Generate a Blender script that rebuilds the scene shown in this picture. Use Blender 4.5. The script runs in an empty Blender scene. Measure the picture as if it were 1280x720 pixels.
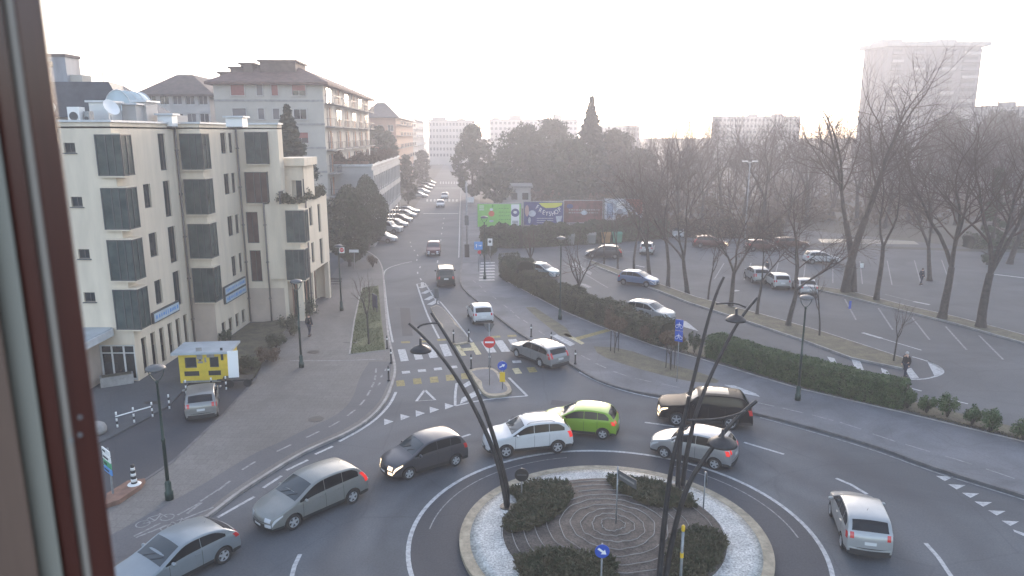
import bpy, math, random
from mathutils import Vector, Matrix, Euler
from math import sin, cos, pi, radians, sqrt, atan2, floor, exp

SC = bpy.context.scene
COL = SC.collection
# ------------------------------------------------------------------ camera
F = 900.0; CH = 15.1; PITCH = math.atan(192/900.0)
cam = bpy.data.cameras.new('camera'); cam_o = bpy.data.objects.new('camera', cam); COL.objects.link(cam_o)
cam.sensor_width = 36.0; cam.lens = F/1280*36; cam.clip_start = 0.05; cam.clip_end = 6000
cam.dof.use_dof = True; cam.dof.focus_distance = 45; cam.dof.aperture_fstop = 7
cam_o.location = (0, 0, CH); cam_o.rotation_euler = (pi/2-PITCH, 0, 0)
SC.camera = cam_o
# ------------------------------------------------------------------ world and sun
SUN_AZ = radians(9); SUN_EL = radians(8)
w = bpy.data.worlds.new('World'); SC.world = w; w.use_nodes = True
nt = w.node_tree; bg = nt.nodes['Background']
sky = nt.nodes.new('ShaderNodeTexSky'); sky.sky_type = 'NISHITA'; sky.sun_disc = False
sky.sun_elevation = SUN_EL; sky.sun_rotation = SUN_AZ
sky.air_density = 1.0; sky.dust_density = 2.5; sky.ozone_density = 1.0
hs = nt.nodes.new('ShaderNodeHueSaturation'); hs.inputs['Saturation'].default_value = .68
nt.links.new(sky.outputs[0], hs.inputs['Color']); tn = nt.nodes.new('ShaderNodeMix'); tn.data_type = 'RGBA'; tn.blend_type = 'MULTIPLY'; tn.inputs[0].default_value = 1; tn.inputs[7].default_value = (.95,.99,1.12,1)
nt.links.new(hs.outputs[0], tn.inputs[6]); nt.links.new(tn.outputs[2], bg.inputs[0]); bg.inputs[1].default_value = 0.15
sl = bpy.data.lights.new('sun', 'SUN'); sl.energy = 0.75; sl.angle = radians(14); sl.color = (1, .81, .68)
so = bpy.data.objects.new('sun', sl); COL.objects.link(so)
sd = Vector((sin(SUN_AZ)*cos(SUN_EL), cos(SUN_AZ)*cos(SUN_EL), sin(SUN_EL)))
so.rotation_euler = sd.to_track_quat('Z', 'Y').to_euler(); so.location = (20, 120, 60)
SC.view_settings.view_transform = 'Standard'; SC.view_settings.look = 'None'
SC.view_settings.exposure = 2.5; SC.view_settings.gamma = 1.0
SC.render.engine = 'CYCLES'
SC.cycles.max_bounces = 5; SC.cycles.diffuse_bounces = 2; SC.cycles.glossy_bounces = 3
SC.cycles.transmission_bounces = 3; SC.cycles.transparent_max_bounces = 6; SC.cycles.volume_bounces = 0
SC.cycles.use_denoising = True
HAZE = 0.0022

# ------------------------------------------------------------------ helpers
sp_, cp_ = sin(PITCH), cos(PITCH)
def G(px, py, z=0.0):
    u = (px-640)/F; v = (py-360)/F
    t = (z-CH)/(-sp_-v*cp_)
    return Vector((u*t, (cp_-v*sp_)*t, z))
def PX(px, py, Y):
    u = (px-640)/F; v = (py-360)/F
    t = Y/(cp_-v*sp_)
    return Vector((u*t, Y, CH+(-sp_-v*cp_)*t))
def XA(px, py, Y): return PX(px, py, Y).x
def ZA(py, Y): return PX(640, py, Y).z

class MB:
    def __init__(s): s.v = []; s.f = []; s.mi = []; s.sm = []; s.m = 0; s.smooth = False
    def add(s, vs, fs):
        b = len(s.v); s.v.extend([tuple(x) for x in vs])
        for f in fs: s.f.append([i+b for i in f]); s.mi.append(s.m); s.sm.append(s.smooth)
    def box(s, x0, x1, y0, y1, z0, z1, M=None):
        vs = [Vector(p) for p in ((x0,y0,z0),(x1,y0,z0),(x1,y1,z0),(x0,y1,z0),(x0,y0,z1),(x1,y0,z1),(x1,y1,z1),(x0,y1,z1))]
        if M: vs = [M @ q for q in vs]
        s.add(vs, [(0,3,2,1),(4,5,6,7),(0,1,5,4),(1,2,6,5),(2,3,7,6),(3,0,4,7)])
        return s
    def prism(s, pts, z0, z1, bottom=True):
        n = len(pts)
        a = sum(pts[i][0]*pts[(i+1)%n][1]-pts[(i+1)%n][0]*pts[i][1] for i in range(n))
        if a < 0: pts = pts[::-1]
        vs = [(p[0],p[1],z0) for p in pts]+[(p[0],p[1],z1) for p in pts]
        fs = [[n+i for i in range(n)]]
        if bottom: fs.append(list(range(n))[::-1])
        for i in range(n): j = (i+1)%n; fs.append([i,j,n+j,n+i])
        s.add(vs, fs); return s
    def sheet(s, pts, z):
        n = len(pts)
        a = sum(pts[i][0]*pts[(i+1)%n][1]-pts[(i+1)%n][0]*pts[i][1] for i in range(n))
        if a < 0: pts = pts[::-1]
        s.add([(p[0],p[1],z) for p in pts], [list(range(n))]); return s
    def tube(s, path, rad, n=8, cap=True):
        path = [Vector(p) for p in path]
        if not hasattr(rad, '__len__'): rad = [rad]*len(path)
        vs = []; up = None
        for i, p in enumerate(path):
            d = (path[min(i+1,len(path)-1)]-path[max(i-1,0)])
            d = d.normalized() if d.length > 1e-9 else Vector((0,0,1))
            if up is None:
                up = Vector((1,0,0)) if abs(d.x) < .7 else Vector((0,1,0))
            a = (up-d*up.dot(d)).normalized(); up = a; b = d.cross(a)
            for k in range(n):
                t = 2*pi*k/n; vs.append(p+(a*cos(t)+b*sin(t))*rad[i])
        fs = []
        for i in range(len(path)-1):
            for k in range(n):
                j = (k+1)%n; fs.append((i*n+k, i*n+j, (i+1)*n+j, (i+1)*n+k))
        if cap:
            fs.append(list(range(n))[::-1]); fs.append([(len(path)-1)*n+k for k in range(n)])
        s.add(vs, fs); return s
    def lathe(s, prof, c=(0,0,0), n=16, axis='Z', M=None, cap=True):
        vs = []
        for r, z in prof:
            for k in range(n):
                t = 2*pi*k/n
                q = Vector((r*cos(t), r*sin(t), z))
                if axis == 'Y': q = Vector((q.x, q.z, -q.y))
                if M: q = M @ q
                vs.append(q+Vector(c))
        fs = []
        for i in range(len(prof)-1):
            for k in range(n):
                j = (k+1)%n; fs.append((i*n+k, i*n+j, (i+1)*n+j, (i+1)*n+k))
        if cap and prof[0][0] > 1e-4: fs.append(list(range(n))[::-1])
        if cap and prof[-1][0] > 1e-4: fs.append([(len(prof)-1)*n+k for k in range(n)])
        s.add(vs, fs); return s
    def build(s, name, mats, parent=None, loc=None):
        me = bpy.data.meshes.new(name); me.from_pydata(s.v, [], s.f)
        if not isinstance(mats, (list, tuple)): mats = [mats]
        for m in mats: me.materials.append(m)
        me.polygons.foreach_set('material_index', s.mi)
        me.polygons.foreach_set('use_smooth', s.sm)
        me.update()
        o = bpy.data.objects.new(name, me); COL.objects.link(o)
        if parent: o.parent = parent
        if loc is not None: o.location = loc
        return o
def tag(o, label=None, cat=None, group=None, kind=None):
    if label: o['label'] = label
    if cat: o['category'] = cat
    if group: o['group'] = group
    if kind: o['kind'] = kind
    return o
def thing(name, label, cat, loc=(0,0,0), rz=0, group=None):
    o = bpy.data.objects.new(name, None); COL.objects.link(o); o.empty_display_size = .3
    o.location = loc; o.rotation_euler = (0,0,rz)
    return tag(o, label, cat, group)
def struct(name, mb, m, label=None):
    o = mb.build(name, m); o['kind'] = 'structure'
    if label: o['label'] = label
    return o
def kids(o): return [c for c in COL.objects if c.parent == o]
def copy_tree(o, parent=None, label=None, group=None, ch=None):
    c = o.copy(); COL.objects.link(c); c.parent = parent
    if label: c['label'] = label
    if group: c['group'] = group
    for k in kids(o): copy_tree(k, c)
    return c
_tm = {}
def text_mesh(txt, size, ext=.004):
    k = (txt, size)
    if k in _tm: return _tm[k]
    cu = bpy.data.curves.new('lettering', 'FONT'); cu.body = txt; cu.size = size; cu.extrude = ext
    cu.align_x = 'CENTER'; cu.align_y = 'CENTER'; cu.resolution_u = 3
    o = bpy.data.objects.new('tmp', cu); COL.objects.link(o)
    dg = bpy.context.evaluated_depsgraph_get(); dg.update()
    me = bpy.data.meshes.new_from_object(o.evaluated_get(dg))
    bpy.data.objects.remove(o); _tm[k] = me
    return me
def text(txt, size, m, parent, loc, rot, name='lettering', sx=1):
    me = text_mesh(txt, size).copy(); me.materials.clear(); me.materials.append(m)
    o = bpy.data.objects.new(name, me); COL.objects.link(o); o.parent = parent
    o.location = loc; o.rotation_euler = rot; o.scale = (sx, 1, 1)
    return o

# ------------------------------------------------------------------ materials
def mat(name, col, rough=.7, metal=0, var=0.0, scale=3.0, bump=0.0, bscale=40, coat=0, col2=None, spec=.5, detail=6, stretch=None, emit=None, lo=.35, hi=.65):
    m = bpy.data.materials.new(name); m.use_nodes = True; n = m.node_tree.nodes; l = m.node_tree.links
    b = n['Principled BSDF']; b.inputs['Base Color'].default_value = (*col, 1)
    b.inputs['Roughness'].default_value = rough; b.inputs['Metallic'].default_value = metal
    b.inputs['Specular IOR Level'].default_value = spec
    if coat: b.inputs['Coat Weight'].default_value = coat; b.inputs['Coat Roughness'].default_value = .04
    if emit: b.inputs['Emission Color'].default_value = (*emit[0], 1); b.inputs['Emission Strength'].default_value = emit[1]
    if var or col2 or bump:
        tc = n.new('ShaderNodeTexCoord'); src = tc.outputs['Object']
        if stretch:
            mp = n.new('ShaderNodeMapping'); mp.inputs['Scale'].default_value = stretch
            l.new(src, mp.inputs[0]); src = mp.outputs[0]
    if var or col2:
        ns = n.new('ShaderNodeTexNoise'); ns.inputs['Scale'].default_value = scale; ns.inputs['Detail'].default_value = detail
        ns.inputs['Roughness'].default_value = .65
        l.new(src, ns.inputs['Vector'])
        rp = n.new('ShaderNodeValToRGB'); rp.color_ramp.elements[0].position = lo; rp.color_ramp.elements[1].position = hi
        c2 = col2 or tuple(min(1, c*(1+var)) for c in col)
        c1 = col if col2 else tuple(c*(1-var) for c in col)
        rp.color_ramp.elements[0].color = (*c1, 1); rp.color_ramp.elements[1].color = (*c2, 1)
        l.new(ns.outputs['Fac'], rp.inputs[0]); l.new(rp.outputs[0], b.inputs['Base Color'])
    if bump:
        nb = n.new('ShaderNodeTexNoise'); nb.inputs['Scale'].default_value = bscale; nb.inputs['Detail'].default_value = 3
        l.new(src, nb.inputs['Vector'])
        bp = n.new('ShaderNodeBump'); bp.inputs['Strength'].default_value = bump; bp.inputs['Distance'].default_value = .02
        l.new(nb.outputs['Fac'], bp.inputs['Height']); l.new(bp.outputs[0], b.inputs['Normal'])
    return m
def ground_mat(name, c1, c2, fine, crack=0, slab=None, rough=.85, big=.12, worn=None):
    """two scales of noise, cracks and patches; colours are the surface's own"""
    m = bpy.data.materials.new(name); m.use_nodes = True; n = m.node_tree.nodes; l = m.node_tree.links
    b = n['Principled BSDF']; b.inputs['Roughness'].default_value = rough; b.inputs['Specular IOR Level'].default_value = .4
    tc = n.new('ShaderNodeTexCoord'); src = tc.outputs['Object']
    a = n.new('ShaderNodeTexNoise'); a.inputs['Scale'].default_value = big; a.inputs['Detail'].default_value = 8; a.inputs['Roughness'].default_value = .62
    a.inputs['Distortion'].default_value = .6
    l.new(src, a.inputs['Vector'])
    rp = n.new('ShaderNodeValToRGB'); rp.color_ramp.elements[0].position = .36; rp.color_ramp.elements[1].position = .64
    rp.color_ramp.elements[0].color = (*c1,1); rp.color_ramp.elements[1].color = (*c2,1)
    l.new(a.outputs['Fac'], rp.inputs[0]); cur = rp.outputs[0]
    f = n.new('ShaderNodeTexNoise'); f.inputs['Scale'].default_value = 14; f.inputs['Detail'].default_value = 4
    l.new(src, f.inputs['Vector'])
    def mul(cur, fac, lo, hi, p0=.3, p1=.7):
        r = n.new('ShaderNodeMapRange'); r.inputs[1].default_value = p0; r.inputs[2].default_value = p1
        r.inputs[3].default_value = lo; r.inputs[4].default_value = hi; l.new(fac, r.inputs[0])
        x = n.new('ShaderNodeMix'); x.data_type = 'RGBA'; x.blend_type = 'MULTIPLY'; x.inputs[0].default_value = 1
        l.new(cur, x.inputs[6]); l.new(r.outputs[0], x.inputs[7]); return x.outputs[2]
    cur = mul(cur, f.outputs['Fac'], 1-fine, 1+fine)
    if crack:
        dn = n.new('ShaderNodeTexNoise'); dn.inputs['Scale'].default_value = .8; dn.inputs['Detail'].default_value = 4
        l.new(src, dn.inputs['Vector'])
        mx = n.new('ShaderNodeMix'); mx.data_type = 'RGBA'; mx.inputs[0].default_value = .25
        l.new(src, mx.inputs[6]); l.new(dn.outputs['Color'], mx.inputs[7])
        vo = n.new('ShaderNodeTexVoronoi'); vo.feature = 'DISTANCE_TO_EDGE'; vo.inputs['Scale'].default_value = crack
        l.new(mx.outputs[2], vo.inputs['Vector'])
        cur = mul(cur, vo.outputs['Distance'], .86, 1, 0.0, .010)
    if worn:
        # rubber polished, darker wheel lanes worn round the island
        vm = n.new('ShaderNodeVectorMath'); vm.operation = 'DISTANCE'; vm.inputs[1].default_value = (worn[0], worn[1], 0)
        dn2 = n.new('ShaderNodeTexNoise'); dn2.inputs['Scale'].default_value = .35; l.new(src, dn2.inputs['Vector'])
        l.new(src, vm.inputs[0]); ad = n.new('ShaderNodeMath'); ad.operation = 'MULTIPLY_ADD'; ad.inputs[1].default_value = 1.6; l.new(dn2.outputs['Fac'], ad.inputs[0]); l.new(vm.outputs['Value'], ad.inputs[2])
        dv = n.new('ShaderNodeMath'); dv.operation = 'DIVIDE'; dv.inputs[1].default_value = 20; l.new(ad.outputs[0], dv.inputs[0])
        wr = n.new('ShaderNodeValToRGB'); wr.color_ramp.interpolation = 'EASE'
        stops = ((8.6,1),(9.6,.80),(10.3,.97),(11.2,.80),(12.2,1.0),(13.2,.93),(14.2,.82),(15.6,1))
        wr.color_ramp.elements[0].position = stops[0][0]/20; wr.color_ramp.elements[1].position = stops[-1][0]/20
        for p_, v_ in stops[1:-1]: e = wr.color_ramp.elements.new(p_/20); e.color = (v_,v_,v_*1.01,1)
        wr.color_ramp.elements[0].color = (1,1,1,1); wr.color_ramp.elements[-1].color = (1,1,1,1)
        l.new(dv.outputs[0], wr.inputs[0])
        x = n.new('ShaderNodeMix'); x.data_type = 'RGBA'; x.blend_type = 'MULTIPLY'; x.inputs[0].default_value = 1
        l.new(cur, x.inputs[6]); l.new(wr.outputs[0], x.inputs[7]); cur = x.outputs[2]
    if slab:
        br = n.new('ShaderNodeTexBrick'); br.inputs['Scale'].default_value = 1; br.inputs['Brick Width'].default_value = slab
        br.inputs['Row Height'].default_value = slab; br.inputs['Mortar Size'].default_value = .012; br.offset = .5
        br.inputs['Color1'].default_value = (1,1,1,1); br.inputs['Color2'].default_value = (.9,.9,.9,1); br.inputs['Mortar'].default_value = (.72,.72,.72,1)
        l.new(src, br.inputs['Vector'])
        x = n.new('ShaderNodeMix'); x.data_type = 'RGBA'; x.blend_type = 'MULTIPLY'; x.inputs[0].default_value = 1
        l.new(cur, x.inputs[6]); l.new(br.outputs['Color'], x.inputs[7]); cur = x.outputs[2]
    l.new(cur, b.inputs['Base Color'])
    nb = n.new('ShaderNodeTexNoise'); nb.inputs['Scale'].default_value = 60; l.new(src, nb.inputs['Vector'])
    bp = n.new('ShaderNodeBump'); bp.inputs['Strength'].default_value = .25; bp.inputs['Distance'].default_value = .01
    l.new(nb.outputs['Fac'], bp.inputs['Height']); l.new(bp.outputs[0], b.inputs['Normal'])
    return m
def marking_mat(name, col, worn):
    """road paint, worn through to the asphalt in patches"""
    return mat(name, tuple(c*worn for c in col), .8, col2=col, scale=5, detail=9, lo=.38, hi=.56)

M = {}
M['asphalt'] = ground_mat('asphalt', (.060,.067,.078), (.106,.114,.125), .14, crack=.23, worn=(3.85,24.95))
M['asphalt_lot'] = ground_mat('car park asphalt', (.060,.065,.073), (.104,.109,.116), .16, crack=.3)
M['asphalt_dark'] = ground_mat('dark asphalt', (.044,.046,.054), (.064,.065,.073), .16, crack=.35)
M['pave'] = ground_mat('pavement slabs', (.115,.110,.105), (.168,.160,.153), .16, slab=.5)
M['pave_r'] = ground_mat('blue grey pavement', (.085,.09,.102), (.145,.15,.165), .12, crack=.4, big=.3)
M['cycle'] = ground_mat('cycle path asphalt', (.080,.082,.090), (.108,.109,.117), .12, crack=.2)
M['ground'] = ground_mat('bare ground', (.04,.04,.032), (.07,.066,.055), .2)
M['soil'] = ground_mat('soil and dead grass', (.07,.062,.045), (.13,.12,.075), .35, big=1.2)
M['grass'] = ground_mat('thin winter grass', (.06,.075,.03), (.11,.12,.055), .4, big=1.0)
M['mulch'] = ground_mat('bark mulch', (.05,.042,.038), (.10,.085,.075), .5, big=2)
M['kerb'] = mat('light kerb stone', (.26,.25,.24), .8, var=.25, scale=2)
M['kerb_dark'] = mat('dark kerb stone', (.10,.10,.105), .85, var=.3, scale=2)
M['kerb_tan'] = mat('tan kerb stone', (.27,.235,.175), .8, var=.30, scale=3, bump=.3)
M['white_line'] = marking_mat('white road paint', (.42,.43,.44), .62)
M['faint_line'] = marking_mat('faded road paint', (.24,.245,.25), .5)
M['yellow_line'] = marking_mat('cream yellow road paint', (.45,.40,.24), .6)
M['ochre_line'] = marking_mat('worn yellow road paint', (.24,.20,.07), .55)
M['cream'] = mat('cream render', (.68,.585,.46), .85, var=.08, scale=1.3, bump=.15, bscale=30, stretch=(1,1,.18))
M['cream_low'] = mat('pinkish lower render', (.50,.41,.34), .85, var=.12, scale=.5)
M['coping'] = mat('pale metal coping', (.55,.56,.57), .5, var=.1)
M['greywall'] = mat('grey apartment render', (.42,.395,.35), .85, var=.12, scale=.25)
M['orangewall'] = mat('orange brick wall', (.38,.22,.15), .85, var=.15, scale=.4)
M['palewall'] = mat('pale render', (.46,.44,.42), .85, var=.12, scale=.2)
M['officewall'] = mat('office concrete', (.38,.37,.36), .8, var=.12, scale=.3)
M['towerwall'] = mat('tower panels', (.16,.16,.165), .85, var=.08, scale=.1)
M['roof'] = mat('dark roof tiles', (.10,.075,.065), .85, var=.3, scale=1.5)
M['redroof'] = mat('red brown roof edge', (.11,.065,.055), .85, var=.3, scale=1.5)
M['slate'] = mat('dark slate roof', (.05,.052,.058), .6, var=.3, scale=1)
M['glass'] = mat('dark window glass', (.022,.03,.036), .08, spec=.7, var=.5, scale=.8)
M['glass_green'] = mat('green ed bay glass', (.026,.046,.046), .22, spec=.35, col2=(.075,.10,.095), scale=1.1)
M['glass_brown'] = mat('brown ed glass', (.07,.045,.04), .15, spec=.6, var=.4, scale=1)
M['vaultglass'] = mat('pale vault glass', (.42,.50,.52), .2, spec=.7)
M['frame_dark'] = mat('dark frame metal', (.06,.065,.07), .5)
M['frame_white'] = mat('white frame', (.62,.62,.61), .5)
M['shutter_red'] = mat('red brown shutter', (.25,.08,.07), .7, var=.15, scale=4)
M['shutter_grey'] = mat('grey shutter', (.14,.13,.13), .7)
M['metal_green'] = mat('dark green lamp metal', (.02,.045,.04), .45, metal=.3)
M['metal_dark'] = mat('dark steel', (.035,.035,.038), .45, metal=.4, var=.3, scale=3)
M['metal_grey'] = mat('galvanised steel', (.28,.29,.30), .5, metal=.5, var=.2, scale=5)
M['lens'] = mat('lamp glass', (.5,.52,.53), .25)
M['bark'] = mat('dark bark', (.055,.047,.042), .95, var=.4, scale=4, bump=.5, bscale=12)
M['twig'] = mat('bare twigs', (.078,.055,.047), .95)
M['twig_red'] = mat('reddish twigs', (.12,.06,.045), .95)
M['leaf_dark'] = mat('dark evergreen leaves', (.028,.042,.022), .8, col2=(.055,.075,.035), scale=.9)
M['leaf_hedge'] = mat('clipped hedge leaves', (.024,.056,.016), .75, col2=(.070,.112,.038), scale=2.2)
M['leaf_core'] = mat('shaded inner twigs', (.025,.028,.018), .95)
M['leaf_olive'] = mat('olive brown hedge leaves', (.045,.05,.028), .8, col2=(.085,.085,.045), scale=1.1)
M['leaf_brown'] = mat('brown winter leaves', (.085,.055,.035), .85, col2=(.13,.09,.055), scale=1.5)
M['leaf_fir'] = mat('fir needles', (.02,.035,.025), .85, col2=(.04,.058,.038), scale=1)
M['leaf_low'] = mat('low juniper leaves', (.035,.048,.022), .85, col2=(.11,.095,.055), scale=1.8)
M['yellow'] = mat('yellow kiosk paint', (.62,.45,.03), .5, var=.12, scale=2)
M['yellow_box'] = mat('yellow marker paint', (.65,.42,.02), .5)
M['kioskroof'] = mat('grey kiosk roof sheet', (.36,.40,.43), .5, var=.15, scale=1)
M['red'] = mat('red sign paint', (.55,.03,.03), .4)
M['blue'] = mat('blue sign paint', (.02,.07,.38), .4)
M['blue_light'] = mat('sky blue sign paint', (.10,.28,.62), .4)
M['white'] = mat('white paint', (.75,.75,.74), .45)
M['black'] = mat('black paint', (.02,.02,.022), .5)
M['signback'] = mat('grey sign back', (.10,.105,.11), .5, metal=.3)
M['green_sign'] = mat('green sign paint', (.08,.32,.16), .45)
M['skin'] = mat('skin', (.48,.30,.22), .6)
M['cloth_black'] = mat('black cloth', (.02,.02,.025), .9)
M['cloth_dark'] = mat('dark blue cloth', (.03,.035,.055), .9)
M['cloth_grey'] = mat('grey knitted cloth', (.38,.37,.36), .9)
M['hair'] = mat('dark hair', (.03,.02,.015), .8)
M['tyre'] = mat('tyre rubber', (.018,.018,.02), .85)
M['rim'] = mat('alloy rim', (.36,.37,.39), .4, metal=.15)
M['rim_dark'] = mat('dark wheel cover', (.17,.17,.175), .45, metal=.1)
M['car_plastic'] = mat('black car plastic', (.022,.022,.024), .6)
M['car_glass'] = mat('car window glass', (.010,.012,.015), .05, spec=.35)
M['car_glass_light'] = mat('windscreen glass', (.035,.045,.052), .05, spec=.5)
M['tail'] = mat('red tail lamp', (.5,.02,.02), .2, coat=.6)
M['tail_on'] = mat('lit red brake lamp', (.6,.03,.03), .2, emit=((1,.03,.02), .10))
M['head'] = mat('clear head lamp', (.55,.57,.6), .12, coat=.6)
M['head_on'] = mat('lit head lamp', (.8,.75,.65), .2, emit=((1,.72,.42), .5))
M['plate'] = mat('number plate', (.55,.56,.56), .5)
M['wood_brown'] = mat('varnished brown window wood', (.075,.022,.016), .35, coat=.2, var=.25, scale=3, stretch=(8,8,.6))
M['seal'] = mat('beige window seal', (.34,.29,.25), .6)
M['innerwood'] = mat('tan inner window board', (.15,.095,.072), .55, var=.2, scale=2, stretch=(6,6,.5))
M['pvc'] = mat('white inner reveal', (.25,.235,.20), .6)
M['terracotta'] = mat('terracotta', (.20,.115,.085), .85, var=.2)
M['concrete'] = mat('concrete', (.27,.26,.25), .85, var=.2, scale=2)
M['green_bin'] = mat('green bin plastic', (.04,.20,.13), .55)
M['brown_bin'] = mat('brown bin plastic', (.30,.17,.06), .55)
M['grey_bin'] = mat('grey bin metal', (.16,.18,.17), .55)
M['cabinet'] = mat('dark blue cabinet', (.03,.035,.08), .5)
# water
wm = mat('river water', (.05,.06,.06), .35, bump=.8, bscale=1.5)
M['water'] = wm
# gravel
gm = ground_mat('white gravel', (.34,.34,.33), (.48,.475,.455), .45, big=1.6); M['gravel'] = gm
# ------------------------------------------------------------------ ground, roads, kerbs, markings
RD = Vector((-.0651, .9979, 0)); RP = Vector((.9979, .0651, 0))
def gp(pts, z=0.0): return [G(a, b, z) for a, b in pts]
def smooth(pts, it=2):
    for _ in range(it):
        q = [pts[0]]
        for i in range(len(pts)-1):
            a, b = pts[i], pts[i+1]; q += [a*.75+b*.25, a*.25+b*.75]
        q.append(pts[-1]); pts = q
    return pts
def offset(path, d):
    out = []
    for i, p in enumerate(path):
        t = (path[min(i+1,len(path)-1)]-path[max(i-1,0)]); t.z = 0; t.normalize()
        out.append(p+Vector((t.y, -t.x, 0))*d)
    return out
def ribbon(mb, path, wd, z, z0=None):
    """strip along a path; a sheet, or with z0 a solid kerb"""
    a = offset(path, wd/2); b = offset(path, -wd/2); n = len(path)
    if z0 is None:
        vs = [(p.x,p.y,z) for p in a]+[(p.x,p.y,z) for p in b]
        mb.add(vs, [(i, i+1, n+i+1, n+i) for i in range(n-1)])
    else:
        vs = [(p.x,p.y,z) for p in a]+[(p.x,p.y,z) for p in b]+[(p.x,p.y,z0) for p in a]+[(p.x,p.y,z0) for p in b]
        fs = [(i, i+1, n+i+1, n+i) for i in range(n-1)]
        fs += [(2*n+i, 2*n+i+1, i+1, i) for i in range(n-1)]
        fs += [(n+i, n+i+1, 3*n+i+1, 3*n+i) for i in range(n-1)]
        fs += [(0, n, 3*n, 2*n), (n-1, 2*n-1, 4*n-1, 3*n-1)]
        mb.add(vs, fs)
def dashes(mb, path, wd, z, on, off, start=0):
    """painted dashes by distance along the path"""
    acc = []; d = 0
    L = [0]
    for i in range(len(path)-1): L.append(L[-1]+(path[i+1]-path[i]).length)
    def at(s):
        for i in range(len(path)-1):
            if s <= L[i+1]: return path[i].lerp(path[i+1], (s-L[i])/max(1e-6, L[i+1]-L[i]))
        return path[-1]
    s = start
    while s+on < L[-1]:
        ribbon(mb, [at(s), at(s+on*.5), at(s+on)], wd, z); s += on+off

g = MB(); g.sheet([(-2500,-400),(2500,-400),(2500,3000),(-2500,3000)], -.02); struct('ground', g, M['ground'])
g = MB()
c0 = G(578, 235)
g.sheet([(-60,-12),(70,-12),(60,60),(20,95),(-4.5,100),(-5.6,110),(-27,440),(-39,440),(-20.5,150),(-24,108),(-40,96),(-60,90)], 0.0)
struct('road', g, M['asphalt'])
g = MB(); g.sheet(gp([(618,352),(606,318),(612,300),(850,289),(1000,287),(1100,297),(1200,308),(1290,318),(1500,345),(1500,690),(1280,575),(1000,500),(860,450),(740,414),(690,392)]), .004)
struct('car_park', g, M['asphalt_lot'])
g = MB(); g.sheet(gp([(60,700),(60,575),(110,530),(178,520),(232,482),(262,455),(320,470),(322,475),(218,578),(132,634)]), .004)
struct('side_lane', g, M['asphalt_dark'])
# darker lane round the island, repairs in the tarmac
IC = Vector((3.85, 24.95, 0))
g = MB(); n_ = 72
g.add([(IC.x+r_*cos(2*pi*k/n_), IC.y+r_*sin(2*pi*k/n_), .004) for r_ in (5.7, 7.68) for k in range(n_)], [(k, n_+k, n_+(k+1)%n_, (k+1)%n_) for k in range(n_)])
struct('inner_lane', g, M['asphalt_dark'])
g = MB()
for q in ([(700,600),(760,598),(764,604),(702,607)] if 0 else [(640,520),(668,523),(664,531),(636,528)], [(500,385),(512,385),(516,420),(503,420)], [(690,500),(760,507),(757,514),(688,506)]): g.sheet([(p.x,p.y) for p in gp(q)], .004)
struct('tarmac_repair', g, M['asphalt_dark'])
# raised pavements
KLpx = [(455,312),(472,322),(478,336),(479,350),(483,410),(487,432),(492,452),(493,466),(488,482),(481,500),(462,522),(433,540),(400,554),(370,568),(320,599),(290,619),(264,640),(233,660),(190,685),(148,708),(90,738),(20,775)]
KL = smooth(gp(KLpx, .12))
pv = MB(); pv.prism([(p.x,p.y) for p in KL]+[(p.x,p.y) for p in gp([(-60,760),(60,690),(132,632),(175,606),(218,577),(280,519),(320,475),(328,452),(345,425),(375,392),(400,372),(408,355),(425,330)], .12)], -.05, .12)
struct('pavement', pv, M['pave'])
kb = MB(); ribbon(kb, offset(KL, -.06), .16, .128, -.05); struct('kerb', kb, M['kerb'])
edge = gp([(60,680),(132,630),(175,604),(218,575),(280,517),(320,473)], .12)
kb = MB(); ribbon(kb, edge, .15, .127, -.05); struct('lane_kerb', kb, M['kerb_dark'])
# forecourt in front of the cream building
pv = MB(); pv.prism([(p.x,p.y) for p in gp([(-40,640),(60,592),(118,556),(179,525),(212,506),(233,483),(246,466),(250,440),(180,470),(60,474),(-200,474)], .1)], -.05, .1)
struct('forecourt', pv, M['asphalt_lot'])
# cycle path on the left pavement
CL = smooth(gp([(462,452),(449,472),(441,500),(420,520),(383,536),(350,553),(318,566),(250,608),(190,640),(136,671),(60,708)], .12))
CO = smooth(gp([(490,452),(491,468),(485,484),(479,499),(460,520),(431,538),(398,552),(368,566),(318,597),(288,617),(262,638),(231,658),(188,683),(146,706),(90,735)], .12))
CO = offset(CO, .10)
g = MB(); g.sheet([(p.x,p.y) for p in CL]+[(p.x,p.y) for p in CO[::-1]], .124); struct('cycle_path', g, M['cycle'])
ln = MB()
ribbon(ln, CL, .10, .129)
fl = MB()
ribbon(fl, gp([(362,451),(420,451),(478,449)], .12), .12, .126)
def dash_px(mb, pts, ln_, wd, z):
    for i, (a, b) in enumerate(pts):
        p = G(a, b, z); q = G(*pts[min(i+1,len(pts)-1)], z); r = G(*pts[max(i-1,0)], z)
        t = (q-r).normalized(); ribbon(mb, [p-t*ln_/2, p+t*ln_/2], wd, z)
dash_px(fl, [(470,463),(469,472),(466,481),(461,491),(453,503),(439,516),(418,530),(391,543),(355,560),(311,582),(280,607),(243,635)], .9, .12, .129)
dash_px(fl, [(477,470),(474,480),(482,462)], .5, .12, .129)
dash_px(fl, [(262,619),(236,636),(184,662)], 1.1, .1, .129)
dash_px(fl, [(249,641),(190,664)], 1.2, .1, .129)
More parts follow.
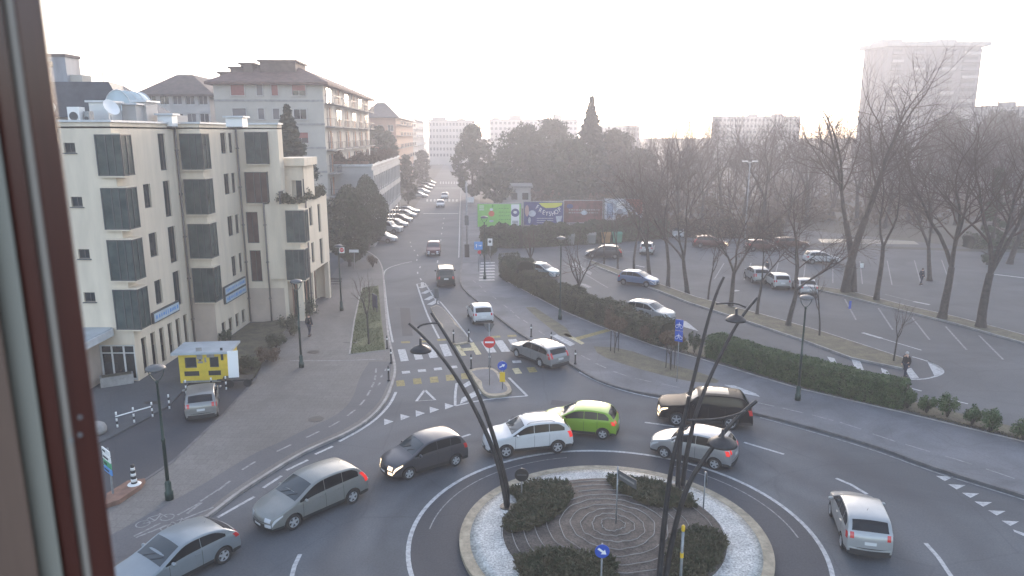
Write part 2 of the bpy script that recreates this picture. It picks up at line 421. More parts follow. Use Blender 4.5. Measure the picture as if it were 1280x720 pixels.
def bike(mb, c, ang, s, z):
    """small bicycle symbol"""
    R = Matrix.Translation(c) @ Matrix.Rotation(ang, 4, 'Z')
    def pt(x, y): q = R @ Vector((x*s, y*s, 0)); return Vector((q.x, q.y, z))
    for cx in (-.55, .55):
        ribbon(mb, [pt(cx+.32*cos(t*pi/6), .32*sin(t*pi/6)) for t in range(13)], .07*s, z)
    for a, b in (((-.55,0),(-.2,.5)),((-.2,.5),(.35,.5)),((.35,.5),(0,0)),((0,0),(-.2,.5)),((0,0),(-.55,0)),((.3,.65),(.55,0))):
        ribbon(mb, [pt(*a), pt(*b)], .07*s, z)
bike(fl, G(194,651,.12), radians(35), .8, .130)
bike(fl, G(222,656,.12), radians(35), .7, .130)
# verge on the left pavement
g = MB(); VP = gp([(452,360),(473,357),(477,400),(482,438),(437,443),(443,400)], .12); g.sheet([(p.x,p.y) for p in VP], .128)
struct('verge', g, M['grass'])
kb = MB(); ribbon(kb, gp([(452,360),(443,400),(437,443),(482,438)], .12), .12, .16, .1); struct('verge_edging', kb, M['kerb'])
# right pavement
KRpx = [(577.5,225),(579,262),(579,322),(576,345),(578,357),(586,366),(610,385),(638,407),(665,425),(720,457),(745,473),(787,487),(853,497),(900,506),(950,516),(1025,535),(1100,557),(1160,580),(1233,603),(1280,617),(1420,668)]
KR = smooth(gp(KRpx, .12))
HB = gp([(600,225),(600,262),(604,322),(622,332),(627,348),(700,387),(750,408),(817,432),(877,449),(1000,486),(1130,516),(1200,533),(1280,552),(1430,590)], .12)
pv = MB(); pv.prism([(p.x,p.y) for p in KR]+[(p.x,p.y) for p in HB[::-1]], -.05, .12); struct('pavement_across', pv, M['pave_r'])
kb = MB(); ribbon(kb, offset(KR, .07), .18, .131, -.05); struct('dark_kerb', kb, M['kerb_dark'])
kb = MB(); ribbon(kb, HB[4:], .14, .145, -.02); struct('hedge_kerb', kb, M['kerb'])
dash_px(fl, [(593,352),(601,358),(606,364),(618,372),(632,383),(640,389),(647,396),(657,402),(677,416),(698,430),(732,447),(751,457),(775,467),(804,475),(838,482),(872,489),(914,497),(955,505),(991,513),(1028,522),(1063,532),(1105,547),(1147,560),(1198,575),(1250,592),(1300,610)], 1.15, .1, .128)
g = MB(); g.sheet([(p.x,p.y) for p in smooth(gp([(742,433),(778,435),(837,455),(880,467),(905,479),(870,478),(843,473),(787,458),(748,444),(742,433)], .12), 1)[:-1]], .128)
g.sheet([(p.x,p.y) for p in gp([(657,384),(668,384),(708,410),(716,422),(700,420),(672,398)], .12)], .128)
struct('planting_strip', g, M['soil'])
g = MB(); g.sheet([(p.x,p.y) for p in gp([(625,344),(700,384),(750,405),(817,429),(877,446),(1000,483),(1130,513),(1280,549),(1430,587),(1430,575),(1280,537),(1130,500),(1000,468),(877,431),(750,395),(700,375),(640,345)])], .03)
struct('hedge_bed', g, M['soil'])
# main road markings
wl = MB(); yl = MB(); oc = MB()
ribbon(wl, gp([(576.5,235),(575,262),(573.5,322)]), .14, .008)
ribbon(wl, smooth(gp([(480,350),(483,380),(487,408),(491,428)])), .15, .008)
ribbon(wl, smooth(gp([(515,327),(500,330),(482,336),(479,345),(480,352)])), .15, .008)
dash_px(wl, [(513,303),(514,308),(518,313),(522,319),(521,325)], 1.0, .14, .008)
dash_px(wl, [(525,334),(522,341),(526,349)], 1.2, .14, .008)
dash_px(wl, [(547,327),(549,317),(550,308),(551,300),(552,292),(553,285),(554,279),(555,273)], 1.8, .13, .008)
dash_px(wl, [(556.5,247),(558,240)], 3, .14, .008)
def quad(mb, pts, z=.008): mb.sheet([(p.x,p.y) for p in gp(pts)], z)
ribbon(wl, gp([(529,267),(573,267)]), .9, .008)
ribbon(wl, gp([(543,235),(576,235)]), 1.2, .008)
for i in range(9): quad(wl, [(533+i*4.6,249),(535.4+i*4.6,249),(535.2+i*4.6,252),(532.8+i*4.6,252)])
for i in range(8): quad(wl, [(550+i*3.4,227),(551.6+i*3.4,227),(551.6+i*3.4,230),(550+i*3.4,230)])
# splitter hatch
ribbon(wl, smooth(gp([(521,355),(533,392),(549,423)])), .15, .008)
ribbon(wl, gp([(521,355),(531,354),(548,380)]), .15, .008)
ribbon(wl, smooth(gp([(550,377),(562,391),(590,427)])), .13, .008)
for a, b, c, d in ((525,360,533,357),(529,367,537,363),(533,375,542,370),(537,381,546,376)): ribbon(wl, gp([(a,b),(c,d)]), .55, .008)
quad(wl, [(526,353),(530,353),(530,357),(526,358)])
# zebra
for i in range(4):
    x = 497+17.4*i; y = 437-2.1*i
    quad(fl if 0 else wl, [(x,y),(x+9.5,y-.7),(x+14+i*.8,y+14),(x+4+i*.8,y+15)])
quad(yl, [(568,430),(573,429.5),(583,444.5),(577,445)]); quad(yl, [(587,429),(592,428),(602,443),(595,443.5)]); quad(yl, [(575.5,435.5),(590,434.5),(592,438),(578,439)])
for x, y in ((601,427),(618,426),(635,424.5)): quad(wl, [(x,y),(x+10,y-.7),(x+20,y+13.5),(x+9,y+14)])
for x, y in ((507,465.5),(527,463.5),(547,461.3),(566,459)): quad(wl, [(x-5,y-1.3),(x+5,y-2),(x+6,y+1),(x-4,y+1.8)])
quad(wl, [(640,451),(651,450.5),(652,453.5),(641,454)])
for x, y in ((495,476),(516,473.5),(537,471.5),(557,469),(576,467)): quad(oc, [(x,y),(x+10,y-1),(x+11.5,y+6.5),(x+1,y+7.2)])
quad(yl, [(640,461),(648,460),(653,467),(644,467.5)]); quad(oc, [(658,459.5),(668,459),(672,465),(662,466)])
for x, y in ((507,428),(530,427),(552,425),(620,421),(640,420)): quad(oc, [(x-6,y-1),(x+5,y-1.5),(x+6,y+.8),(x-5,y+1.3)])
# yield triangle, shark teeth, chevron
ribbon(wl, gp([(531,487.5),(520.5,501.5),(544,500),(531,487.5)]), .17, .009)
for x, y in ((485,528),(505.5,522),(524.5,517.5),(542,513),(561,508.5)): quad(wl, [(x-5,y-4.5),(x+7,y-1),(x-4.5,y+3.5)])
for x, y in ((1180,598),(1195,608.5),(1212,619),(1228,630),(1245,641),(1262,654)): quad(wl, [(x-10,y-3),(x+12,y-2),(x+1,y+3.5)])
quad(wl, [(1266,662),(1284,668),(1284,672),(1268,665)])
ribbon(wl, smooth(gp([(571,479),(569,492),(569,507.5)]),1), .15, .008)
ribbon(wl, smooth(gp([(569,507.5),(600,500.5),(630,497),(659,495)]),1), .15, .008)
ribbon(wl, gp([(659,495),(648,484),(636,472)]), .16, .008)
quad(wl, [(577,482),(588,475),(590,480),(579,486)]); quad(wl, [(575,505),(577,498),(599,486),(602,492)])
# edge and lane lines
ribbon(wl, smooth(gp([(495,490),(488,505),(473,522),(452,537),(424,552)])), .16, .008)
for a, b, c, d in ((394,568,416,558),(358,588,385,575),(329,610,352,595),(272,647,318,621),(300,628,325,613)):
    if (a,b)!=(300,628): ribbon(wl, gp([(a,b),(c,d)]), .15, .008)
ribbon(wl, smooth(gp([(724,465),(748,478),(790,492),(850,503)])), .13, .008)
ribbon(fl, smooth(gp([(950,522),(1020,541),(1100,565),(1160,588),(1233,610),(1290,628)])), .12, .008)
for pts in ([(806,528),(843,533)], [(930,553),(980,568)], [(1045,598),(1064,606),(1084,618)], [(1157,679),(1173,697),(1190,722)], [(375,693),(368,708),(364,724)], [(572,548),(588,543)], [(452,599),(460,597)]):
    ribbon(wl, gp(pts), .16, .008)
# roundabout lines
IC = Vector((3.85, 24.95, 0))
def circ(r, a0=0, a1=360, n=96, c=IC): return [c+Vector((r*cos(radians(a0+(a1-a0)*i/n)), r*sin(radians(a0+(a1-a0)*i/n)), 0)) for i in range(n+1)]
ribbon(wl, circ(7.75), .17, .008)
ribbon(fl, circ(7.1, 0, 60, 20), .06, .008); ribbon(fl, circ(7.1, 100, 175, 24), .05, .008)
# cross-walk and yellow box on the right pavement
def quadp(mb, pts, z=.128): mb.sheet([(p.x,p.y) for p in gp(pts, .12)], z)
quadp(wl, [(690,420),(696,418),(719,430),(713,433)])
quadp(yl, [(704,418),(708,416.5),(731,429),(727,431)]); quadp(oc, [(719,422),(760,411),(764,413.5),(722,425.5)])
for i in range(7): quadp(wl, [(601-i*.4,328+i*3.6),(618-i*.1,327.5+i*3.6),(619,329+i*3.6),(601-i*.4,329.6+i*3.6)])
quadp(wl, [(905,481),(918,482),(945,492),(950,496),(930,492)])
# car park markings
for a, b in (((651,305),(668,303)),):
    ribbon(fl, gp([a, b]), .12, .012)
quad(wl, [(832,397),(858,402),(873,414),(852,408)], .012)
ribbon(wl, gp([(822,396),(850,405)]), .14, .012)
quad(fl, [(712,330),(720,328),(740,341),(738,344)], .012); quad(fl, [(722,354),(732,355),(740,359),(735,360)], .012)
ribbon(fl, smooth(gp([(728,322),(780,342),(850,372),(925,398),(1010,425),(1095,450)])), .12, .012)
ribbon(fl, gp([(706,330),(735,345),(760,360)]), .12, .012)
for x in range(5): ribbon(fl, gp([(1056+x*42,374+x*11.4),(1070+x*46,400+x*12.4)]), .14, .012)
for x in range(9): ribbon(fl, gp([(905+x*34,329+x*-0.5),(893+x*37,349+x*1.2)]), .12, .012)
ribbon(wl, gp([(1078,416),(1102,423)]), .35, .012); ribbon(wl, gp([(1102,423),(1152,438)]), .14, .012)
ribbon(wl, gp([(1142,377),(1162,381)]), .35, .012); ribbon(fl, gp([(1106,368),(1142,377)]), .12, .012)
ribbon(wl, gp([(1243,343),(1285,348)]), .5, .012)
ribbon(fl, gp([(740,317),(800,314)]), .12, .012); ribbon(wl, gp([(795,332),(806,334)]), .3, .012); ribbon(fl, gp([(905,309),(926,309)]), .2, .012)
ribbon(wl, gp([(915,364),(923,363)]), .5, .012)
# hatched tip island
out = smooth(gp([(1000,446),(1040,458),(1080,466),(1120,473.5),(1153,475),(1176,469),(1180,464),(1172,457),(1155,450),(1140,446)]))
ribbon(wl, out, .15, .012)
for q in ([(1034,446),(1043,448),(1047,456),(1040,456)], [(1064,448),(1075,451),(1080,463),(1068,460)], [(1101,460),(1109,463),(1114,471),(1104,470)], [(1132,462),(1139,460),(1149,473),(1138,473.5)], [(1158,450),(1176,460),(1178,466),(1168,470)]): quad(wl, q, .012)
ribbon(wl, gp([(1133,484),(1152,489)]), .14, .012); ribbon(wl, gp([(1176,497),(1210,505)]), .14, .012)
struct('white_marking', wl, M['white_line']); struct('faded_marking', fl, M['faint_line'])
struct('cream_marking', yl, M['yellow_line']); struct('worn_yellow_marking', oc, M['ochre_line'])
# planted strips of the car park
def strip(name, a, b, soil, h=.12):
    pa = gp(a, h); pb = gp(b, h)
    m = MB(); m.prism([(p.x,p.y) for p in pa]+[(p.x,p.y) for p in pb[::-1]], -.05, h); s = struct(name, m, M[soil])
    k = MB(); ribbon(k, pa, .14, h+.02, -.05); ribbon(k, pb, .14, h+.02, -.05); struct(name+'_kerb', k, M['kerb_dark' if 0 else 'kerb'])
strip('tree_strip', [(738,325),(800,346),(870,371),(950,392),(1030,415),(1085,433),(1138,450)],
      [(740,330),(795,352),(862,378),(925,398),(1005,425),(1065,447),(1128,460)], 'soil')
strip('far_tree_strip', [(1019,357),(1060,363),(1130,381),(1200,397),(1290,421),(1400,450)], [(1017,361),(1055,369),(1125,387),(1195,404),(1290,431),(1400,462)], 'soil')
# splitter islands
def island(name, px, kerbm, topm, h=.15, inset=.3):
    P = smooth(gp(px+[px[0]], h), 2)[:-1]
    m = MB(); m.prism([(p.x,p.y) for p in P], -.05, h); struct(name, m, M[kerbm])
    c = sum(P, Vector())/len(P)
    Q = [p+(c-p).normalized()*inset for p in P]
    m = MB(); m.sheet([(p.x,p.y) for p in Q], h+.004); struct(name+'_top', m, M[topm])
island('splitter_island', [(538,384),(549,380),(570,403),(590,427),(578,429),(566,431),(552,410)], 'kerb_tan', 'pave', .12, .25)
island('splitter_island', [(586,462),(600,459),(617,459),(630,472),(641,486),(636,493),(620,495),(606,494),(596,480)], 'kerb_tan', 'pave_r', .15, .38)
# roundabout island
m = MB(); m.prism([(p.x,p.y) for p in circ(5.85)[:-1]], -.05, .16); struct('roundabout_kerb', m, M['kerb_tan'])
m = MB(); pr = [(5.45,.162),(5.0,.2),(4.1,.26),(0,.3)]; m.smooth = True
m.lathe(pr, IC, 96); struct('gravel_ring', m, M['gravel'])
m = MB(); m.smooth = True; m.lathe([(4.22,.2),(4.2,.30),(3.0,.40),(1.5,.47),(0,.5)], IC+Vector((0,.1,0)), 80); struct('mulch_bed', m, M['mulch'])
random.seed(3)
def domez(r): return .5-.1*(r/4.2)**2*1.9
m = MB()
for k, r in enumerate((.45,.8,1.2,1.6,2.05,2.5,2.95,3.4,3.85)):
    ph = random.random(); n = 90
    a0 = random.random()*360; span = 360 if k < 6 else 300
    path = []
    for i in range(n+1):
        t = radians(a0+span*i/n); rr = r+.035*sin(3*t+ph*6)+.02*sin(11*t)
        path.append(IC+Vector((rr*cos(t), .1+rr*sin(t), domez(rr)+.02+.012*sin(17*t))))
    m.tube(path, .016, 4)
tag(m.build('drip_hose', M['kerb']), 'thin pale drip hoses laid in rings on the dark mulch of the roundabout', 'hose')
m = MB(); m.tube([p+Vector((0,.1,.22)) for p in circ(4.25)], .035, 6); tag(m.build('bed_edging', M['kerb_dark']), 'thin dark edging hoop round the mulch bed on the roundabout', 'edging')
# manholes
for k, (x, y, lb) in enumerate(((392,440,'round manhole cover on the left pavement beside the dark walker'),(438,428,'dark rectangular drain cover beside the grass verge'),(395,524,'drain cover on the pavement left of the cycle path bend'),(192,503,'drain cover in the side lane behind the parked silver car'))):
    p = G(x, y, .12 if k != 4 else 0); m = MB(); m.lathe([(.42,0),(.42,.006),(0,.007)], (0,0,0), 16) if k % 2 == 0 else m.box(-.5,.5,-.16,.16,0,.007)
    o = m.build('manhole_cover', M['metal_dark'], loc=(p.x,p.y,.124 if k != 4 else .008)); tag(o, lb, 'manhole cover')
# water behind the car park
m = MB(); m.sheet([(44,101.5),(50,100.3),(57,99.8),(58,103),(51,105),(45,105)], .05); struct('water', m, M['water'])
m = MB(); a = [Vector(p) for p in ((24,103,0),(38,101,0),(45,99,0),(60,95,0),(90,92,0),(150,103,0),(300,140,0))]
ribbon(m, a, 2, .02, -.1); struct('bank', m, M['ground'])
# ------------------------------------------------------------------ buildings
Z3 = Vector((0,0,1))
def wall(mb, O, U, W, z0, z1, ops, depth=.15):
    """flat wall seen from its outer side, with recessed openings (u0,u1,z0,z1)"""
    O = Vector(O); U = Vector(U).normalized(); N = U.cross(Z3)
    us = sorted({0, W} | {a for o in ops for a in o[:2]}); zs = sorted({z0, z1} | {a for o in ops for a in o[2:4]})
    P = lambda u, z, d=0: Vector((O.x, O.y, 0))+U*u-N*d+Vector((0,0,z))
    for i in range(len(us)-1):
        for j in range(len(zs)-1):
            um = (us[i]+us[i+1])/2; zm = (zs[j]+zs[j+1])/2
            if any(o[0] < um < o[1] and o[2] < zm < o[3] for o in ops): continue
            mb.add([P(us[i],zs[j]),P(us[i+1],zs[j]),P(us[i+1],zs[j+1]),P(us[i],zs[j+1])], [(0,1,2,3)])
    for o in ops:
        a, b, c, d = o[:4]; q = [(a,c),(b,c),(b,d),(a,d)]
        for k in range(4):
            s, e = q[k], q[(k+1)%4]
            mb.add([P(*s),P(*e),P(*e,depth),P(*s,depth)], [(3,2,1,0)])
def window(root, O, U, o, glass='glass', frame='frame_dark', mull=1, trans=0, depth=.15, fw=.06, name='window', sill=False, label=None):
    O = Vector(O); U = Vector(U).normalized(); N = U.cross(Z3); a, b, c, d = o[:4]
    X = Matrix((( U.x, -N.x, 0, O.x), (U.y, -N.y, 0, O.y), (0, 0, 1, 0), (0,0,0,1)))
    m = MB()
    m.box(a, b, depth, depth+.04, c, d, X)
    m.m = 1
    y0 = depth-.035
    m.box(a, a+fw, y0, depth-.002, c, d, X); m.box(b-fw, b, y0, depth-.002, c, d, X)
    m.box(a+fw, b-fw, y0, depth-.002, c, c+fw, X); m.box(a+fw, b-fw, y0, depth-.002, d-fw, d, X)
    for k in range(1, mull+1):
        if mull: x = a+(b-a)*k/(mull+1); m.box(x-fw*.4, x+fw*.4, y0, depth-.002, c+fw, d-fw, X)
    if trans: m.box(a+fw, b-fw, y0-.004, depth-.004, trans-.03, trans+.03, X)
    if sill: m.box(a-.08, b+.08, -.07, depth-.04, c-.06, c-.003, X)
    w_ = m.build(name, [M[glass], M[frame]], root)
    if label: w_['label'] = label
    return w_
def placed(root, mb, name, m, label=None):
    o = mb.build(name, m, root)
    if label: o['label'] = label
    return o
random.seed(11)
# ---- cream building, first unit
def pipe(root, x, y, z0, z1):
    m = MB(); m.smooth = True; m.tube([(x,y,z0),(x,y,z1)], .07, 8); m.smooth = False
    for z in range(int(z0)+2, int(z1), 3): m.box(x-.1, x+.1, y-.1, y+.1, z, z+.08)
    m.build('downpipe', M['frame_dark'] if 0 else mat('brown grey pipe', (.16,.14,.13), .6), root)
def bay(root, x0, x1, y0, y1, z0, z1, g='glass_green', label=None):
    m = MB()
    m.box(x0, x1, y0, y1, z0, z1)
    m.m = 1
    for x in (x0, (x0*.6+x1*.4), (x0*.3+x1*.7), x1):
        m.box(x-.035, x+.035, y0-.04, y0-.003, z0, z1)
    m.box(x1+.003, x1+.04, y0-.04, y0+.04, z0, z1); m.box(x1+.003, x1+.04, (y0+y1)/2-.03, (y0+y1)/2+.03, z0, z1); m.box(x1+.003, x1+.04, y1-.07, y1-.003, z0, z1)
    for z in (z0, z1-.06): m.box(x0, x1, y0-.045, y0-.006, z, z+.06); m.box(x1+.003, x1+.045, y0, y1, z, z+.06)
    m.m = 2
    m.box(x0-.03, x1+.03, y0-.03, y1, z1+.003, z1+.07); m.box(x0-.03, x1+.03, y0-.03, y1, z0-.09, z0-.003)
    o = m.build('bay_window', [M[g], M['frame_dark'], M['cream']], root)
    if label: o['label'] = label
RZ = ZA(152.5, 42.6)
Y1, Y2, Y3 = 42.6, 50.8, 57.5
X1, X2, X3 = -23.2, -21.55, XA(346,152,57.5)
def unit(name, label, xl, xr, y0, y1, z1, fops, rops, group=None):
    """a unit of the cream building: front wall facing us and side wall facing the road"""
    r = thing(name, label, 'building', (0,0,0))
    m = MB()
    wall(m, (xl,y0,0), (1,0,0), xr-xl, 0, z1, [o[0] for o in fops])
    wall(m, (xr,y0,0), (0,1,0), y1-y0, 0, z1, [o[0] for o in rops])
    wall(m, (xr,y1,0), (-1,0,0), xr-xl, 0, z1, []); wall(m, (xl,y1,0), (0,-1,0), y1-y0, 0, z1, [])
    m.build('wall', M['cream'], r)
    for o, kw in fops: window(r, (xl,y0,0), (1,0,0), o, **kw)
    for o, kw in rops: window(r, (xr,y0,0), (0,1,0), o, **kw)
    m = MB(); m.box(xl, xr, y0, y1, z1-.35, z1-.25); m.build('flat_roof', M['concrete'], r)
    m = MB()
    m.box(xl-.02, xr+.12, y0-.12, y0+.28, z1, z1+.12); m.box(xr-.28, xr+.12, y0+.28, y1, z1, z1+.12); m.box(xl-.02, xl+.28, y0+.28, y1, z1, z1+.12); m.box(xl+.28, xr-.28, y1-.3, y1, z1, z1+.12)
    m.build('coping', M['coping'], r)
    return r
# openings: pixel helper for a front wall at Y (xl) and a side wall at x
def fo(px0, py0, px1, py1, Y, xl):
    pm = (py0+py1)/2
    return (XA(px0,pm,Y)-xl, XA(px1,pm,Y)-xl, ZA(py1,Y), ZA(py0,Y))
def ro(px0, px1, py0, py1, X, y0):
    """opening on a wall in the plane x = X: pixel columns give the depth"""
    def dep(px, py):
        u = (px-640)/F; v = (py-360)/F; t = X/u; return (cp_-v*sp_)*t
    pm = (py0+py1)/2
    a, b = dep(px0,pm), dep(px1,pm); Y = (a+b)/2
    return (a-y0, b-y0, ZA(py1,Y), ZA(py0,Y))
XL = -34.0
gw = dict(glass='glass'); 
f1 = [(fo(80,178.5,94,191,Y1,XL), dict(glass='glass', sill=True)), (fo(89,246,103,258.5,Y1,XL), dict(glass='glass', sill=True)), (fo(98,311.5,112,323.5,Y1,XL), dict(glass='glass', sill=True)), (fo(105,365.5,119,377.5,Y1,XL), dict(glass='glass', sill=True))]
dz = fo(125,431,170,476,Y1,XL); f1.append(((dz[0],dz[1],.12,ZA(431,Y1)), dict(glass='glass', frame='frame_white', mull=2, trans=ZA(442,Y1), fw=.13, name='shop_window')))
r1 = []
for a, b, c, d in ((180,189,230,260),(187,197,291,321),(194,203,350,380),(199,208,167,213),(205.5,214,226,271),(211.5,221,283,328),(217.5,226.5,339,382)):
    r1.append((ro(a,b,c,d,X1,Y1), dict(glass='glass', mull=0, label=None)))
for k in range(6):
    u = .75+k*1.18; r1.append(((u,u+.62,.25,ZA(405,46)-.25-.0*k), dict(glass='glass_brown', mull=0, name='shop_window', fw=.05, depth=.28)))
u1 = unit('cream_building', 'nearest cream apartment unit, with small square windows in front and machines on its roof', XL, X1, Y1, Y2, RZ, f1, r1)
for a, b in ((168,220),(235,287),(300,351),(362,412)):
    Yb = Y1-.2; bay(u1, X1-.85, X1+.6, Yb, Y1+1.0, ZA(b,Yb), ZA(a,Yb))
m = MB()
for dx, dy in ((0,0),(-.2,.25),(.2,.25),(0,.5)):
    o = fo(67.5+dx*15, 167-dy*12, 69.5+dx*15, 165-dy*12, Y1, 0); m.box(o[0],o[1],Y1-.05,Y1-.003,min(o[2:4]),max(o[2:4]))
m.build('wall_vent', M['frame_dark'], u1)
pipe(u1, X1+.12, Y2-.35, .1, RZ-.2)
def signboard(name, label, px0, px1, yt0, yt1, yb0, yb1, X, rows):
    o = ro(px0, px1, yt0, yb1, X, 0); a, b = o[0], o[1]
    z0, z1 = (ZA(yb0,a)+ZA(yb1,b))/2, (ZA(yt0,a)+ZA(yt1,b))/2
    r = thing(name, label, 'sign', (X+.01, (a+b)/2, (z0+z1)/2), pi/2)
    hw = (b-a)/2; hh = (z1-z0)/2
    m = MB(); m.box(-hw,hw,-.16,-.005,-hh,hh); m.build('frame', M['frame_dark'], r)
    n = rows
    for k in range(n):
        za = -hh+.08+k*2*hh/n; zb = -hh-.08+(k+1)*2*hh/n
        m = MB(); m.box(-hw+.08,hw-.08,-.175,-.165,za,zb); m.build('panel', mat('pale blue sign face',(.42,.52,.60),.4,var=.15,scale=2), r)
        # the letters on it cannot be read in the photograph: short illegible strokes
        m = MB(); x = -hw+.3
        while x < hw-.4:
            wd = random.uniform(.10,.28); h = (zb-za)*random.uniform(.3,.55); zc = (za+zb)/2
            m.box(x,x+wd,-.182,-.177,zc-h/2,zc+h/2); x += wd+random.uniform(.06,.2)
        m.build('lettering', M['blue_light'], r)
signboard('shop_sign', 'pale blue shop sign on the side wall of the nearest cream unit', 188, 222, 392, 375, 405, 388, X1, 1)
# second unit
f2 = []; r2 = []
for a, b, c, d in ((276,283,166,192),(286,291,166,191),(280.5,287.5,217,243),(290,295,216,241),(285,292,270,295),(294.5,299.5,268,292),(290,296,320,345),(299,303.5,316,340)):
    r2.append((ro(a,b,c,d,X2,Y2), dict(mull=0)))
for k in range(4):
    u = .9+k*1.35; r2.append(((u,u+.75,.3,ZA(390,54)-.3), dict(glass='glass_brown', mull=0, name='shop_window', depth=.28)))
u2 = unit('cream_building', 'middle cream unit set back behind the yellow kiosk, with a double blue sign', -33.0, X2, Y2+.003, Y3, RZ+.02, f2, r2)
for a, b in ((167,212),(224,268),(280,323),(335,378)):
    Yb = Y2-.2; bay(u2, X2-1.3, X2+.18, Yb, Y2+1.0, ZA(b,Yb), ZA(a,Yb), 'glass_green')
m = MB(); m.box(X1+.01, X2-.01, Y2-.03, Y2-.004, .05, ZA(372,Y2)); m.build('plinth', M['cream_low'], u2)
pipe(u2, X2+.12, Y3-.3, .1, RZ-.2)
signboard('shop_sign', 'double row pale blue shop sign on the side wall of the middle cream unit', 278, 305.5, 362, 343, 384, 362, X2, 2)
# third unit: tall block, lower wing with terrace and arcade
Y3b = 57.25; X3b = XA(375,300,Y3b); Y3c = 66.2; X3w = XA(333,300,Y3b)
f3 = [((fo(308,265,323,304,Y3,-32.5)), dict(glass='glass_brown', mull=1)), ((fo(313,313,327,352,Y3,-32.5)), dict(glass='glass_brown', mull=1))]
u3 = unit('cream_building', 'far cream unit with a planted roof terrace and a corner arcade', -32.5, X3, Y3+.003, Y3+1.1, RZ+.05, f3, [])
for a, b, g_ in ((165,205,'glass_green'),(215,254,'glass_brown')):
    bay(u3, XA(306,a,Y3-.2), XA(333,a,Y3-.2), Y3-.22, Y3-.004, ZA(b,Y3-.2), ZA(a,Y3-.2), g_)
m = MB(); m.box(X2+.01, X3-.3, Y3-.03, Y3-.004, .05, ZA(360,Y3)); m.build('plinth', M['cream_low'], u3)
zt = ZA(253,Y3b); zo = ZA(347,Y3b)
m = MB()
m.box(-32.4, X3-.01, Y3+1.12, Y3c, 0, zt-.8)
wall(m, (X3w,Y3b,0), (1,0,0), X3b-X3w, zo, zt, []); m.box(X3w,X3w+.02,Y3b+.003,Y3-.001,zo,zt)
rs = [ro(386.5,390.5,258,282,X3b,Y3b), ro(397.5,401,255,290,X3b,Y3b), ro(389.5,393,303,328,X3b,Y3b), ro(400,404,298,330,X3b,Y3b)]
wall(m, (X3b,Y3b,0), (0,1,0), Y3c-Y3b, zo, zt, rs)
wall(m, (X3b,Y3c,0), (-1,0,0), X3b-X3, 0, zt, [])
m.box(X3w+.003, X3b-.003, Y3b+.003, Y3c-.003, zo-.12, zo+.002)
m.box(X3+.003, X3b-.18, Y3b+.18, Y3c-.18, zt-.9, zt-.8)
m.build('terrace_wing', M['cream'], u3)
for o in rs: window(u3, (X3b,Y3b,0), (0,1,0), o, mull=0)
for a, b in ((263,303),(312,350)):
    bay(u3, XA(357,a,Y3b-.2), XA(379.5,a,Y3b-.2), Y3b-.22, Y3b+.9, ZA(b,Y3b-.2), ZA(a,Y3b-.2), 'glass_green')
for x, y in ((X3b-.22,Y3b+.2),(X3b-.22,Y3b+3.3),(X3b-.22,Y3c-.35)):
    m = MB(); m.box(x-.2,x+.2,y-.2,y+.2,.1,zo-.12); m.build('arcade_column', M['cream'], u3)
m = MB(); m.box(X3+.0, X3b-1.6, Y3b+1.4, Y3c-.4, .1, zo-.122); m.build('shopfront', mat('red brown shopfront', (.22,.10,.07), .5, var=.25, scale=1), u3)
m = MB()
for k in range(5):
    x = X3+.12+k*.28; m.box(x,x+.16,Y3b+1.34,Y3b+1.397,.2,zo-.3)
m.build('shopfront_panel', M['glass'], u3)
pipe(u3, X3b+.1, Y3b+1.9, .1, zt); pipe(u3, X3w, Y3b-.1, .1, zt)
xc = XA(378,220,Y3b+2.0)
X3p = XA(347,220,Y3b+2.0); m = MB(); wall(m, (X3p,Y3b+2.0,0), (1,0,0), xc-X3p, zt-.8, ZA(208,Y3b+1), [(.55*(xc-X3p),.95*(xc-X3p),zt-.6,zt+1.6)]); m.box(X3p+.003,xc-.01,Y3b+2.4,Y3c-3.5,zt-.8,ZA(208,Y3b+1)-.003)
m.box(X3p, xc+.3, Y3b+1.7, Y3c-3.3, ZA(207.9,Y3b+1)+.002, ZA(198,Y3b+1)); m.build('penthouse', M['cream'], u3)
m = MB(); m.box(X3+.5*(xc-X3),X3+.98*(xc-X3),Y3b+2.16,Y3b+2.38,zt-.7,zt+1.7); m.build('terrace_door', M['glass'], u3)
m = MB(); m.box(X3+.05,X3+.11,Y3-.9,Y3-.0,ZA(254,Y3),ZA(254,Y3)+1.0); m.build('balcony_rail', M['frame_dark'], u3)
# roof clutter of the first unit
def rooftop(name, label, cat, x0, x1, y0, y1, z0, z1, m_, extra=None):
    r = thing(name, label, cat, ((x0+x1)/2, (y0+y1)/2, z0)); hx = (x1-x0)/2; hy = (y1-y0)/2; h = z1-z0
    m = MB(); m.box(-hx,hx,-hy,hy,.08,h); m.build('casing', m_, r)
    m = MB(); m.box(-hx+.05,hx-.05,-hy+.05,hy-.05,0,.078); m.build('foot', M['frame_dark'], r)
    if extra == 'fan':
        m = MB(); m.lathe([(.02,-.02),(min(hx,h/2)*.7,-.02),(min(hx,h/2)*.72,.0)], (0,-hy-.025,h*.53), 16, 'Y'); m.build('fan_grille', M['frame_dark'], r)
    if extra == 'cap':
        m = MB(); m.box(-hx-.15,hx+.15,-hy-.15,hy+.15,h+.003,h+.12); m.build('cap', M['coping'], r)
    return r
zr = RZ-.25
def rt(px0, px1, py0, Y, dy, *a, **k):
    name, label, cat, m_, ex = a
    return rooftop(name, label, cat, XA(px0,140,Y), XA(px1,140,Y), Y, Y+dy, zr, ZA(py0,Y), m_, ex)
rt(84,99,133.5,44.2,.6,'air_conditioner','white roof air conditioner with a dark round fan, nearest the window frame','air conditioner',M['white'],'fan')
rt(112,135,128,46,1.6,'roof_unit','pale box shaped ventilation unit behind the roof edge','roof unit',mat('pale sheet metal',(.5,.52,.53),.4,metal=.3),'cap')
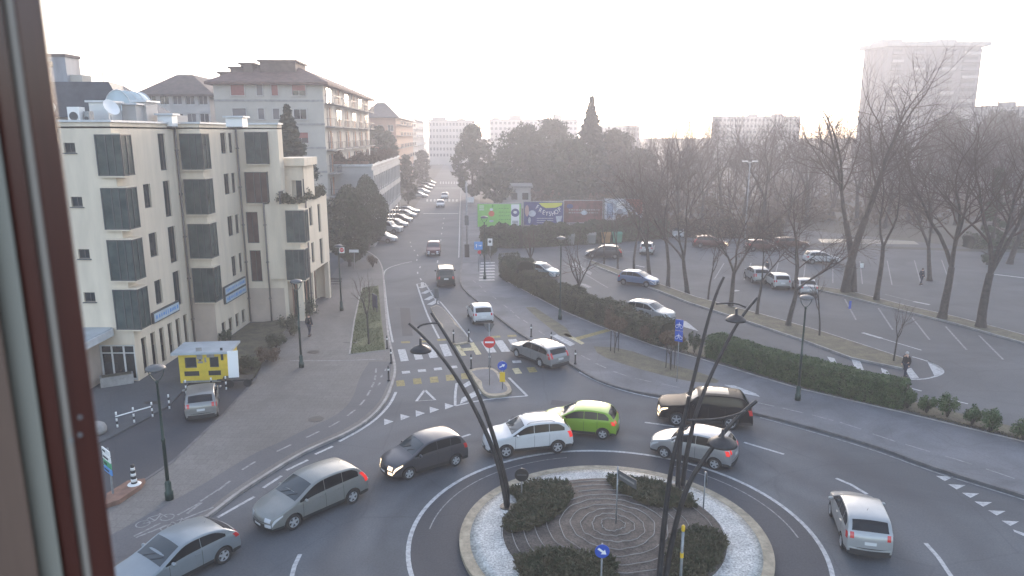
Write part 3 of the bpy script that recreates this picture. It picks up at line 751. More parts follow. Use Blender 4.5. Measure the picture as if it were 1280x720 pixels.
rt(104,111,139,44.5,.5,'air_conditioner','small dark grey roof box beside the pale ventilation unit','roof unit',M['metal_grey'],'fan')
rt(153,170,131,48,1.4,'roof_unit','light chimney block right of the glass vault on the roof','chimney',M['palewall'],'cap')
rt(168,183,127.5,49,1.6,'roof_unit','tallest whitish stair block at the right end of the roof edge','roof unit',M['palewall'],'cap')
rt(281,302,147,51.8,1.0,'skylight','low white skylight on the middle cream unit','skylight',M['white'],'cap')
rt(196,214,144,49.6,.8,'skylight','low white skylight at the end of the nearest roof','skylight',M['white'],'cap')
d = thing('satellite_dish', 'tilted pale satellite dish near the window frame on the roof', 'satellite dish', (XA(64,140,44.5), 44.5, zr))
m = MB(); m.tube([(0,0,0),(0,0,.75)], .03, 6); m.build('mast', M['metal_grey'], d)
m = MB(); m.smooth = True; m.lathe([(.02,0),(.25,.04),(.42,.13),(.44,.16),(.42,.15),(.2,.07),(.02,.03)], (0,-.08,1.0), 20, 'Z', Matrix.Rotation(radians(70),4,'X')); m.build('dish', M['white'], d)
d = thing('satellite_dish', 'leaning satellite dish seen edge on in front of the glass vault', 'satellite dish', (XA(138,140,45), 45, zr))
m = MB(); m.tube([(0,0,0),(0,0,.7)], .03, 6); m.build('mast', M['metal_grey'], d)
m = MB(); m.smooth = True; m.lathe([(.02,0),(.3,.04),(.5,.13),(.52,.16),(.5,.15),(.2,.07),(.02,.03)], (0,0,1.1), 20, 'Z', Matrix.Rotation(radians(60),4,'Y') @ Matrix.Rotation(radians(20),4,'X')); m.build('dish', M['white'], d)
# hall with slate mansard and glass vault behind
ha = thing('hall_roof_building', 'building with a dark slate mansard and pale glass barrel vault behind the cream roof', 'building', (0,0,0))
Yh = 56.0
x0, x1 = XA(20,120,Yh), XA(152,120,Yh)
m = MB(); m.box(x0,x1,Yh+2,Yh+11,0,ZA(140,Yh)); m.build('wall', M['palewall'], ha)
m = MB(); za, zb = ZA(146,Yh), ZA(99,Yh)
a_, b_ = XA(20,100,Yh), XA(112,100,Yh)
vs = [(x0,Yh+1.2,za),(x1-.3,Yh+1.2,za),(x1-.3,Yh+11,za),(x0,Yh+11,za),(a_,Yh+2.6,zb),(b_,Yh+2.6,zb),(XA(146,107,Yh+8),Yh+9,ZA(107,Yh+9)),(a_,Yh+9,zb)]
m.add(vs, [(0,1,5,4),(1,2,6,5),(2,3,7,6),(3,0,4,7),(4,5,6,7),(3,2,1,0)]); m.build('mansard_roof', M['slate'], ha)
m = MB(); m.smooth = True; xv0, xv1 = XA(124,120,Yh), XA(158,120,Yh)
cx, rr = (xv0+xv1)/2, (xv1-xv0)/2; zc = ZA(138,Yh); hh = ZA(112,Yh)-zc
vs = [(cx-rr*cos(pi*i/12), Yh+.6+k*3.5, zc-.0+hh*sin(pi*i/12)) for k in range(2) for i in range(13)]
m.add(vs, [(i,i+1,14+i,13+i) for i in range(12)]+[list(range(13))[::-1]]); m.build('glass_vault', M['vaultglass'], ha)
m = MB()
for k in range(4): m.tube([(cx-(rr+.03)*cos(pi*i/12), Yh+.6+k*1.15, zc+(hh+.03)*sin(pi*i/12)) for i in range(13)], .035, 4)
m.build('vault_rib', M['coping'], ha)
m = MB(); m.box(xv0-.1,xv1+.1,Yh+.55,Yh+4.2,ZA(150,Yh)-2,zc-.003); m.build('vault_base', M['concrete'], ha)
# grey tall block at far left
Yg = 78
gt = thing('grey_block', 'tall grey block with a stepped corner at the left, just beside the window frame', 'building', (0,0,0))
m = MB(); m.box(XA(-60,80,Yg),XA(82,80,Yg),Yg,Yg+2.5,0,ZA(71,Yg)); m.build('wall', mat('blue grey cladding',(.24,.26,.29),.6,var=.3,scale=.5,stretch=(1,1,.2)), gt)
m = MB(); m.box(XA(82,80,Yg)+.003,XA(97,80,Yg),Yg+.5,Yg+2.2,0,ZA(93,Yg)); m.build('stair_block', M['greywall'], gt)
m = MB(); m.box(XA(54,80,Yg),XA(66,80,Yg),Yg-.06,Yg-.003,ZA(84,Yg),ZA(77,Yg)); m.build('window', M['glass'], gt)
m = MB(); m.box(XA(-60,80,Yg)-.1,XA(82,80,Yg)+.12,Yg-.12,Yg+2.6,ZA(71,Yg)+.003,ZA(71,Yg)+.3); m.build('roof', M['roof'], gt)
an = thing('roof_antenna', 'very thin roof mast against the white sky above the dark slate mansard', 'antenna', (XA(129,100,60), 60, ZA(107,60)))
m = MB(); m.tube([(0,0,-.5),(0,0,6.5)], [.03,.012], 5); m.build('mast', M['metal_grey'], an)
m = MB(); [m.box(-.4,.4,-.01,.01,5.2+k*.35,5.22+k*.35) for k in range(3)]; m.build('aerial', M['metal_grey'], an)
# canopy low wing at left
cy = thing('entrance_canopy', 'pale blue entrance canopy slab with a white fascia at the left wall', 'canopy', (0,0,0))
zc = ZA(411,42.4)
P = [(-34,42.55),(-34,38.6),(XA(100,440,38.8),38.8),(XA(141,411,42.3),42.3),(XA(139,411,42.3),42.55)]
m = MB(); m.prism(P, zc-.42, zc); m.build('fascia', M['coping'], cy)
m = MB(); m.prism([(a+.15*(-1 if a>-30 else 1)*0-.12, b+.03) for a,b in P], zc+.003, zc+.05); m.build('roof_sheet', M['kioskroof'], cy)
lw = thing('entrance_wing', 'low pinkish entrance wall under the pale canopy at the left', 'wall', (0,0,0))
m = MB(); m.box(-34, XA(118,450,41.9), 40.4, 42.55, .1, zc-.44); m.build('wall', M['cream_low'], lw)
# ---- buildings along the road
def road_block(name, label, px_corner, Yc, px_left, py_top, D, wm_, rows_f=None, rows_r=None, roof=None, cat='building', z0=0, top=None):
    """block whose front right corner stands at Yc; local y runs along the road"""
    c = PX(px_corner, 200, Yc); r = thing(name, label, cat, (c.x, Yc, 0), atan2(.0651, .9979))
    W_ = abs(XA(px_left,200,Yc)-c.x); z1 = ZA(py_top, Yc) if top is None else top
    fo_ = []; ro_ = []
    if rows_f:
        n, zs, ww, wh, mk = rows_f
        for z in zs:
            for i in range(n):
                cx = W_*(i+.5)/n; fo_.append(((cx-ww/2, cx+ww/2, z, z+wh), mk))
    if rows_r:
        n, zs, ww, wh, mk = rows_r
        for z in zs:
            for i in range(n):
                cx = D*(i+.5)/n; ro_.append(((cx-ww/2, cx+ww/2, z, z+wh), mk))
    m = MB()
    wall(m, (-W_,0,0), (1,0,0), W_, z0, z1, [o[0] for o in fo_]); wall(m, (0,0,0), (0,1,0), D, z0, z1, [o[0] for o in ro_])
    wall(m, (0,D,0), (-1,0,0), W_, z0, z1, []); wall(m, (-W_,D,0), (0,-1,0), D, z0, z1, [])
    m.add([(-W_,0,z1-.01),(0,0,z1-.01),(0,D,z1-.01),(-W_,D,z1-.01)], [(0,1,2,3)])
    m.build('wall', M[wm_], r)
    for o, mk in fo_: window(r, (-W_,0,0), (1,0,0), o, glass=random.choice(mk), frame='frame_white', sill=True)
    for o, mk in ro_: window(r, (0,0,0), (0,1,0), o, glass=random.choice(mk), frame='frame_white', sill=True)
    if roof:
        h, e, rm = roof; m = MB()
        vs = [(-W_-e,-e,z1),(e,-e,z1),(e,D+e,z1),(-W_-e,D+e,z1)]
        ins = min(W_, D)*.42
        vs += [(-W_+ins*.9,ins,z1+h),(-ins*.9,ins,z1+h),(-ins*.9,D-ins,z1+h),(-W_+ins*.9,D-ins,z1+h)]
        vs += [(a,b,z1-.25) for a,b,_ in vs[:4]]
        m.add(vs, [(0,1,5,4),(1,2,6,5),(2,3,7,6),(3,0,4,7),(4,5,6,7),(8,9,1,0),(9,10,2,1),(10,11,3,2),(11,8,0,3),(11,10,9,8)])
        m.build('roof', M[rm], r)
    else:
        m = MB(); m.box(-W_-.2,.2,-.2,D+.2,z1+.002,z1+.3); m.build('roof_edge', M['coping'], r)
    return r, W_, z1
def balconies(r, D, zs, n, ww, x=0, railm='frame_dark', side='right', W_=0):
    for z in zs:
        for i in range(n):
            c = D*(i+.5)/n
            m = MB()
            if side == 'right':
                m.box(x+.004, x+1.2, c-ww/2, c+ww/2, z-.15, z)
                m.m = 1
                m.box(x+1.14, x+1.18, c-ww/2+.05, c+ww/2-.05, z+.9, z+.95); m.box(x+.02,x+1.18,c-ww/2,c-ww/2+.04,z+.9,z+.95)
                k = -ww/2+.1
                while k < ww/2: m.box(x+1.15, x+1.17, c+k, c+k+.03, z+.002, z+.9); k += .3
            else:
                m.box(-W_+c-ww/2, -W_+c+ww/2, -1.2, -.004, z-.15, z)
                m.m = 1
                m.box(-W_+c-ww/2+.05, -W_+c+ww/2-.05, -1.18, -1.14, z+.05, z+.95)
            m.build('balcony', [M['concrete'], M[railm]], r)
GL = ['glass','glass','shutter_grey']; 
ap, W_, z1 = road_block('grey_apartment_block', 'grey five-row apartment block with red shutters and stepped roof, behind the cream building', 408, 93, 277, 103, 44, 'greywall', None, None, None)
for o in kids(ap):
    if o.name.startswith('roof_edge'): bpy.data.objects.remove(o)
zrows = [ZA(y, 93) for y in (119.5,149,178.5,208.5,238,268)]
m = MB(); wl_ops = []
def pxu(px): return (XA(px,150,93)-XA(408,150,93))/1.0
for z, mats_ in zip(zrows, (('shutter_red','shutter_grey','shutter_red','shutter_red'),('shutter_grey','shutter_grey','shutter_grey','glass'),('glass','shutter_red','glass','shutter_red'),('glass','shutter_grey','glass','glass'),('glass','glass','glass','shutter_grey'),('glass','glass','shutter_grey','glass'))):
    for (a, b), mt in zip(((297,313),(328,335),(346,353.5),(371,387)), mats_):
        u0, u1_ = pxu(a), pxu(b); mm = MB()
        mm.box(u0,u1_,-.10,-.004,z,z+1.25); mm.m = 1
        mm.box(u0-.1,u1_+.1,-.16,-.004,z-.12,z-.01); mm.box(u0-.09,u0-.004,-.13,-.004,z,z+1.3); mm.box(u1_+.004,u1_+.09,-.13,-.004,z,z+1.3); mm.box(u0-.09,u1_+.09,-.13,-.004,z+1.305,z+1.38)
        if mt == 'glass' or (mt == 'shutter_red' and a == 371): mm.m = 2; mm.box(u0+.05,u1_-.05,-.125,-.106,z,z+(.6 if mt!='glass' else 1.2)); mm.m = 1; mm.box((u0+u1_)/2-.03,(u0+u1_)/2+.03,-.135,-.127,z,z+(.6 if mt!='glass' else 1.2))
        mm.build('window', [M[mt if mt != 'glass' else 'frame_white'], M['palewall'], M['glass']], ap)
mm = MB()
for z in zrows: mm.box(-W_,.05,-.07,-.004,z-.75,z-.5)
mm.build('string_course', M['concrete'], ap)
m = MB(); h0 = z1; e = .8
ridge = ZA(82,105)
vs = [(-W_-e,-e,h0-.35),(-W_/2,-e,h0+.75),(e,-e,h0-.1),(e+.4,45,h0-.1),(-W_/2,45,h0+.8),(-W_-e,45,h0-.35),(-W_*.75,5,ridge-1.0),(-W_*.3,4,ridge-.6),(-W_*.3,40,ridge-.6),(-W_*.75,40,ridge-1)]
# low hipped roof with a dark edge
vs = [(-W_-e,-e,h0),(e,-e,h0),(e+.3,45,h0),(-W_-e,45,h0),(-W_*.8,5,ridge-.9),(-W_*.28,5,ridge-.9),(-W_*.28,40,ridge-.9),(-W_*.8,40,ridge-.9)]
vs += [(a,b,h0-.3) for a,b,_ in vs[:4]]
m.add(vs, [(0,1,5,4),(1,2,6,5),(2,3,7,6),(3,0,4,7),(4,5,6,7),(8,9,1,0),(9,10,2,1),(10,11,3,2),(11,8,0,3),(11,10,9,8)])
m.build('roof', M['redroof'], ap)
m = MB()
for a, b, t in ((283,296,93.5),(296,309,87),(309,323,82),(332,375,78.5)):
    x0_, x1_ = XA(a,90,97)-ap.location.x, XA(b,90,97)-ap.location.x
    m.box(x0_,x1_,3,9,h0-.2,ZA(t,97))
    m.box(x0_-.25,x1_+.25,2.7,9.3,ZA(t,97)+.003,ZA(t,97)+.22)
m.build('dormer', [M['roof']], ap)
for k, z in enumerate(zrows[:5]):
    for i in range(6):
        mm = MB(); c_ = 3.6+i*7.2; mm.box(.004,.08,c_-1.6,c_-.4,z-.8,z+1.4); mm.m = 1; mm.box(.09,.12,c_-1.0,c_-.96,z-.8,z+1.4); mm.m = 0; mm.box(.004,.08,c_+.5,c_+1.6,z-.8,z+1.4); mm.m=2; mm.box(.004,.14,c_+.0,c_+.4,z-.8,z+1.5)
        mm.build('balcony_door', [M['shutter_grey' if (i+k)%2 else 'glass_brown'], M['frame_white'], M['orangewall']], ap)
balconies(ap, 43, [z-.85 for z in zrows[:5]], 6, 5.6)
# hip roofed block left of it
hb, W2, zz = road_block('hip_roofed_block', 'grey block with a wide hipped dark roof, left of the apartment block with red shutters', 268, 108, 191, 118, 16, 'palewall', (5, [ZA(131,108), ZA(155,108)], 1.3, 1.5, GL), None, (ZA(99,112)-ZA(118,108)+.6, 1.0, 'roof'))
# office building
of, W3, z3 = road_block('office_building', 'long low office building with bands of windows and a planted roof, beside the parked cars', 464, 98, 411, 208, 41, 'officewall', (2, [4.2], 2.4, 1.6, ['glass']), (16, [4.1, 7.4], 1.35, 1.65, ['glass','glass','shutter_grey']), None)
m = MB()
for z in (2.9, 6.35, 9.6): m.box(.004,.22,-.1,41.05,z,z+.75)
for k in range(17): m.box(.006,.16,41*k/16-.12,41*k/16+.12,3.66,9.58)
m.build('concrete_band', M['officewall'], of)
for k in range(8): m = MB(); m.box(.004,.05,2+k*5,5+k*5,.3,2.6); m.build('shop_window', M['glass'], of)
# orange block, pale blocks farther on
ob, W4, z4 = road_block('orange_apartment_block', 'orange brick apartment block with a pale hipped roof beyond the office', 496, 186, 458, 146, 62, 'orangewall', (3, [3.5,6.6,9.7,12.8,15.9], 1.4, 1.5, GL), None, (3.6, .9, 'slate'))
balconies(ob, 60, [5.5,8.6,11.7,14.8,17.6], 6, 7.5)
wb, W5, z5 = road_block('pale_balcony_block', 'pale apartment block with stacked white balconies beyond the orange one', 517, 256, 497, 148, 70, 'palewall', (2, [6,9,12,15,18], 1.4, 1.5, GL), None, None)
balconies(wb, 66, [5,8,11,14,17,20], 5, 8, railm='frame_white')
def far_block(name, label, px0, px1, pt, Y, D, wm_, floors=6, n=8, roofm=None, steps=()):
    x0_, x1_ = XA(px0,160,Y), XA(px1,160,Y); z = ZA(pt, Y)
    r = thing(name, label, 'building', ((x0_+x1_)/2, Y, 0)); h = (x1_-x0_)/2
    m = MB(); m.box(-h,h,0,D,0,z); m.build('wall', M[wm_], r)
    m = MB(); m.box(-h-.4,h+.4,-.4,D+.4,z+.003,z+.5)
    for a, b, t in steps: m.box(XA(a,150,Y)-r.location.x, XA(b,150,Y)-r.location.x, 2, 8, z+.5, ZA(t,Y))
    m.build('roof', M[roofm or 'concrete'], r)
    first = None; ws_ = min(.9, h/n*.55)
    for f_ in range(floors):
        zz_ = z-2.4-f_*3.05
        if zz_ < 1: break
        for i in range(n):
            cx = -h+2*h*(i+.5)/n
            if first is None:
                m = MB(); m.box(-ws_,ws_,-.08,-.004,0,1.4); first = m.build('window', M['glass'], r); o = first
            else: o = first.copy(); COL.objects.link(o); o.parent = r
            o.location = (cx, 0, zz_)
    return r
far_block('far_block', 'hazy pale block at the end of the left row of houses', 536, 590, 151, 372, 30, 'palewall', 6, 13, steps=((540,556,146),(572,580,148)))
far_block('far_block', 'hazy long apartment block behind the dark trees, right of the road end', 612, 722, 150, 420, 5, 'palewall', 4, 20, steps=((636,652,144),(692,702,143),(615,624,147)))
far_block('far_block', 'low hazy block between the bare poplars and the sunlit sky', 728, 800, 158, 460, 25, 'palewall', 4, 16)
far_block('far_block', 'hazy wide block left of the tower, behind the tall bare tree', 893, 1000, 146, 390, 5, 'palewall', 4, 22, steps=((940,948,142),(970,980,142)))
far_block('far_block', 'pale lower block at the foot of the tower', 1110, 1150, 142, 300, 20, 'palewall', 6, 10)
far_block('far_block', 'pale flat block at the right edge beyond the trees', 1232, 1330, 134, 280, 25, 'palewall', 6, 12, steps=((1262,1272,127),))
# low grey shed roofs in the park, seen through branches
far_block('park_shed', 'low pale shed seen through the branches behind the posters', 622, 664, 235, 150, 8, 'palewall', 1, 3)
# tower
Yt = 305
tx0, tx1 = XA(1078,100,Yt), XA(1222,100,Yt); zt_ = ZA(58,Yt)
tw = thing('tower_block', 'tall seventeen-storey residential tower with stacked balconies on the right skyline', 'building', ((tx0+tx1)/2, Yt, 0))
h = (tx1-tx0)/2; sx = XA(1106,100,Yt)-tw.location.x
m = MB(); xl_ = XA(1077,100,Yt+14)-tw.location.x; m.prism([(xl_,14),(sx,0),(h,0),(h,14)], 0, zt_); m.build('wall', M['towerwall'], tw)
m = MB(); m.prism([(xl_-2.2,14.5),(sx-1.2,-2.0),(h+2.4,-2.2),(h+2.4,14),(xl_,17)], zt_+.003, zt_+1.6); m.build('roof', M['greywall'], tw)
for a, b, t in ((1110,1137,47),(1181,1206,47),(1150,1160,52)):
    m = MB(); m.box(XA(a,50,Yt)-tw.location.x, XA(b,50,Yt)-tw.location.x, 5, 14, zt_+1.6, ZA(t,Yt)); m.build('roof_plant', M['greywall'], tw)
m = MB(); m.tube([(XA(1113,50,Yt)-tw.location.x,6,zt_+2),(XA(1113,50,Yt)-tw.location.x,6,zt_+8)], .15, 5)
m.build('mast', M['greywall'], tw)
cols = [(1112,1124),(1138,1151),(1174,1190),(1200,1219)]
for f_ in range(17):
    z = zt_-3.1*(f_+1)
    if z < 2: break
    for a, b in cols:
        x0_, x1_ = XA(a,100,Yt)-tw.location.x, XA(b,100,Yt)-tw.location.x
        m = MB(); m.box(x0_,x1_,-.06,-.004,z,z+2.3); m.m = 1; m.box(x0_-.3,x1_+.3,-1.6,-.065,z-.15,z); m.box(x0_-.3,x1_+.3,-1.6,-1.5,z,z+.95)
        m.build('balcony', [M['glass'], M['towerwall'] if (f_+a)%3 else M['greywall']], tw)
m = MB()
for px in (1128,1133,1156,1161,1166,1195,1222):
    x_ = XA(px,100,Yt)-tw.location.x; m.box(x_-.35,x_+.35,-.08,-.004,2,zt_-1)
for k in range(3):
    t = .2+.28*k; x_ = xl_+(sx-xl_)*t; y_ = 14*(1-t); m.box(x_-.5,x_+.5,y_-1.1,y_+.4,2,zt_-1)
m.build('window_strip', M['shutter_grey'], tw)
# window frame round the camera
wf = thing('window_frame', 'brown wooden window frame with a beige seal at the left edge, out of focus', 'window frame', (0,0,CH))
def board(name, m_, p0, p1, Y, dep):
    """upright board: p0, p1 are its left and right edges at half height"""
    m = MB(); a = XA(p0,360,Y); b = XA(p1,360,Y); k = (Y+dep)/Y*1.01
    m.prism([(a,Y),(b,Y),(b*k,Y+dep),(a*k,Y+dep)], -.9, 1.0)
    o = m.build(name, M[m_], wf); 
    md = o.modifiers.new('Bevel','BEVEL'); md.width = .002; md.segments = 2
board('outer_sash', 'wood_brown', 66, 99, .42, .03)
board('seal_strip', 'seal', 53.5, 66, .423, .026)
board('inner_sash', 'wood_brown', 27, 53, .42, .03)
board('reveal', 'pvc', -6, 27, .417, .02)
board('inner_board', 'innerwood', -160, -6, .41, .02)
m = MB()
for x, z in ((XA(87,440,.42),ZA(543,.42)-CH),(XA(75,440,.42),ZA(550,.42)-CH),(XA(101,521,.42),ZA(521,.42)-CH)): m.lathe([(.0012,0),(.001,.0015),(0,.002)], (x,.419,z), 10, 'Y', None)
m.build('screw', M['metal_grey'], wf)
# ------------------------------------------------------------------ vegetation
def rvec(r): 
    return Vector((r.gauss(0,1), r.gauss(0,1), r.gauss(0,1))).normalized()
def bare_tree(seed, H, spread, trunk_h, r0, forks=3, lean=0, levels=4, kids_=(4,5,5,6), upright=.5, twig_r=.012, gnarl=.18, split=0):
    """returns trunk MB (trunk and limbs) and crown MB (branches and twigs)"""
    R = random.Random(seed); tr = MB(); cr = MB(); tr.smooth = True
    def branch(p, d, L, r, lv):
        n = 5 if lv <= 1 else (4 if lv == 2 else (3 if lv == 3 else 2))
        pts = [p]; rads = [r]; dd = d.copy()
        for i in range(n):
            dd = (dd+rvec(R)*gnarl*(1 if lv < 3 else 1.3)+Vector((0,0,upright*.22))).normalized()
            pts.append(pts[-1]+dd*L/n); rads.append(r*(1-(.55 if lv < levels else .8)*(i+1)/n))
        mb = tr if lv <= 1 else cr
        mb.tube(pts, rads, (8,7,5,4,3,3)[min(lv,5)], cap=False)
        if lv >= levels: return
        nk = kids_[lv] if lv < len(kids_) else 4
        for k in range(nk):
            t = (.35+.65*(k+R.random()*.8)/nk) if lv else (.55+.45*(k+R.random())/nk)
            t = min(.99, t); x = t*n; i = min(n-1, int(x)); q = pts[i].lerp(pts[i+1], x-i)
            rr = (rads[i]*(1-(x-i))+rads[i+1]*(x-i))
            ax = (pts[i+1]-pts[i]).normalized()
            side = rvec(R); side = (side-ax*side.dot(ax)).normalized()
            ang = radians(R.uniform(24, 52)) if lv else radians(R.uniform(16, 40))
            nd = (ax*cos(ang)+side*sin(ang)*(1+spread*.4)).normalized()
            branch(q, nd, L*R.uniform(.5,.78)*(1.0 if k < nk-1 else 1.1), rr*R.uniform(.5,.72), lv+1)
        if lv < levels-1 and lv > 0: branch(pts[-1], dd, L*.6, rads[-1], lv+1)
    d0 = Vector((lean,0,1)).normalized()
    pts = [Vector((0,0,-.1))]; rads = [r0*1.35]; dd = d0.copy(); n = 6
    for i in range(n):
        dd = (dd+Vector((R.gauss(0,1),R.gauss(0,1),0))*.04).normalized(); pts.append(pts[-1]+dd*trunk_h/n); rads.append(r0*(1-.3*(i+1)/n))
    tr.tube(pts, rads, 10, cap=False)
    Ll = (H-trunk_h)*.62
    for k in range(forks):
        a = 2*pi*k/forks+R.random()*.8; an = radians(R.uniform(10, 28))*(.6+spread)
        nd = (dd*cos(an)+Vector((cos(a),sin(a),0))*sin(an)).normalized()
        branch(pts[-1]-dd*.1*(k>0), nd, Ll*R.uniform(.8,1.05), rads[-1]*.72, 1)
    return tr, cr
class P:  # prototypes keep their meshes so copies share them
    pass
def proto(name, args, m1='bark', m2='twig'):
    tr, cr = bare_tree(**args)
    a = bpy.data.meshes.new(name+'_trunk'); a.from_pydata(tr.v, [], tr.f); a.materials.append(M[m1]); a.polygons.foreach_set('use_smooth', tr.sm)
    b = bpy.data.meshes.new(name+'_crown'); b.from_pydata(cr.v, [], cr.f); b.materials.append(M[m2])
    return a, b
def plant_tree(name, label, pr, loc, s=1, rz=0, group=None, sz=None, parts=('trunk','crown'), cat='tree'):
    r = thing(name, label, cat, loc, rz, group); r.scale = (s, s, sz or s)
    for n_, me in zip(parts, pr):
        o = bpy.data.objects.new(n_, me); COL.objects.link(o); o.parent = r
    return r
PT = {
 'big': proto('big', dict(seed=5, H=20, spread=.75, trunk_h=6.8, r0=.36, forks=2, kids_=(3,5,7,8), levels=4, upright=.30, gnarl=.2)),
 'big2': proto('big2', dict(seed=17, H=16, spread=.5, trunk_h=4.6, r0=.36, forks=3, kids_=(3,5,7,8), levels=4, upright=.22, gnarl=.22)),
 'mid': proto('mid', dict(seed=8, H=13, spread=.7, trunk_h=3.6, r0=.24, forks=3, kids_=(3,5,7,8), levels=4, upright=.25, gnarl=.22)),
 'mid2': proto('mid2', dict(seed=29, H=13, spread=.25, trunk_h=4.5, r0=.2, forks=2, kids_=(3,5,7,9), levels=4, upright=.5)),
 'young': proto('young', dict(seed=31, H=6.5, spread=.35, trunk_h=2.6, r0=.09, forks=3, kids_=(3,4,4,4), levels=3, upright=.5)),
 'small': proto('small', dict(seed=41, H=4.6, spread=.8, trunk_h=1.5, r0=.11, forks=4, kids_=(3,4,4,4), levels=3, upright=.1)),
}
rowt = 'trees in the planted strips of the car park'
def base(px, py, z=0): return tuple(G(px, py, z))
# the far row of big trees
plant_tree('bare_tree', 'tallest bare tree with a double trunk, in the far strip right of the white car', PT['big'], base(1057,366), 1.14, radians(20), rowt)
q = G(1060.5, 366.5); plant_tree('bare_tree', 'second stem leaning right beside the tallest bare tree', PT['big'], (q.x+.5, q.y+.3, 0), 1.04, radians(215), rowt)
plant_tree('bare_tree', 'slim upright bare tree just right of the tallest double one', PT['mid2'], base(1095,376), 1.18, radians(80), rowt)
plant_tree('bare_tree', 'thick bare tree leaning right with low forked limbs, in the far strip', PT['big2'], base(1177,399), .98, radians(130), rowt)
plant_tree('bare_tree', 'rightmost thick bare tree of the far strip, beside the frame edge', PT['big2'], base(1226,410), 1.0, radians(10), rowt)
plant_tree('bare_tree', 'dark bare tree behind the leaning one, with a slanting trunk', PT['mid'], base(1162,351), 1.0, radians(50), rowt)
plant_tree('bare_tree', 'bare tree at the far right edge of the car park', PT['mid'], base(1262,330), 1.35, radians(250), rowt)
# the near strip
plant_tree('bare_tree', 'stout bare tree with a clean forked trunk, left of the three parked rear ends', PT['mid'], base(913,384), .92, radians(200), rowt)
plant_tree('bare_tree', 'bare tree with low spreading forks in front of the right silver car', PT['mid'], base(985,408), .86, radians(300), rowt)
plant_tree('bare_tree', 'thin bare tree between the stout tree and the three rear ends', PT['mid2'], base(946,394), .7, radians(140), rowt)
plant_tree('bare_tree', 'leaning bare tree left of the reddish haze, near the blue hatchback', PT['mid'], base(812,350), .95, radians(60), rowt)
plant_tree('bare_tree', 'slender bare tree second after the blue hatchback in the strip', PT['mid2'], base(835,359), 1.0, radians(20), rowt)
plant_tree('bare_tree', 'low forked bare tree third after the blue hatchback in the strip', PT['mid'], base(859,367), .95, radians(100), rowt)
plant_tree('young_tree', 'curved thin young tree fourth after the blue hatchback', PT['young'], base(885,376), 1.1, radians(230), rowt)
plant_tree('young_tree', 'thin stem with hardly any crown at the left end of the near strip', PT['young'], base(755,331), 1.2, 0, rowt)
plant_tree('young_tree', 'second thin stem from the left end of the near strip', PT['young'], base(772,337), 1.3, 2, rowt)
plant_tree('young_tree', 'third thin stem, just above the roof of the blue hatchback', PT['mid2'], base(792,341), .75, 4, rowt)
plant_tree('young_tree', 'thin sapling right of the tall green lamp post', PT['young'], base(1024,421), .85, 1, rowt)
plant_tree('young_tree', 'sapling at the tip of the hatched island beside the walker in the pale hat', PT['young'], base(1117,453), .72, 3, rowt)
# between the hedge and the car park
plant_tree('spreading_tree', 'small spreading bare tree behind the left end of the hedge', PT['small'], base(664,342), 1.35, 1.2)
plant_tree('spreading_tree', 'small umbrella shaped bare tree behind the hedge beside the lamp post', PT['small'], base(723,383), 1.45, 2.2)
plant_tree('young_tree', 'bare young tree inside the grass verge on the left pavement', PT['young'], base(461,430,.12), .85, .4)
# staked saplings on the right pavement
for (px, py, lb) in ((768,440,'reddish sapling tied to three stakes on the right pavement, near the grey estate car'),(838,461,'sapling tied to stakes beside the blue cycle sign')):
    q = G(px, py, .12); r = thing('staked_sapling', lb, 'sapling', tuple(q))
    tr, cr = bare_tree(seed=px, H=2.9, spread=.7, trunk_h=1.2, r0=.04, forks=4, kids_=(3,4,5,5), levels=3, upright=.3, gnarl=.25)
    tr.build('trunk', M['bark'], r); cr.build('crown', M['twig_red'], r)
    R_ = random.Random(px); m = MB()
    for _ in range(900):
        v = rvec(R_)*(.35+.65*R_.random())**.5*.85; v.z = v.z*.55+2.1
        n_ = rvec(R_)*.05; t_ = rvec(R_)*.05; m.add([v-n_-t_, v+n_-t_, v+n_+t_, v-n_+t_], [(0,1,2,3)])
    m.build('dry_leaves', M['leaf_brown'], r)
    for k in range(3):
        m = MB(); a = k*2.1+.4; m.tube([(.32*cos(a),.32*sin(a),-.1),(.3*cos(a),.3*sin(a),1.5)], .03, 6); m.build('stake', M['bark'], r)
def leafy(mb, c, rx, ry, rz_, n, s, R, shell=.55, flat=0):
    for _ in range(n):
        d = rvec(R); f_ = shell+(1-shell)*R.random()**.6
        p = Vector((c[0]+d.x*rx*f_, c[1]+d.y*ry*f_, c[2]+d.z*rz_*f_))
        n1 = rvec(R); t_ = n1.cross(d if abs(n1.dot(d)) < .95 else Vector((0,0,1))).normalized(); sz = s*R.uniform(.6,1.3)
        mb.add([p-n1*sz-t_*sz*.6, p+n1*sz-t_*sz*.6, p+n1*sz+t_*sz*.6, p-n1*sz+t_*sz*.6], [(0,1,2,3)])
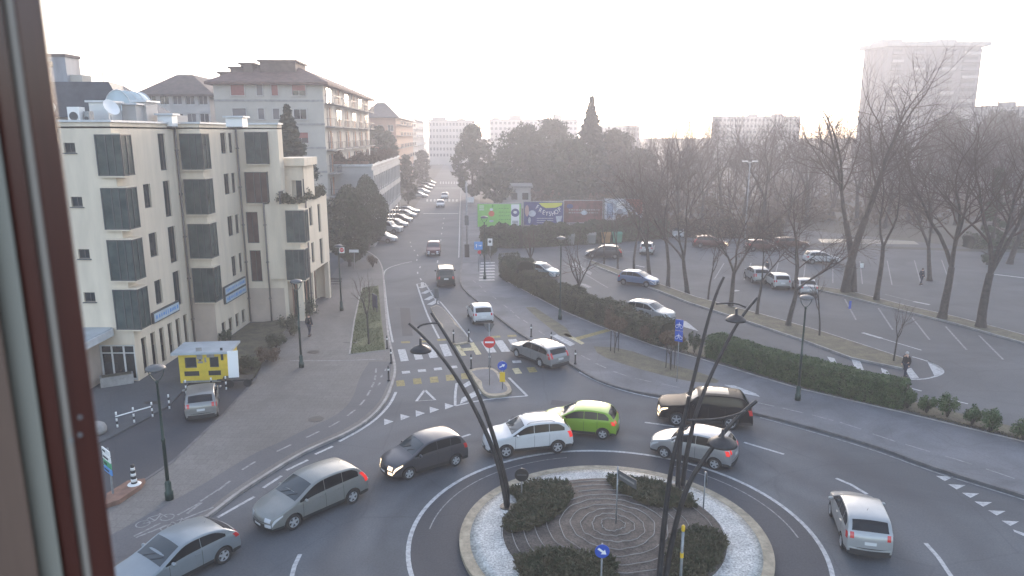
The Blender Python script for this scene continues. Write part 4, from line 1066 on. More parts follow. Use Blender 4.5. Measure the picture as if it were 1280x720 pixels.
def lumpy_crown(seed, H, rad, z0, n=60, per=90, s=.13, shape='oval'):
    if shape == 'round':
        # one dense, gently lobed egg of foliage
        R = random.Random(seed); mb = MB(); c = Vector((0,0,(H+z0)/2)); hz_ = (H-z0)/2
        for _ in range(n*per):
            d = rvec(R); lob = 1+.06*sin(d.x*5+seed)+.07*sin(d.z*7+d.y*4)+.05*sin(d.y*9)
            f_ = (.72+.30*R.random()**.5)*lob; w_ = rad*(1-.12*d.z)
            p = Vector((d.x*w_*f_, d.y*w_*f_, d.z*hz_*f_))+c
            n1 = rvec(R); t_ = n1.cross(rvec(R)).normalized(); sz = s*R.uniform(.6,1.3)
            mb.add([p-n1*sz-t_*sz*.6, p+n1*sz-t_*sz*.6, p+n1*sz+t_*sz*.6, p-n1*sz+t_*sz*.6], [(0,1,2,3)])
        return mb
    """crown of many overlapping leaf clumps through a tapering volume"""
    R = random.Random(seed); mb = MB()
    for i in range(n):
        t = R.random() if shape != 'cone' or i % 4 else .55+.45*(i/n)
        z = z0+(H-z0)*t
        if shape == 'oval': w_ = rad*sqrt(max(.02, 1-(2*t-.9)**2*.85))
        elif shape == 'cone': w_ = rad*(1-t)**1.1+.05
        else: w_ = rad*(.5+.5*sin(pi*min(1,t*1.1)))
        a = R.random()*2*pi; rr = w_*sqrt(R.random())*.85
        c = (rr*cos(a), rr*sin(a), z); q = rad*R.uniform(.18,.36)*(1 if shape != 'cone' else max(.13,1.08-t))
        leafy(mb, c, q, q, q*(.8 if shape != 'cone' else .45), per, s, R, .4)
    return mb
def leaf_tree(name, label, loc, H, rad, z0, seed, leaf='leaf_dark', n=60, per=90, s=.13, shape='oval', tr=.22, group=None, cat='tree'):
    r = thing(name, label, cat, loc, 0, group)
    m = MB(); m.smooth = True; m.tube([(0,0,-.1),(.05,0,z0),(0,.05,H*.75),(0,0,H*.93)], [tr,tr*.8,tr*.4,.03], 8, cap=False)
    R = random.Random(seed)
    for k in range(10):
        z = z0+(H-z0)*.8*k/10; a = k*2.4; L = rad*.7*(1-.6*k/10); m.tube([(0,0,z),(L*.6*cos(a),L*.6*sin(a),z+L*.25),(L*cos(a),L*sin(a),z+L*.4)], [tr*.3,tr*.18,.02], 5, cap=False)
    m.build('trunk', M['bark'], r)
    lumpy_crown(seed, H, rad, z0, n, per, s, shape).build('crown', M[leaf], r)
    return r
leaf_tree('evergreen_tree', 'nearer round dense evergreen in front of the office wall', base(437,334), 8.9, 2.55, .9, 1, 'leaf_dark', 150, 130, .09, 'round')
leaf_tree('evergreen_tree', 'further round dense evergreen beside the silver parked car', base(461,313), 9.3, 2.5, 1.0, 2, 'leaf_dark', 150, 130, .09, 'round')
leaf_tree('fir_tree', 'tall narrow dark fir rising behind the far cream unit', (XA(360,160,72), 72, 0), ZA(131,72), 5.2, 5, 3, 'leaf_fir', 300, 130, .12, 'cone')
leaf_tree('evergreen_tree', 'dark tree on the roof side of the office in front of the orange block', (XA(474,180,150), 150, 0), ZA(160,150), 4.2, 6, 4, 'leaf_dark', 70, 110, .2)
leaf_tree('evergreen_tree', 'narrow dark tree beyond the office end beside the road', (XA(509,215,160), 160, 0), ZA(196,160), 2.6, 1, 14, 'leaf_olive', 60, 110, .18)
leaf_tree('evergreen_tree', 'small dark tree past the office, second beyond its end', (XA(528,205,215), 215, 0), ZA(190,215), 3.2, 1, 15, 'leaf_olive', 60, 100, .22)
# roof garden of the office and terrace plants of the cream unit
def plants(name, label, pts, h, wd, leaf, n, seed, cat='plants', s=.07, z=0, sub=True):
    r = thing(name, label, cat, (0,0,0)); R = random.Random(seed); m = MB()
    for _ in range(n):
        i = R.randrange(len(pts)-1); p = Vector(pts[i]).lerp(Vector(pts[i+1]), R.random())
        q = p+Vector((R.uniform(-wd,wd), R.uniform(-wd,wd), 0)); hh = h*R.uniform(.3,1)*(.6+.4*sin(q.x*1.9+q.y*1.3))
        leafy(m, (q.x,q.y,q.z+hh*.5), .16+.1*h, .16+.1*h, hh*.5, 26, s, R, .2)
    m.build('foliage', M[leaf], r)
    return r
ofl = of.location; oz = z3+.3
def ofp(x, y): q = of.matrix_world if 0 else None; v = Vector((ofl.x,ofl.y,0))+RP*x+RD*y; return (v.x, v.y, oz)
r = plants('roof_garden', 'reddish brown shrubs growing along the flat roof of the office', [ofp(-5.6,.8),ofp(-.8,.8),ofp(-.8,40)], 2.2, .9, 'leaf_brown', 480, 6, s=.12)
m = MB(); [m.box(a,b,-.2,.2,0,.4,Matrix.Translation(ofp(0,0)) @ Matrix.Rotation(atan2(.0651,.9979),4,'Z')) for a,b in ((-5.6,-3.4),(-3.1,-.4))]
m.build('planter', M['terracotta'], r)
r = plants('terrace_plants', 'bushy green plants hanging over the parapet of the cream terrace', [(X3+.1,Y3b+.2,zt-.1),(X3b-.2,Y3b+.2,zt-.1),(X3b-.2,Y3c-.3,zt-.1)], 1.3, .42, 'leaf_olive', 220, 7, s=.06)
m = MB(); m.box(X3+.3,X3+1.2,Y3b+.25,Y3b+.55,zt-.75,zt+.05); m.box(X3b-.75,X3b-.45,Y3b+1.5,Y3c-.6,zt-.75,zt+.05); m.build('planter', M['terracotta'], r)
# planting bed by the cream building
q = [G(283,446,.12),G(300,438,.12),(G(322,425,.12)),G(345,410,.12),G(365,398,.12)]
bed = MB(); bed.prism([(p.x,p.y) for p in gp([(262,455),(318,470),(345,425),(375,393),(366,388),(343,401),(312,404),(273,432)],.12)], -.05, .14); struct('planting_bed', bed, M['soil'])
def bush(name, label, px, py, rx, h, leaf, seed, n=14, z=.12, s=.05, cat='shrub', per=110):
    p = G(px, py, z); r = thing(name, label, cat, tuple(p)); R = random.Random(seed); m = MB()
    for k in range(n):
        a = R.random()*6.28; rr = rx*sqrt(R.random())*.75; leafy(m, (rr*cos(a), rr*sin(a), h*R.uniform(.3,.72)), rx*.38, rx*.38, h*.28, per, s, R, .3)
    m.build('foliage', M[leaf], r)
    m = MB(); [m.tube([(0,0,-.05),(rx*.3*cos(a),rx*.3*sin(a),h*.4),(rx*.5*cos(a),rx*.5*sin(a),h*.7)], [.04,.02,.008], 4, cap=False) for a in (.3,1.6,2.9,4.3,5.4)]
    m.build('stem', M['bark'], r)
    return r
bush('shrub', 'dark bush beside the walker, in front of the cream arcade', 384, 398, 1.0, 2.1, 'leaf_dark', 21)
bush('shrub', 'lower olive bush left of the dark walker', 364, 419, 1.0, 1.7, 'leaf_olive', 22)
bush('shrub', 'brown leaved bush at the kerb of the planting bed', 333, 453, 1.0, 1.1, 'leaf_brown', 23)
bush('shrub', 'small olive bush behind the brown one in the planting bed', 345, 434, .8, 1.1, 'leaf_olive', 24)
bush('shrub', 'low olive bush right of the yellow kiosk trailer', 313, 462, .8, 1.0, 'leaf_olive', 25)
bush('shrub', 'small potted green bush at the foot of the middle cream unit', 281, 428, .55, 1.0, 'leaf_dark', 26, 8)
bush('shrub', 'round dark shrub near the corner of the pavement by the far lamp post', 466, 334, .7, 1.5, 'leaf_brown', 27, 8)
bush('shrub', 'round dark bush beside the blue square road sign across the road', 613, 322, 1.3, 2.6, 'leaf_dark', 28, 18, s=.08)
# hedges: a bumpy dark core covered in small leaves
def hedge(name, label, path, wd, h, leaf, n, seed, s=.045, gap=None, rough=.12, group=None):
    r = thing(name, label, 'hedge', (0,0,0), 0, group); R = random.Random(seed)
    L = [0]
    for i in range(len(path)-1): L.append(L[-1]+(path[i+1]-path[i]).length)
    def at(t):
        t = max(0, min(L[-1], t))
        for i in range(len(path)-1):
            if t <= L[i+1]+1e-6:
                p = path[i].lerp(path[i+1], (t-L[i])/(L[i+1]-L[i])); d = (path[i+1]-path[i]).normalized(); return p, Vector((d.y,-d.x,0)), d
    def hh(t): return h*(1+rough*sin(t*.9+seed)+rough*.6*sin(t*2.7+1)+rough*.5*sin(t*6.1))
    def ww(t, z): return wd/2*(1+rough*.8*sin(t*1.7+z*2)+rough*.5*sin(t*5.3))
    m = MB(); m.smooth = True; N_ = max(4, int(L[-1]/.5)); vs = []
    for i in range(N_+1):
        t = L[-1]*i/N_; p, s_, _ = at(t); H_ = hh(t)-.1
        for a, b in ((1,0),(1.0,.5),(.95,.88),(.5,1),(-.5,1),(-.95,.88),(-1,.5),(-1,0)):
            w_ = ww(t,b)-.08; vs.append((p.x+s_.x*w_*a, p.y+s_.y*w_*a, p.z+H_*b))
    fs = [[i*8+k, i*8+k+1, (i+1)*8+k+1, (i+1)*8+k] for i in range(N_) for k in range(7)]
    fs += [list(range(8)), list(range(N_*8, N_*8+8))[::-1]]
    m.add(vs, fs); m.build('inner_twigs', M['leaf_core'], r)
    m = MB()
    for _ in range(n):
        t = R.random()*L[-1]; p, s_, d = at(t); H_ = hh(t); u = R.random()*(2*H_+wd)
        if u < H_: a, z, nn = 1, u, s_
        elif u < 2*H_: a, z, nn = -1, u-H_, -s_
        else: a, z, nn = (u-2*H_)/wd*2-1, H_, Vector((0,0,1))
        if R.random() < 6/max(60, n**.5)*0.5: pass
        q = p+s_*ww(t,z/H_)*a; q.z = p.z+z
        q += rvec(R)*.08+nn*abs(R.gauss(0,.05))
        e = R.random()
        if e < .015: q += -d*.1
        n1 = (rvec(R)+nn*.4).normalized(); t1 = n1.cross(rvec(R)).normalized(); b1 = n1.cross(t1); z_ = s*R.uniform(.6,1.5)
        m.add([q-t1*z_-b1*z_*.6, q+t1*z_-b1*z_*.6, q+t1*z_*.8+b1*z_*.6, q-t1*z_*.8+b1*z_*.6], [(0,1,2,3)])
    m.build('foliage', M[leaf], r)
    return r
def off_px(pts, d, z=.03): return offset(smooth(gp(pts, z), 1), d)
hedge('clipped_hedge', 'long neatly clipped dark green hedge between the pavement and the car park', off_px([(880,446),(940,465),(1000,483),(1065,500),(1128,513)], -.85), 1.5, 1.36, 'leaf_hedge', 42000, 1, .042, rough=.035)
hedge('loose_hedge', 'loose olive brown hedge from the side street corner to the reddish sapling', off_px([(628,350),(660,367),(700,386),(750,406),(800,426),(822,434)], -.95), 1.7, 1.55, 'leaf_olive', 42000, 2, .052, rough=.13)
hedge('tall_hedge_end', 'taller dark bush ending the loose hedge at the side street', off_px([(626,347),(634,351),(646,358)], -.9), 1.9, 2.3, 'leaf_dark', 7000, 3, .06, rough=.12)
bush('shrub', 'brown leaved shrub in the hedge gap, in front of the silver off-roader', 815, 428, 1.0, 1.7, 'leaf_brown', 31, 16)
bush('shrub', 'olive shrub just left of the blue cycle sign, between the hedges', 850, 440, .6, 1.3, 'leaf_olive', 32, 9)
bush('shrub', 'reddish brown shrub in the loose hedge, behind the left staked sapling', 772, 409, 1.1, 2.0, 'leaf_brown', 33, 16)
bush('shrub', 'dark small shrub against the left end of the clipped hedge', 868, 440, .55, 1.5, 'leaf_dark', 34, 9)
gs = 'separate small shrubs continuing the clipped hedge'
for k, (x, y, rx, h, lb) in enumerate(((1134,510,.42,1.25,'first small shrub after the clipped hedge, touching its end'),(1158,516,.5,1.15,'second small round shrub after the clipped hedge'),(1184,521,.62,1.35,'third and bushiest small shrub after the clipped hedge'),(1215,531,.5,1.15,'fourth small shrub after the clipped hedge'),(1238,541,.62,1.4,'fifth small shrub after the clipped hedge, dark and tall'),(1280,553,.85,1.6,'large shrub cut by the right edge of the photograph'))):
    o = bush('shrub', lb, x, y, rx, h, 'leaf_hedge', 40+k, 12, z=.03, s=.045); o['group'] = gs
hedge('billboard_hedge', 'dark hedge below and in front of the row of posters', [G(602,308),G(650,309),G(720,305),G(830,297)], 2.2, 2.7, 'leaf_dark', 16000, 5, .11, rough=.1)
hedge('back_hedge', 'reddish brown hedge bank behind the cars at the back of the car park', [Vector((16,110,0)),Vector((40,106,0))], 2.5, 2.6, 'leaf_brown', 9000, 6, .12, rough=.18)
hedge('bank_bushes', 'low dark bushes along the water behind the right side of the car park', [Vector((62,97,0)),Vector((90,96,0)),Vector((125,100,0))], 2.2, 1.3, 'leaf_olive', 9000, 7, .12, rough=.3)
# roundabout shrubs
def low_patch(label, poly_px, h, seed, n):
    P_ = [G(a,b,.35) for a,b in poly_px]; r = thing('juniper_patch', label, 'shrub', (0,0,0), 0, 'low shrub patches on the roundabout'); R = random.Random(seed); m = MB(); m2 = MB()
    x0_ = min(p.x for p in P_); x1_ = max(p.x for p in P_); y0_ = min(p.y for p in P_); y1_ = max(p.y for p in P_)
    def inside(x, y):
        c = False; j = len(P_)-1
        for i in range(len(P_)):
            if (P_[i].y > y) != (P_[j].y > y) and x < (P_[j].x-P_[i].x)*(y-P_[i].y)/(P_[j].y-P_[i].y)+P_[i].x: c = not c
            j = i
        return c
    k = 0
    while k < n:
        x, y = R.uniform(x0_,x1_), R.uniform(y0_,y1_)
        if not inside(x, y): continue
        k += 1; rr = (Vector((x,y,0))-IC).length; zb = domez(rr)-.04
        a = R.random()*6.28
        for j in range(R.randint(5,9)):
            L = h*R.uniform(.5,1.1); aa = a+R.uniform(-1.6,1.6); d = Vector((cos(aa)*.9, sin(aa)*.9, R.uniform(.5,1.3))).normalized()
            p0 = Vector((x,y,zb)); p1 = p0+d*L; m2.tube([p0,p1],[.008,.003],3,cap=False)
            for t in range(7):
                c = p0.lerp(p1, .3+.7*t/6)+rvec(R)*.03; n1 = rvec(R)*.035; t1 = (d+rvec(R)*.6).normalized()*.055
                m.add([c-n1, c+t1, c+n1, c-t1], [(0,1,2,3)])
    m.build('foliage', M['leaf_low'], r); m2.build('stem', M['twig'], r)
low_patch('low bushy shrub patch at the left rear of the roundabout', [(640,612),(668,602),(706,604),(713,620),(702,640),(690,652),(660,663),(638,666),(631,655),(652,630)], .34, 1, 900)
low_patch('long low shrub patch along the back right of the roundabout bed', [(762,598),(790,598),(824,604),(862,622),(870,634),(840,636),(815,636),(785,622),(765,608)], .32, 2, 760)
low_patch('low shrub patch at the front of the roundabout, behind the blue arrow sign', [(648,700),(680,692),(720,695),(762,702),(770,725),(720,735),(660,728),(650,712)], .34, 3, 760)
low_patch('low shrub patch at the right front of the roundabout around the yellow topped post', [(842,676),(870,664),(898,668),(905,682),(895,705),(872,724),(835,732),(838,700)], .34, 4, 760)
# ---- park trees beyond the car park
pk = 'hazy trees of the park'
def far_leaf(label, px, pt, Y, rad, seed, shape='oval', leaf='leaf_dark', n=60, per=90, s=.26, z0=2.0, name='evergreen_tree'):
    return leaf_tree(name, label, (XA(px,200,Y), Y, 0), ZA(pt, Y), rad, z0, seed, leaf, n, per, s, shape, .35, pk)
far_leaf('dark round evergreen right beside the far end of the road', 590, 160, 170, 5.2, 51, n=90, per=110)
far_leaf('broad dark evergreen behind the green poster', 655, 163, 165, 7.5, 52, n=110, per=110)
far_leaf('dark evergreen touching the left side of the cedar', 690, 153, 175, 7.0, 53, n=110, per=110)
far_leaf('wide dark lower tree in front of the cedar', 712, 178, 150, 6.5, 54, n=90, per=110, leaf='leaf_dark')
far_leaf('tall cedar with a pointed spire, highest of the dark trees', 738, 121, 155, 7.0, 55, shape='cone', leaf='leaf_fir', n=260, per=110)
far_leaf('broad olive tree at the right shoulder of the cedar', 766, 168, 160, 6.5, 56, leaf='leaf_olive', n=90, per=100)
far_leaf('olive brown evergreen above the white poster', 800, 190, 150, 5.5, 57, leaf='leaf_olive', n=80, per=100)
far_leaf('small dark tree between road and posters', 618, 205, 150, 4.0, 58, n=60, per=100)
far_leaf('dark bushy evergreen in front of the tower foot', 1185, 150, 190, 8.0, 59, n=100, per=100)
far_leaf('dark bushy evergreen right of the tower', 1245, 143, 185, 8.5, 60, n=100, per=100)
far_leaf('dark evergreen at the right edge under the pale block', 1290, 150, 180, 7.0, 61, n=80, per=100)
far_leaf('ivy clad trunk like a dark column at the right of the car park', 1254, 212, 84, 1.5, 62, shape='col', n=50, per=110, s=.12, z0=.3, name='ivy_column')
poplar = proto('poplar', dict(seed=77, H=23, spread=-.25, trunk_h=3, r0=.25, forks=5, kids_=(5,6,6,5), levels=4, upright=1.3, gnarl=.07), m2='twig')
for k, (px, pt, Y, lb) in enumerate(((838,140,170,'leftmost tall bare poplar above the reddish trees'),(860,135,176,'second tall bare poplar, with a bushy pointed top'),(886,134,168,'third tall bare poplar, highest and most brushlike'),(786,150,185,'pale bare poplar just right of the cedar'),(812,152,180,'thin bare poplar between the cedar and the group of three'))):
    o = plant_tree('bare_poplar', lb, poplar, (XA(px,200,Y),Y,0), 1, k*1.3, 'tall poplars on the skyline'); o.scale = (.55,.55,(ZA(pt,Y))/21.5)
# bare park trees one can tell apart
pts = [(822,262,118,15,'mid'),(850,255,122,17,'big2'),(880,250,126,16,'mid'),(905,252,130,17,'big'),(930,245,120,16,'mid'),(955,250,112,17,'big2'),(985,248,118,15,'mid'),(1010,240,124,18,'big2'),(1040,235,130,17,'mid'),(1075,240,122,17,'big2'),(1110,235,118,16,'mid'),(1140,232,126,18,'big2'),(1170,235,112,16,'mid'),(1200,235,122,17,'big2'),(1235,240,116,18,'mid'),(1270,240,110,19,'big2'),(790,262,126,12,'mid'),(1300,240,108,17,'mid')]
side = ['left of','behind','right of']
names_ = ['above the two containers','over the white rear ended car at the back','behind the dark red minivan','behind the tall double lamp','right of the tall double lamp','behind the dark red hatchback','over the brown car','behind the crown of the tallest bare tree','just right of the tallest bare tree','above the bright patch of water','between the two trunks of the far strip','behind the slanting trunk','below the left corner of the tower','under the middle of the tower','under the right corner of the tower','behind the rightmost thick tree','above the white poster','at the right edge of the park']
for (px, pb, Y, H_, kd), nm in zip(pts, names_):
    sc = H_/{'mid':12.5,'big2':15.5,'big':18.5}[kd]
    plant_tree('park_tree', 'hazy bare park tree '+nm, PT[kd], (XA(px,240,Y), Y, 0), sc, px*.7, pk)
# the far wood reading as one brown mass
me1, me2 = PT['mid']; R = random.Random(9)
wood = MB(); cr = bare_tree(seed=90, H=13, spread=.5, trunk_h=2, r0=.2, forks=4, kids_=(3,4,5,5), levels=3, upright=.35)
import itertools
base_v = cr[0].v+cr[1].v; base_f = cr[0].f+[[i+len(cr[0].v) for i in f] for f in cr[1].f]
for k in range(80):
    Y = R.uniform(126, 240); X_ = R.uniform(.08 if Y > 150 else .2, .78)*Y; s = R.uniform(.9,1.4); a = R.random()*6.28
    b = len(wood.v); ca, sa = cos(a)*s, sin(a)*s
    wood.v.extend([(X_+x*ca-y*sa, Y+x*sa+y*ca, z*s) for x,y,z in base_v]); wood.f.extend([[i+b for i in f] for f in base_f])
wood.mi = [0]*len(wood.f); wood.sm = [False]*len(wood.f)
tag(wood.build('far_wood', M['twig']), 'far bare wood that fills the park in one brownish mass', 'wood', None, 'stuff')
R = random.Random(10); m = MB()
for k in range(460):
    Y = R.uniform(119, 230); X_ = R.uniform(.02, .8)*Y
    if -4 < X_: leafy(m, (X_,Y,R.uniform(.5,2)), R.uniform(1.5,4), 2, R.uniform(1.2,3.2), 45, .35, R, .3)
tag(m.build('undergrowth', M['leaf_brown']), 'low hazy undergrowth of the park behind the posters', 'undergrowth', None, 'stuff')
R = random.Random(12); m = MB()
for k in range(150):
    Y = R.uniform(240, 360); X_ = R.uniform(-.02, .9)*Y
    leafy(m, (X_,Y,R.uniform(2,8)), R.uniform(4,7), 3, R.uniform(3,7), 60, .6, R, .3)
tag(m.build('tree_belt', M['leaf_olive']), 'faint belt of distant trees below the skyline', 'tree belt', None, 'stuff')
# thin grass blades on the verge
R = random.Random(13); m = MB()
vx = [p.x for p in VP]; vy = [p.y for p in VP]
for _ in range(9000):
    t, u = R.random(), R.random(); a = VP[0].lerp(VP[4] if 0 else VP[5], min(1,t*2)) if t < .5 else VP[5].lerp(VP[4], t*2-1); b = VP[1].lerp(VP[2], min(1,t*2)) if t < .5 else VP[2].lerp(VP[3], t*2-1)
    p = a.lerp(b, .03+u*.94)
    if sin(p.x*3)+sin(p.y*1.3+1) < -1.1 and R.random() < .8: continue
    d = Vector((R.gauss(0,.03), R.gauss(0,.03), R.uniform(.04,.11))); s = Vector((R.uniform(-.02,.02), R.uniform(-.02,.02), 0))
    q = Vector((p.x,p.y,.128)); m.add([q-s, q+s, q+d], [(0,1,2)])
tag(m.build('grass', M['grass']), 'short patchy winter grass on the left verge', 'grass', None, 'stuff')
R = random.Random(14); m = MB()
for _ in range(5000):
    t = R.random(); c = HB[5].lerp(HB[11], t) if 0 else None
    i = R.randrange(4, len(HB)-1); c = HB[i].lerp(HB[i+1], R.random()); d_ = (HB[i+1]-HB[i]).normalized(); n_ = Vector((-d_.y, d_.x, 0))
    q = c+n_*R.uniform(.12,.9); q.z = .03; d = Vector((R.gauss(0,.04), R.gauss(0,.04), R.uniform(.03,.10))); s = Vector((R.uniform(-.03,.03), R.uniform(-.03,.03), 0)); m.add([q-s, q+s, q+d], [(0,1,2)])
tag(m.build('dead_grass', M['soil']), 'dead grass and litter along the foot of the hedge', 'grass', None, 'stuff')
# ------------------------------------------------------------------ cars
def lerp_pts(pts, x):
    if x <= pts[0][0]: return pts[0][1]
    for i in range(len(pts)-1):
        a, b = pts[i], pts[i+1]
        if x <= b[0]: return a[1]+(b[1]-a[1])*(x-a[0])/max(1e-9, b[0]-a[0])
    return pts[-1][1]
def chaikin(pts, it=2):
    for _ in range(it):
        q = [pts[0]]
        for i in range(len(pts)-1):
            a, b = pts[i], pts[i+1]
            q += [(a[0]*.78+b[0]*.22, a[1]*.78+b[1]*.22), (a[0]*.22+b[0]*.78, a[1]*.22+b[1]*.78)]
        q.append(pts[-1]); pts = q
    return pts
SP = {
 'hatch': dict(L=3.95,W=1.74,H=1.47,xf=.80,xr=3.29,R=.31,belt=(.90,1.00),top=[(0,.50),(.03,.64),(.16,.73),(.55,.84),(1.0,.95),(1.75,1.38),(2.1,1.455),(2.7,1.47),(3.35,1.42),(3.58,1.33),(3.84,1.0),(3.92,.86),(3.95,.52)],ws=(1.02,1.78),rg=(3.50,3.80),pil=[1.12,2.32,3.0,3.58]),
 'mini': dict(L=3.84,W=1.68,H=1.52,xf=.74,xr=3.13,R=.30,belt=(.94,1.04),top=[(0,.50),(.03,.68),(.14,.78),(.5,.90),(.92,1.0),(1.6,1.42),(2.0,1.505),(2.6,1.52),(3.25,1.47),(3.50,1.38),(3.74,1.04),(3.81,.88),(3.84,.52)],ws=(.95,1.64),rg=(3.43,3.70),pil=[1.05,2.2,2.9,3.45]),
 'threedoor': dict(L=4.2,W=1.77,H=1.43,xf=.86,xr=3.44,R=.32,belt=(.88,.99),top=[(0,.50),(.03,.62),(.16,.71),(.6,.82),(1.15,.93),(1.95,1.35),(2.3,1.42),(2.9,1.41),(3.45,1.31),(3.7,1.22),(4.03,.98),(4.15,.86),(4.2,.52)],ws=(1.18,1.98),rg=(3.62,4.0),pil=[1.35,2.65,3.6]),
 'mpv': dict(L=4.5,W=1.80,H=1.61,xf=.88,xr=3.63,R=.33,belt=(.96,1.08),top=[(0,.52),(.03,.68),(.16,.80),(.55,.93),(1.0,1.04),(1.85,1.50),(2.3,1.60),(3.0,1.61),(3.8,1.53),(4.02,1.44),(4.33,1.10),(4.46,.90),(4.5,.52)],ws=(1.02,1.88),rg=(3.98,4.28),pil=[1.2,2.35,3.2,3.98]),
 'suv': dict(L=4.16,W=1.76,H=1.58,xf=.82,xr=3.36,R=.34,belt=(1.0,1.12),top=[(0,.56),(.03,.78),(.14,.90),(.5,.99),(1.05,1.06),(1.75,1.49),(2.1,1.56),(2.8,1.58),(3.52,1.53),(3.76,1.44),(4.02,1.12),(4.12,.94),(4.16,.56)],ws=(1.08,1.78),rg=(3.70,3.98),pil=[1.15,2.2,2.95,3.72],clad=1,rail=1),
 'big': dict(L=4.78,W=1.93,H=1.80,xf=.90,xr=3.65,R=.38,belt=(1.12,1.20),top=[(0,.62),(.03,.92),(.12,1.05),(.7,1.13),(1.35,1.19),(1.95,1.68),(2.3,1.77),(3.2,1.79),(4.1,1.73),(4.30,1.66),(4.62,1.22),(4.74,1.02),(4.78,.60)],ws=(1.37,1.98),rg=(4.28,4.58),pil=[1.5,2.5,3.35,4.22],clad=0,sunroof=1,spoiler=1),
 'estate': dict(L=4.72,W=1.77,H=1.47,xf=.95,xr=3.62,R=.32,belt=(.92,.96),top=[(0,.52),(.03,.68),(.14,.76),(.7,.85),(1.35,.93),(1.98,1.36),(2.3,1.44),(3.2,1.46),(4.2,1.41),(4.36,1.35),(4.60,.98),(4.68,.88),(4.72,.50)],ws=(1.38,2.0),rg=(4.35,4.57),pil=[1.5,2.6,3.45,4.30],rail=1),
 'box': dict(L=4.6,W=1.90,H=1.90,xf=.9,xr=3.6,R=.38,belt=(1.15,1.2),top=[(0,.62),(.03,.95),(.12,1.06),(.7,1.12),(1.25,1.18),(1.6,1.78),(1.9,1.88),(3.2,1.90),(4.3,1.88),(4.42,1.82),(4.54,1.2),(4.58,1.02),(4.6,.60)],ws=(1.27,1.62),rg=(4.42,4.53),pil=[1.4,2.4,3.3,4.35]),
 'saloon': dict(L=4.5,W=1.76,H=1.43,xf=.9,xr=3.5,R=.31,belt=(.9,.97),top=[(0,.50),(.03,.64),(.16,.72),(.6,.82),(1.25,.93),(1.98,1.34),(2.3,1.42),(2.9,1.42),(3.3,1.34),(3.85,1.02),(4.3,.98),(4.45,.88),(4.5,.52)],ws=(1.27,2.0),rg=(3.3,3.82),pil=[1.42,2.4,3.1,3.7]),
}
def wheel_mesh(R, rimm):
    t = MB(); t.smooth = True
    t.lathe([(R*.62,-.10),(R*.93,-.10),(R,-.07),(R,.07),(R*.93,.10),(R*.64,.10),(R*.64,.06)], (0,0,0), 22, 'Y', None, False)
    r = MB(); r.lathe([(R*.66,.02),(R*.66,.095),(R*.60,.10),(R*.58,.06)], (0,0,0), 20, 'Y', None, False)
    r.m = 1; r.lathe([(0.001,.03),(R*.62,.03)], (0,0,0), 20, 'Y', None, False); r.m = 0
    for k in range(5 if rimm == 'rim' else 7):
        Mx = Matrix.Rotation(2*pi*k/(5 if rimm=='rim' else 7), 4, 'Y'); r.box(-.035,.035,.04,.092,.02,R*.62,Mx)
    r.lathe([(.055,.10),(.05,.102),(0.001,.105)], (0,0,0), 10, 'Y')
    # mirror faces for the right side are handled by rotating the wheel
    return t, r
_wc = {}
def wheel(parent, x, y, R, rimm, side, steer=0):
    k = (R, rimm)
    if k not in _wc:
        t, r = wheel_mesh(R, rimm); a = t.build('tyre', M['tyre']); b = r.build('rim', [M[rimm], M['black']]); _wc[k] = (a.data, b.data)
        for o in (a, b): bpy.data.objects.remove(o)
    a, b = _wc[k]
    o = bpy.data.objects.new('wheel', a); COL.objects.link(o); o.parent = parent; o.location = (x, y, R)
    # lathe on Y maps outer side to -Y
    o.rotation_euler = (0, 0, (0 if side > 0 else pi)+steer)
    q = bpy.data.objects.new('rim', b); COL.objects.link(q); q.parent = o
    q.location = (0, 0, 0)
    return o
_pm = {}
def paint(col, metal=.4, rough=.30):
    L_ = max(col); f_ = .62 if L_ > .4 else (.72 if L_ > .15 else .8)
    if col[1] > col[0]*1.5: f_ = .62
    col = tuple(c*f_ for c in col)
    k = (col, metal)
    if k not in _pm and L_ < .02: _pm[k] = mat('black car paint', col, .3, metal=0, spec=.05)
    if k not in _pm: _pm[k] = mat('car paint', col, rough, metal=metal, coat=.25, var=.05, scale=1.5, spec=.35)
    return _pm[k]
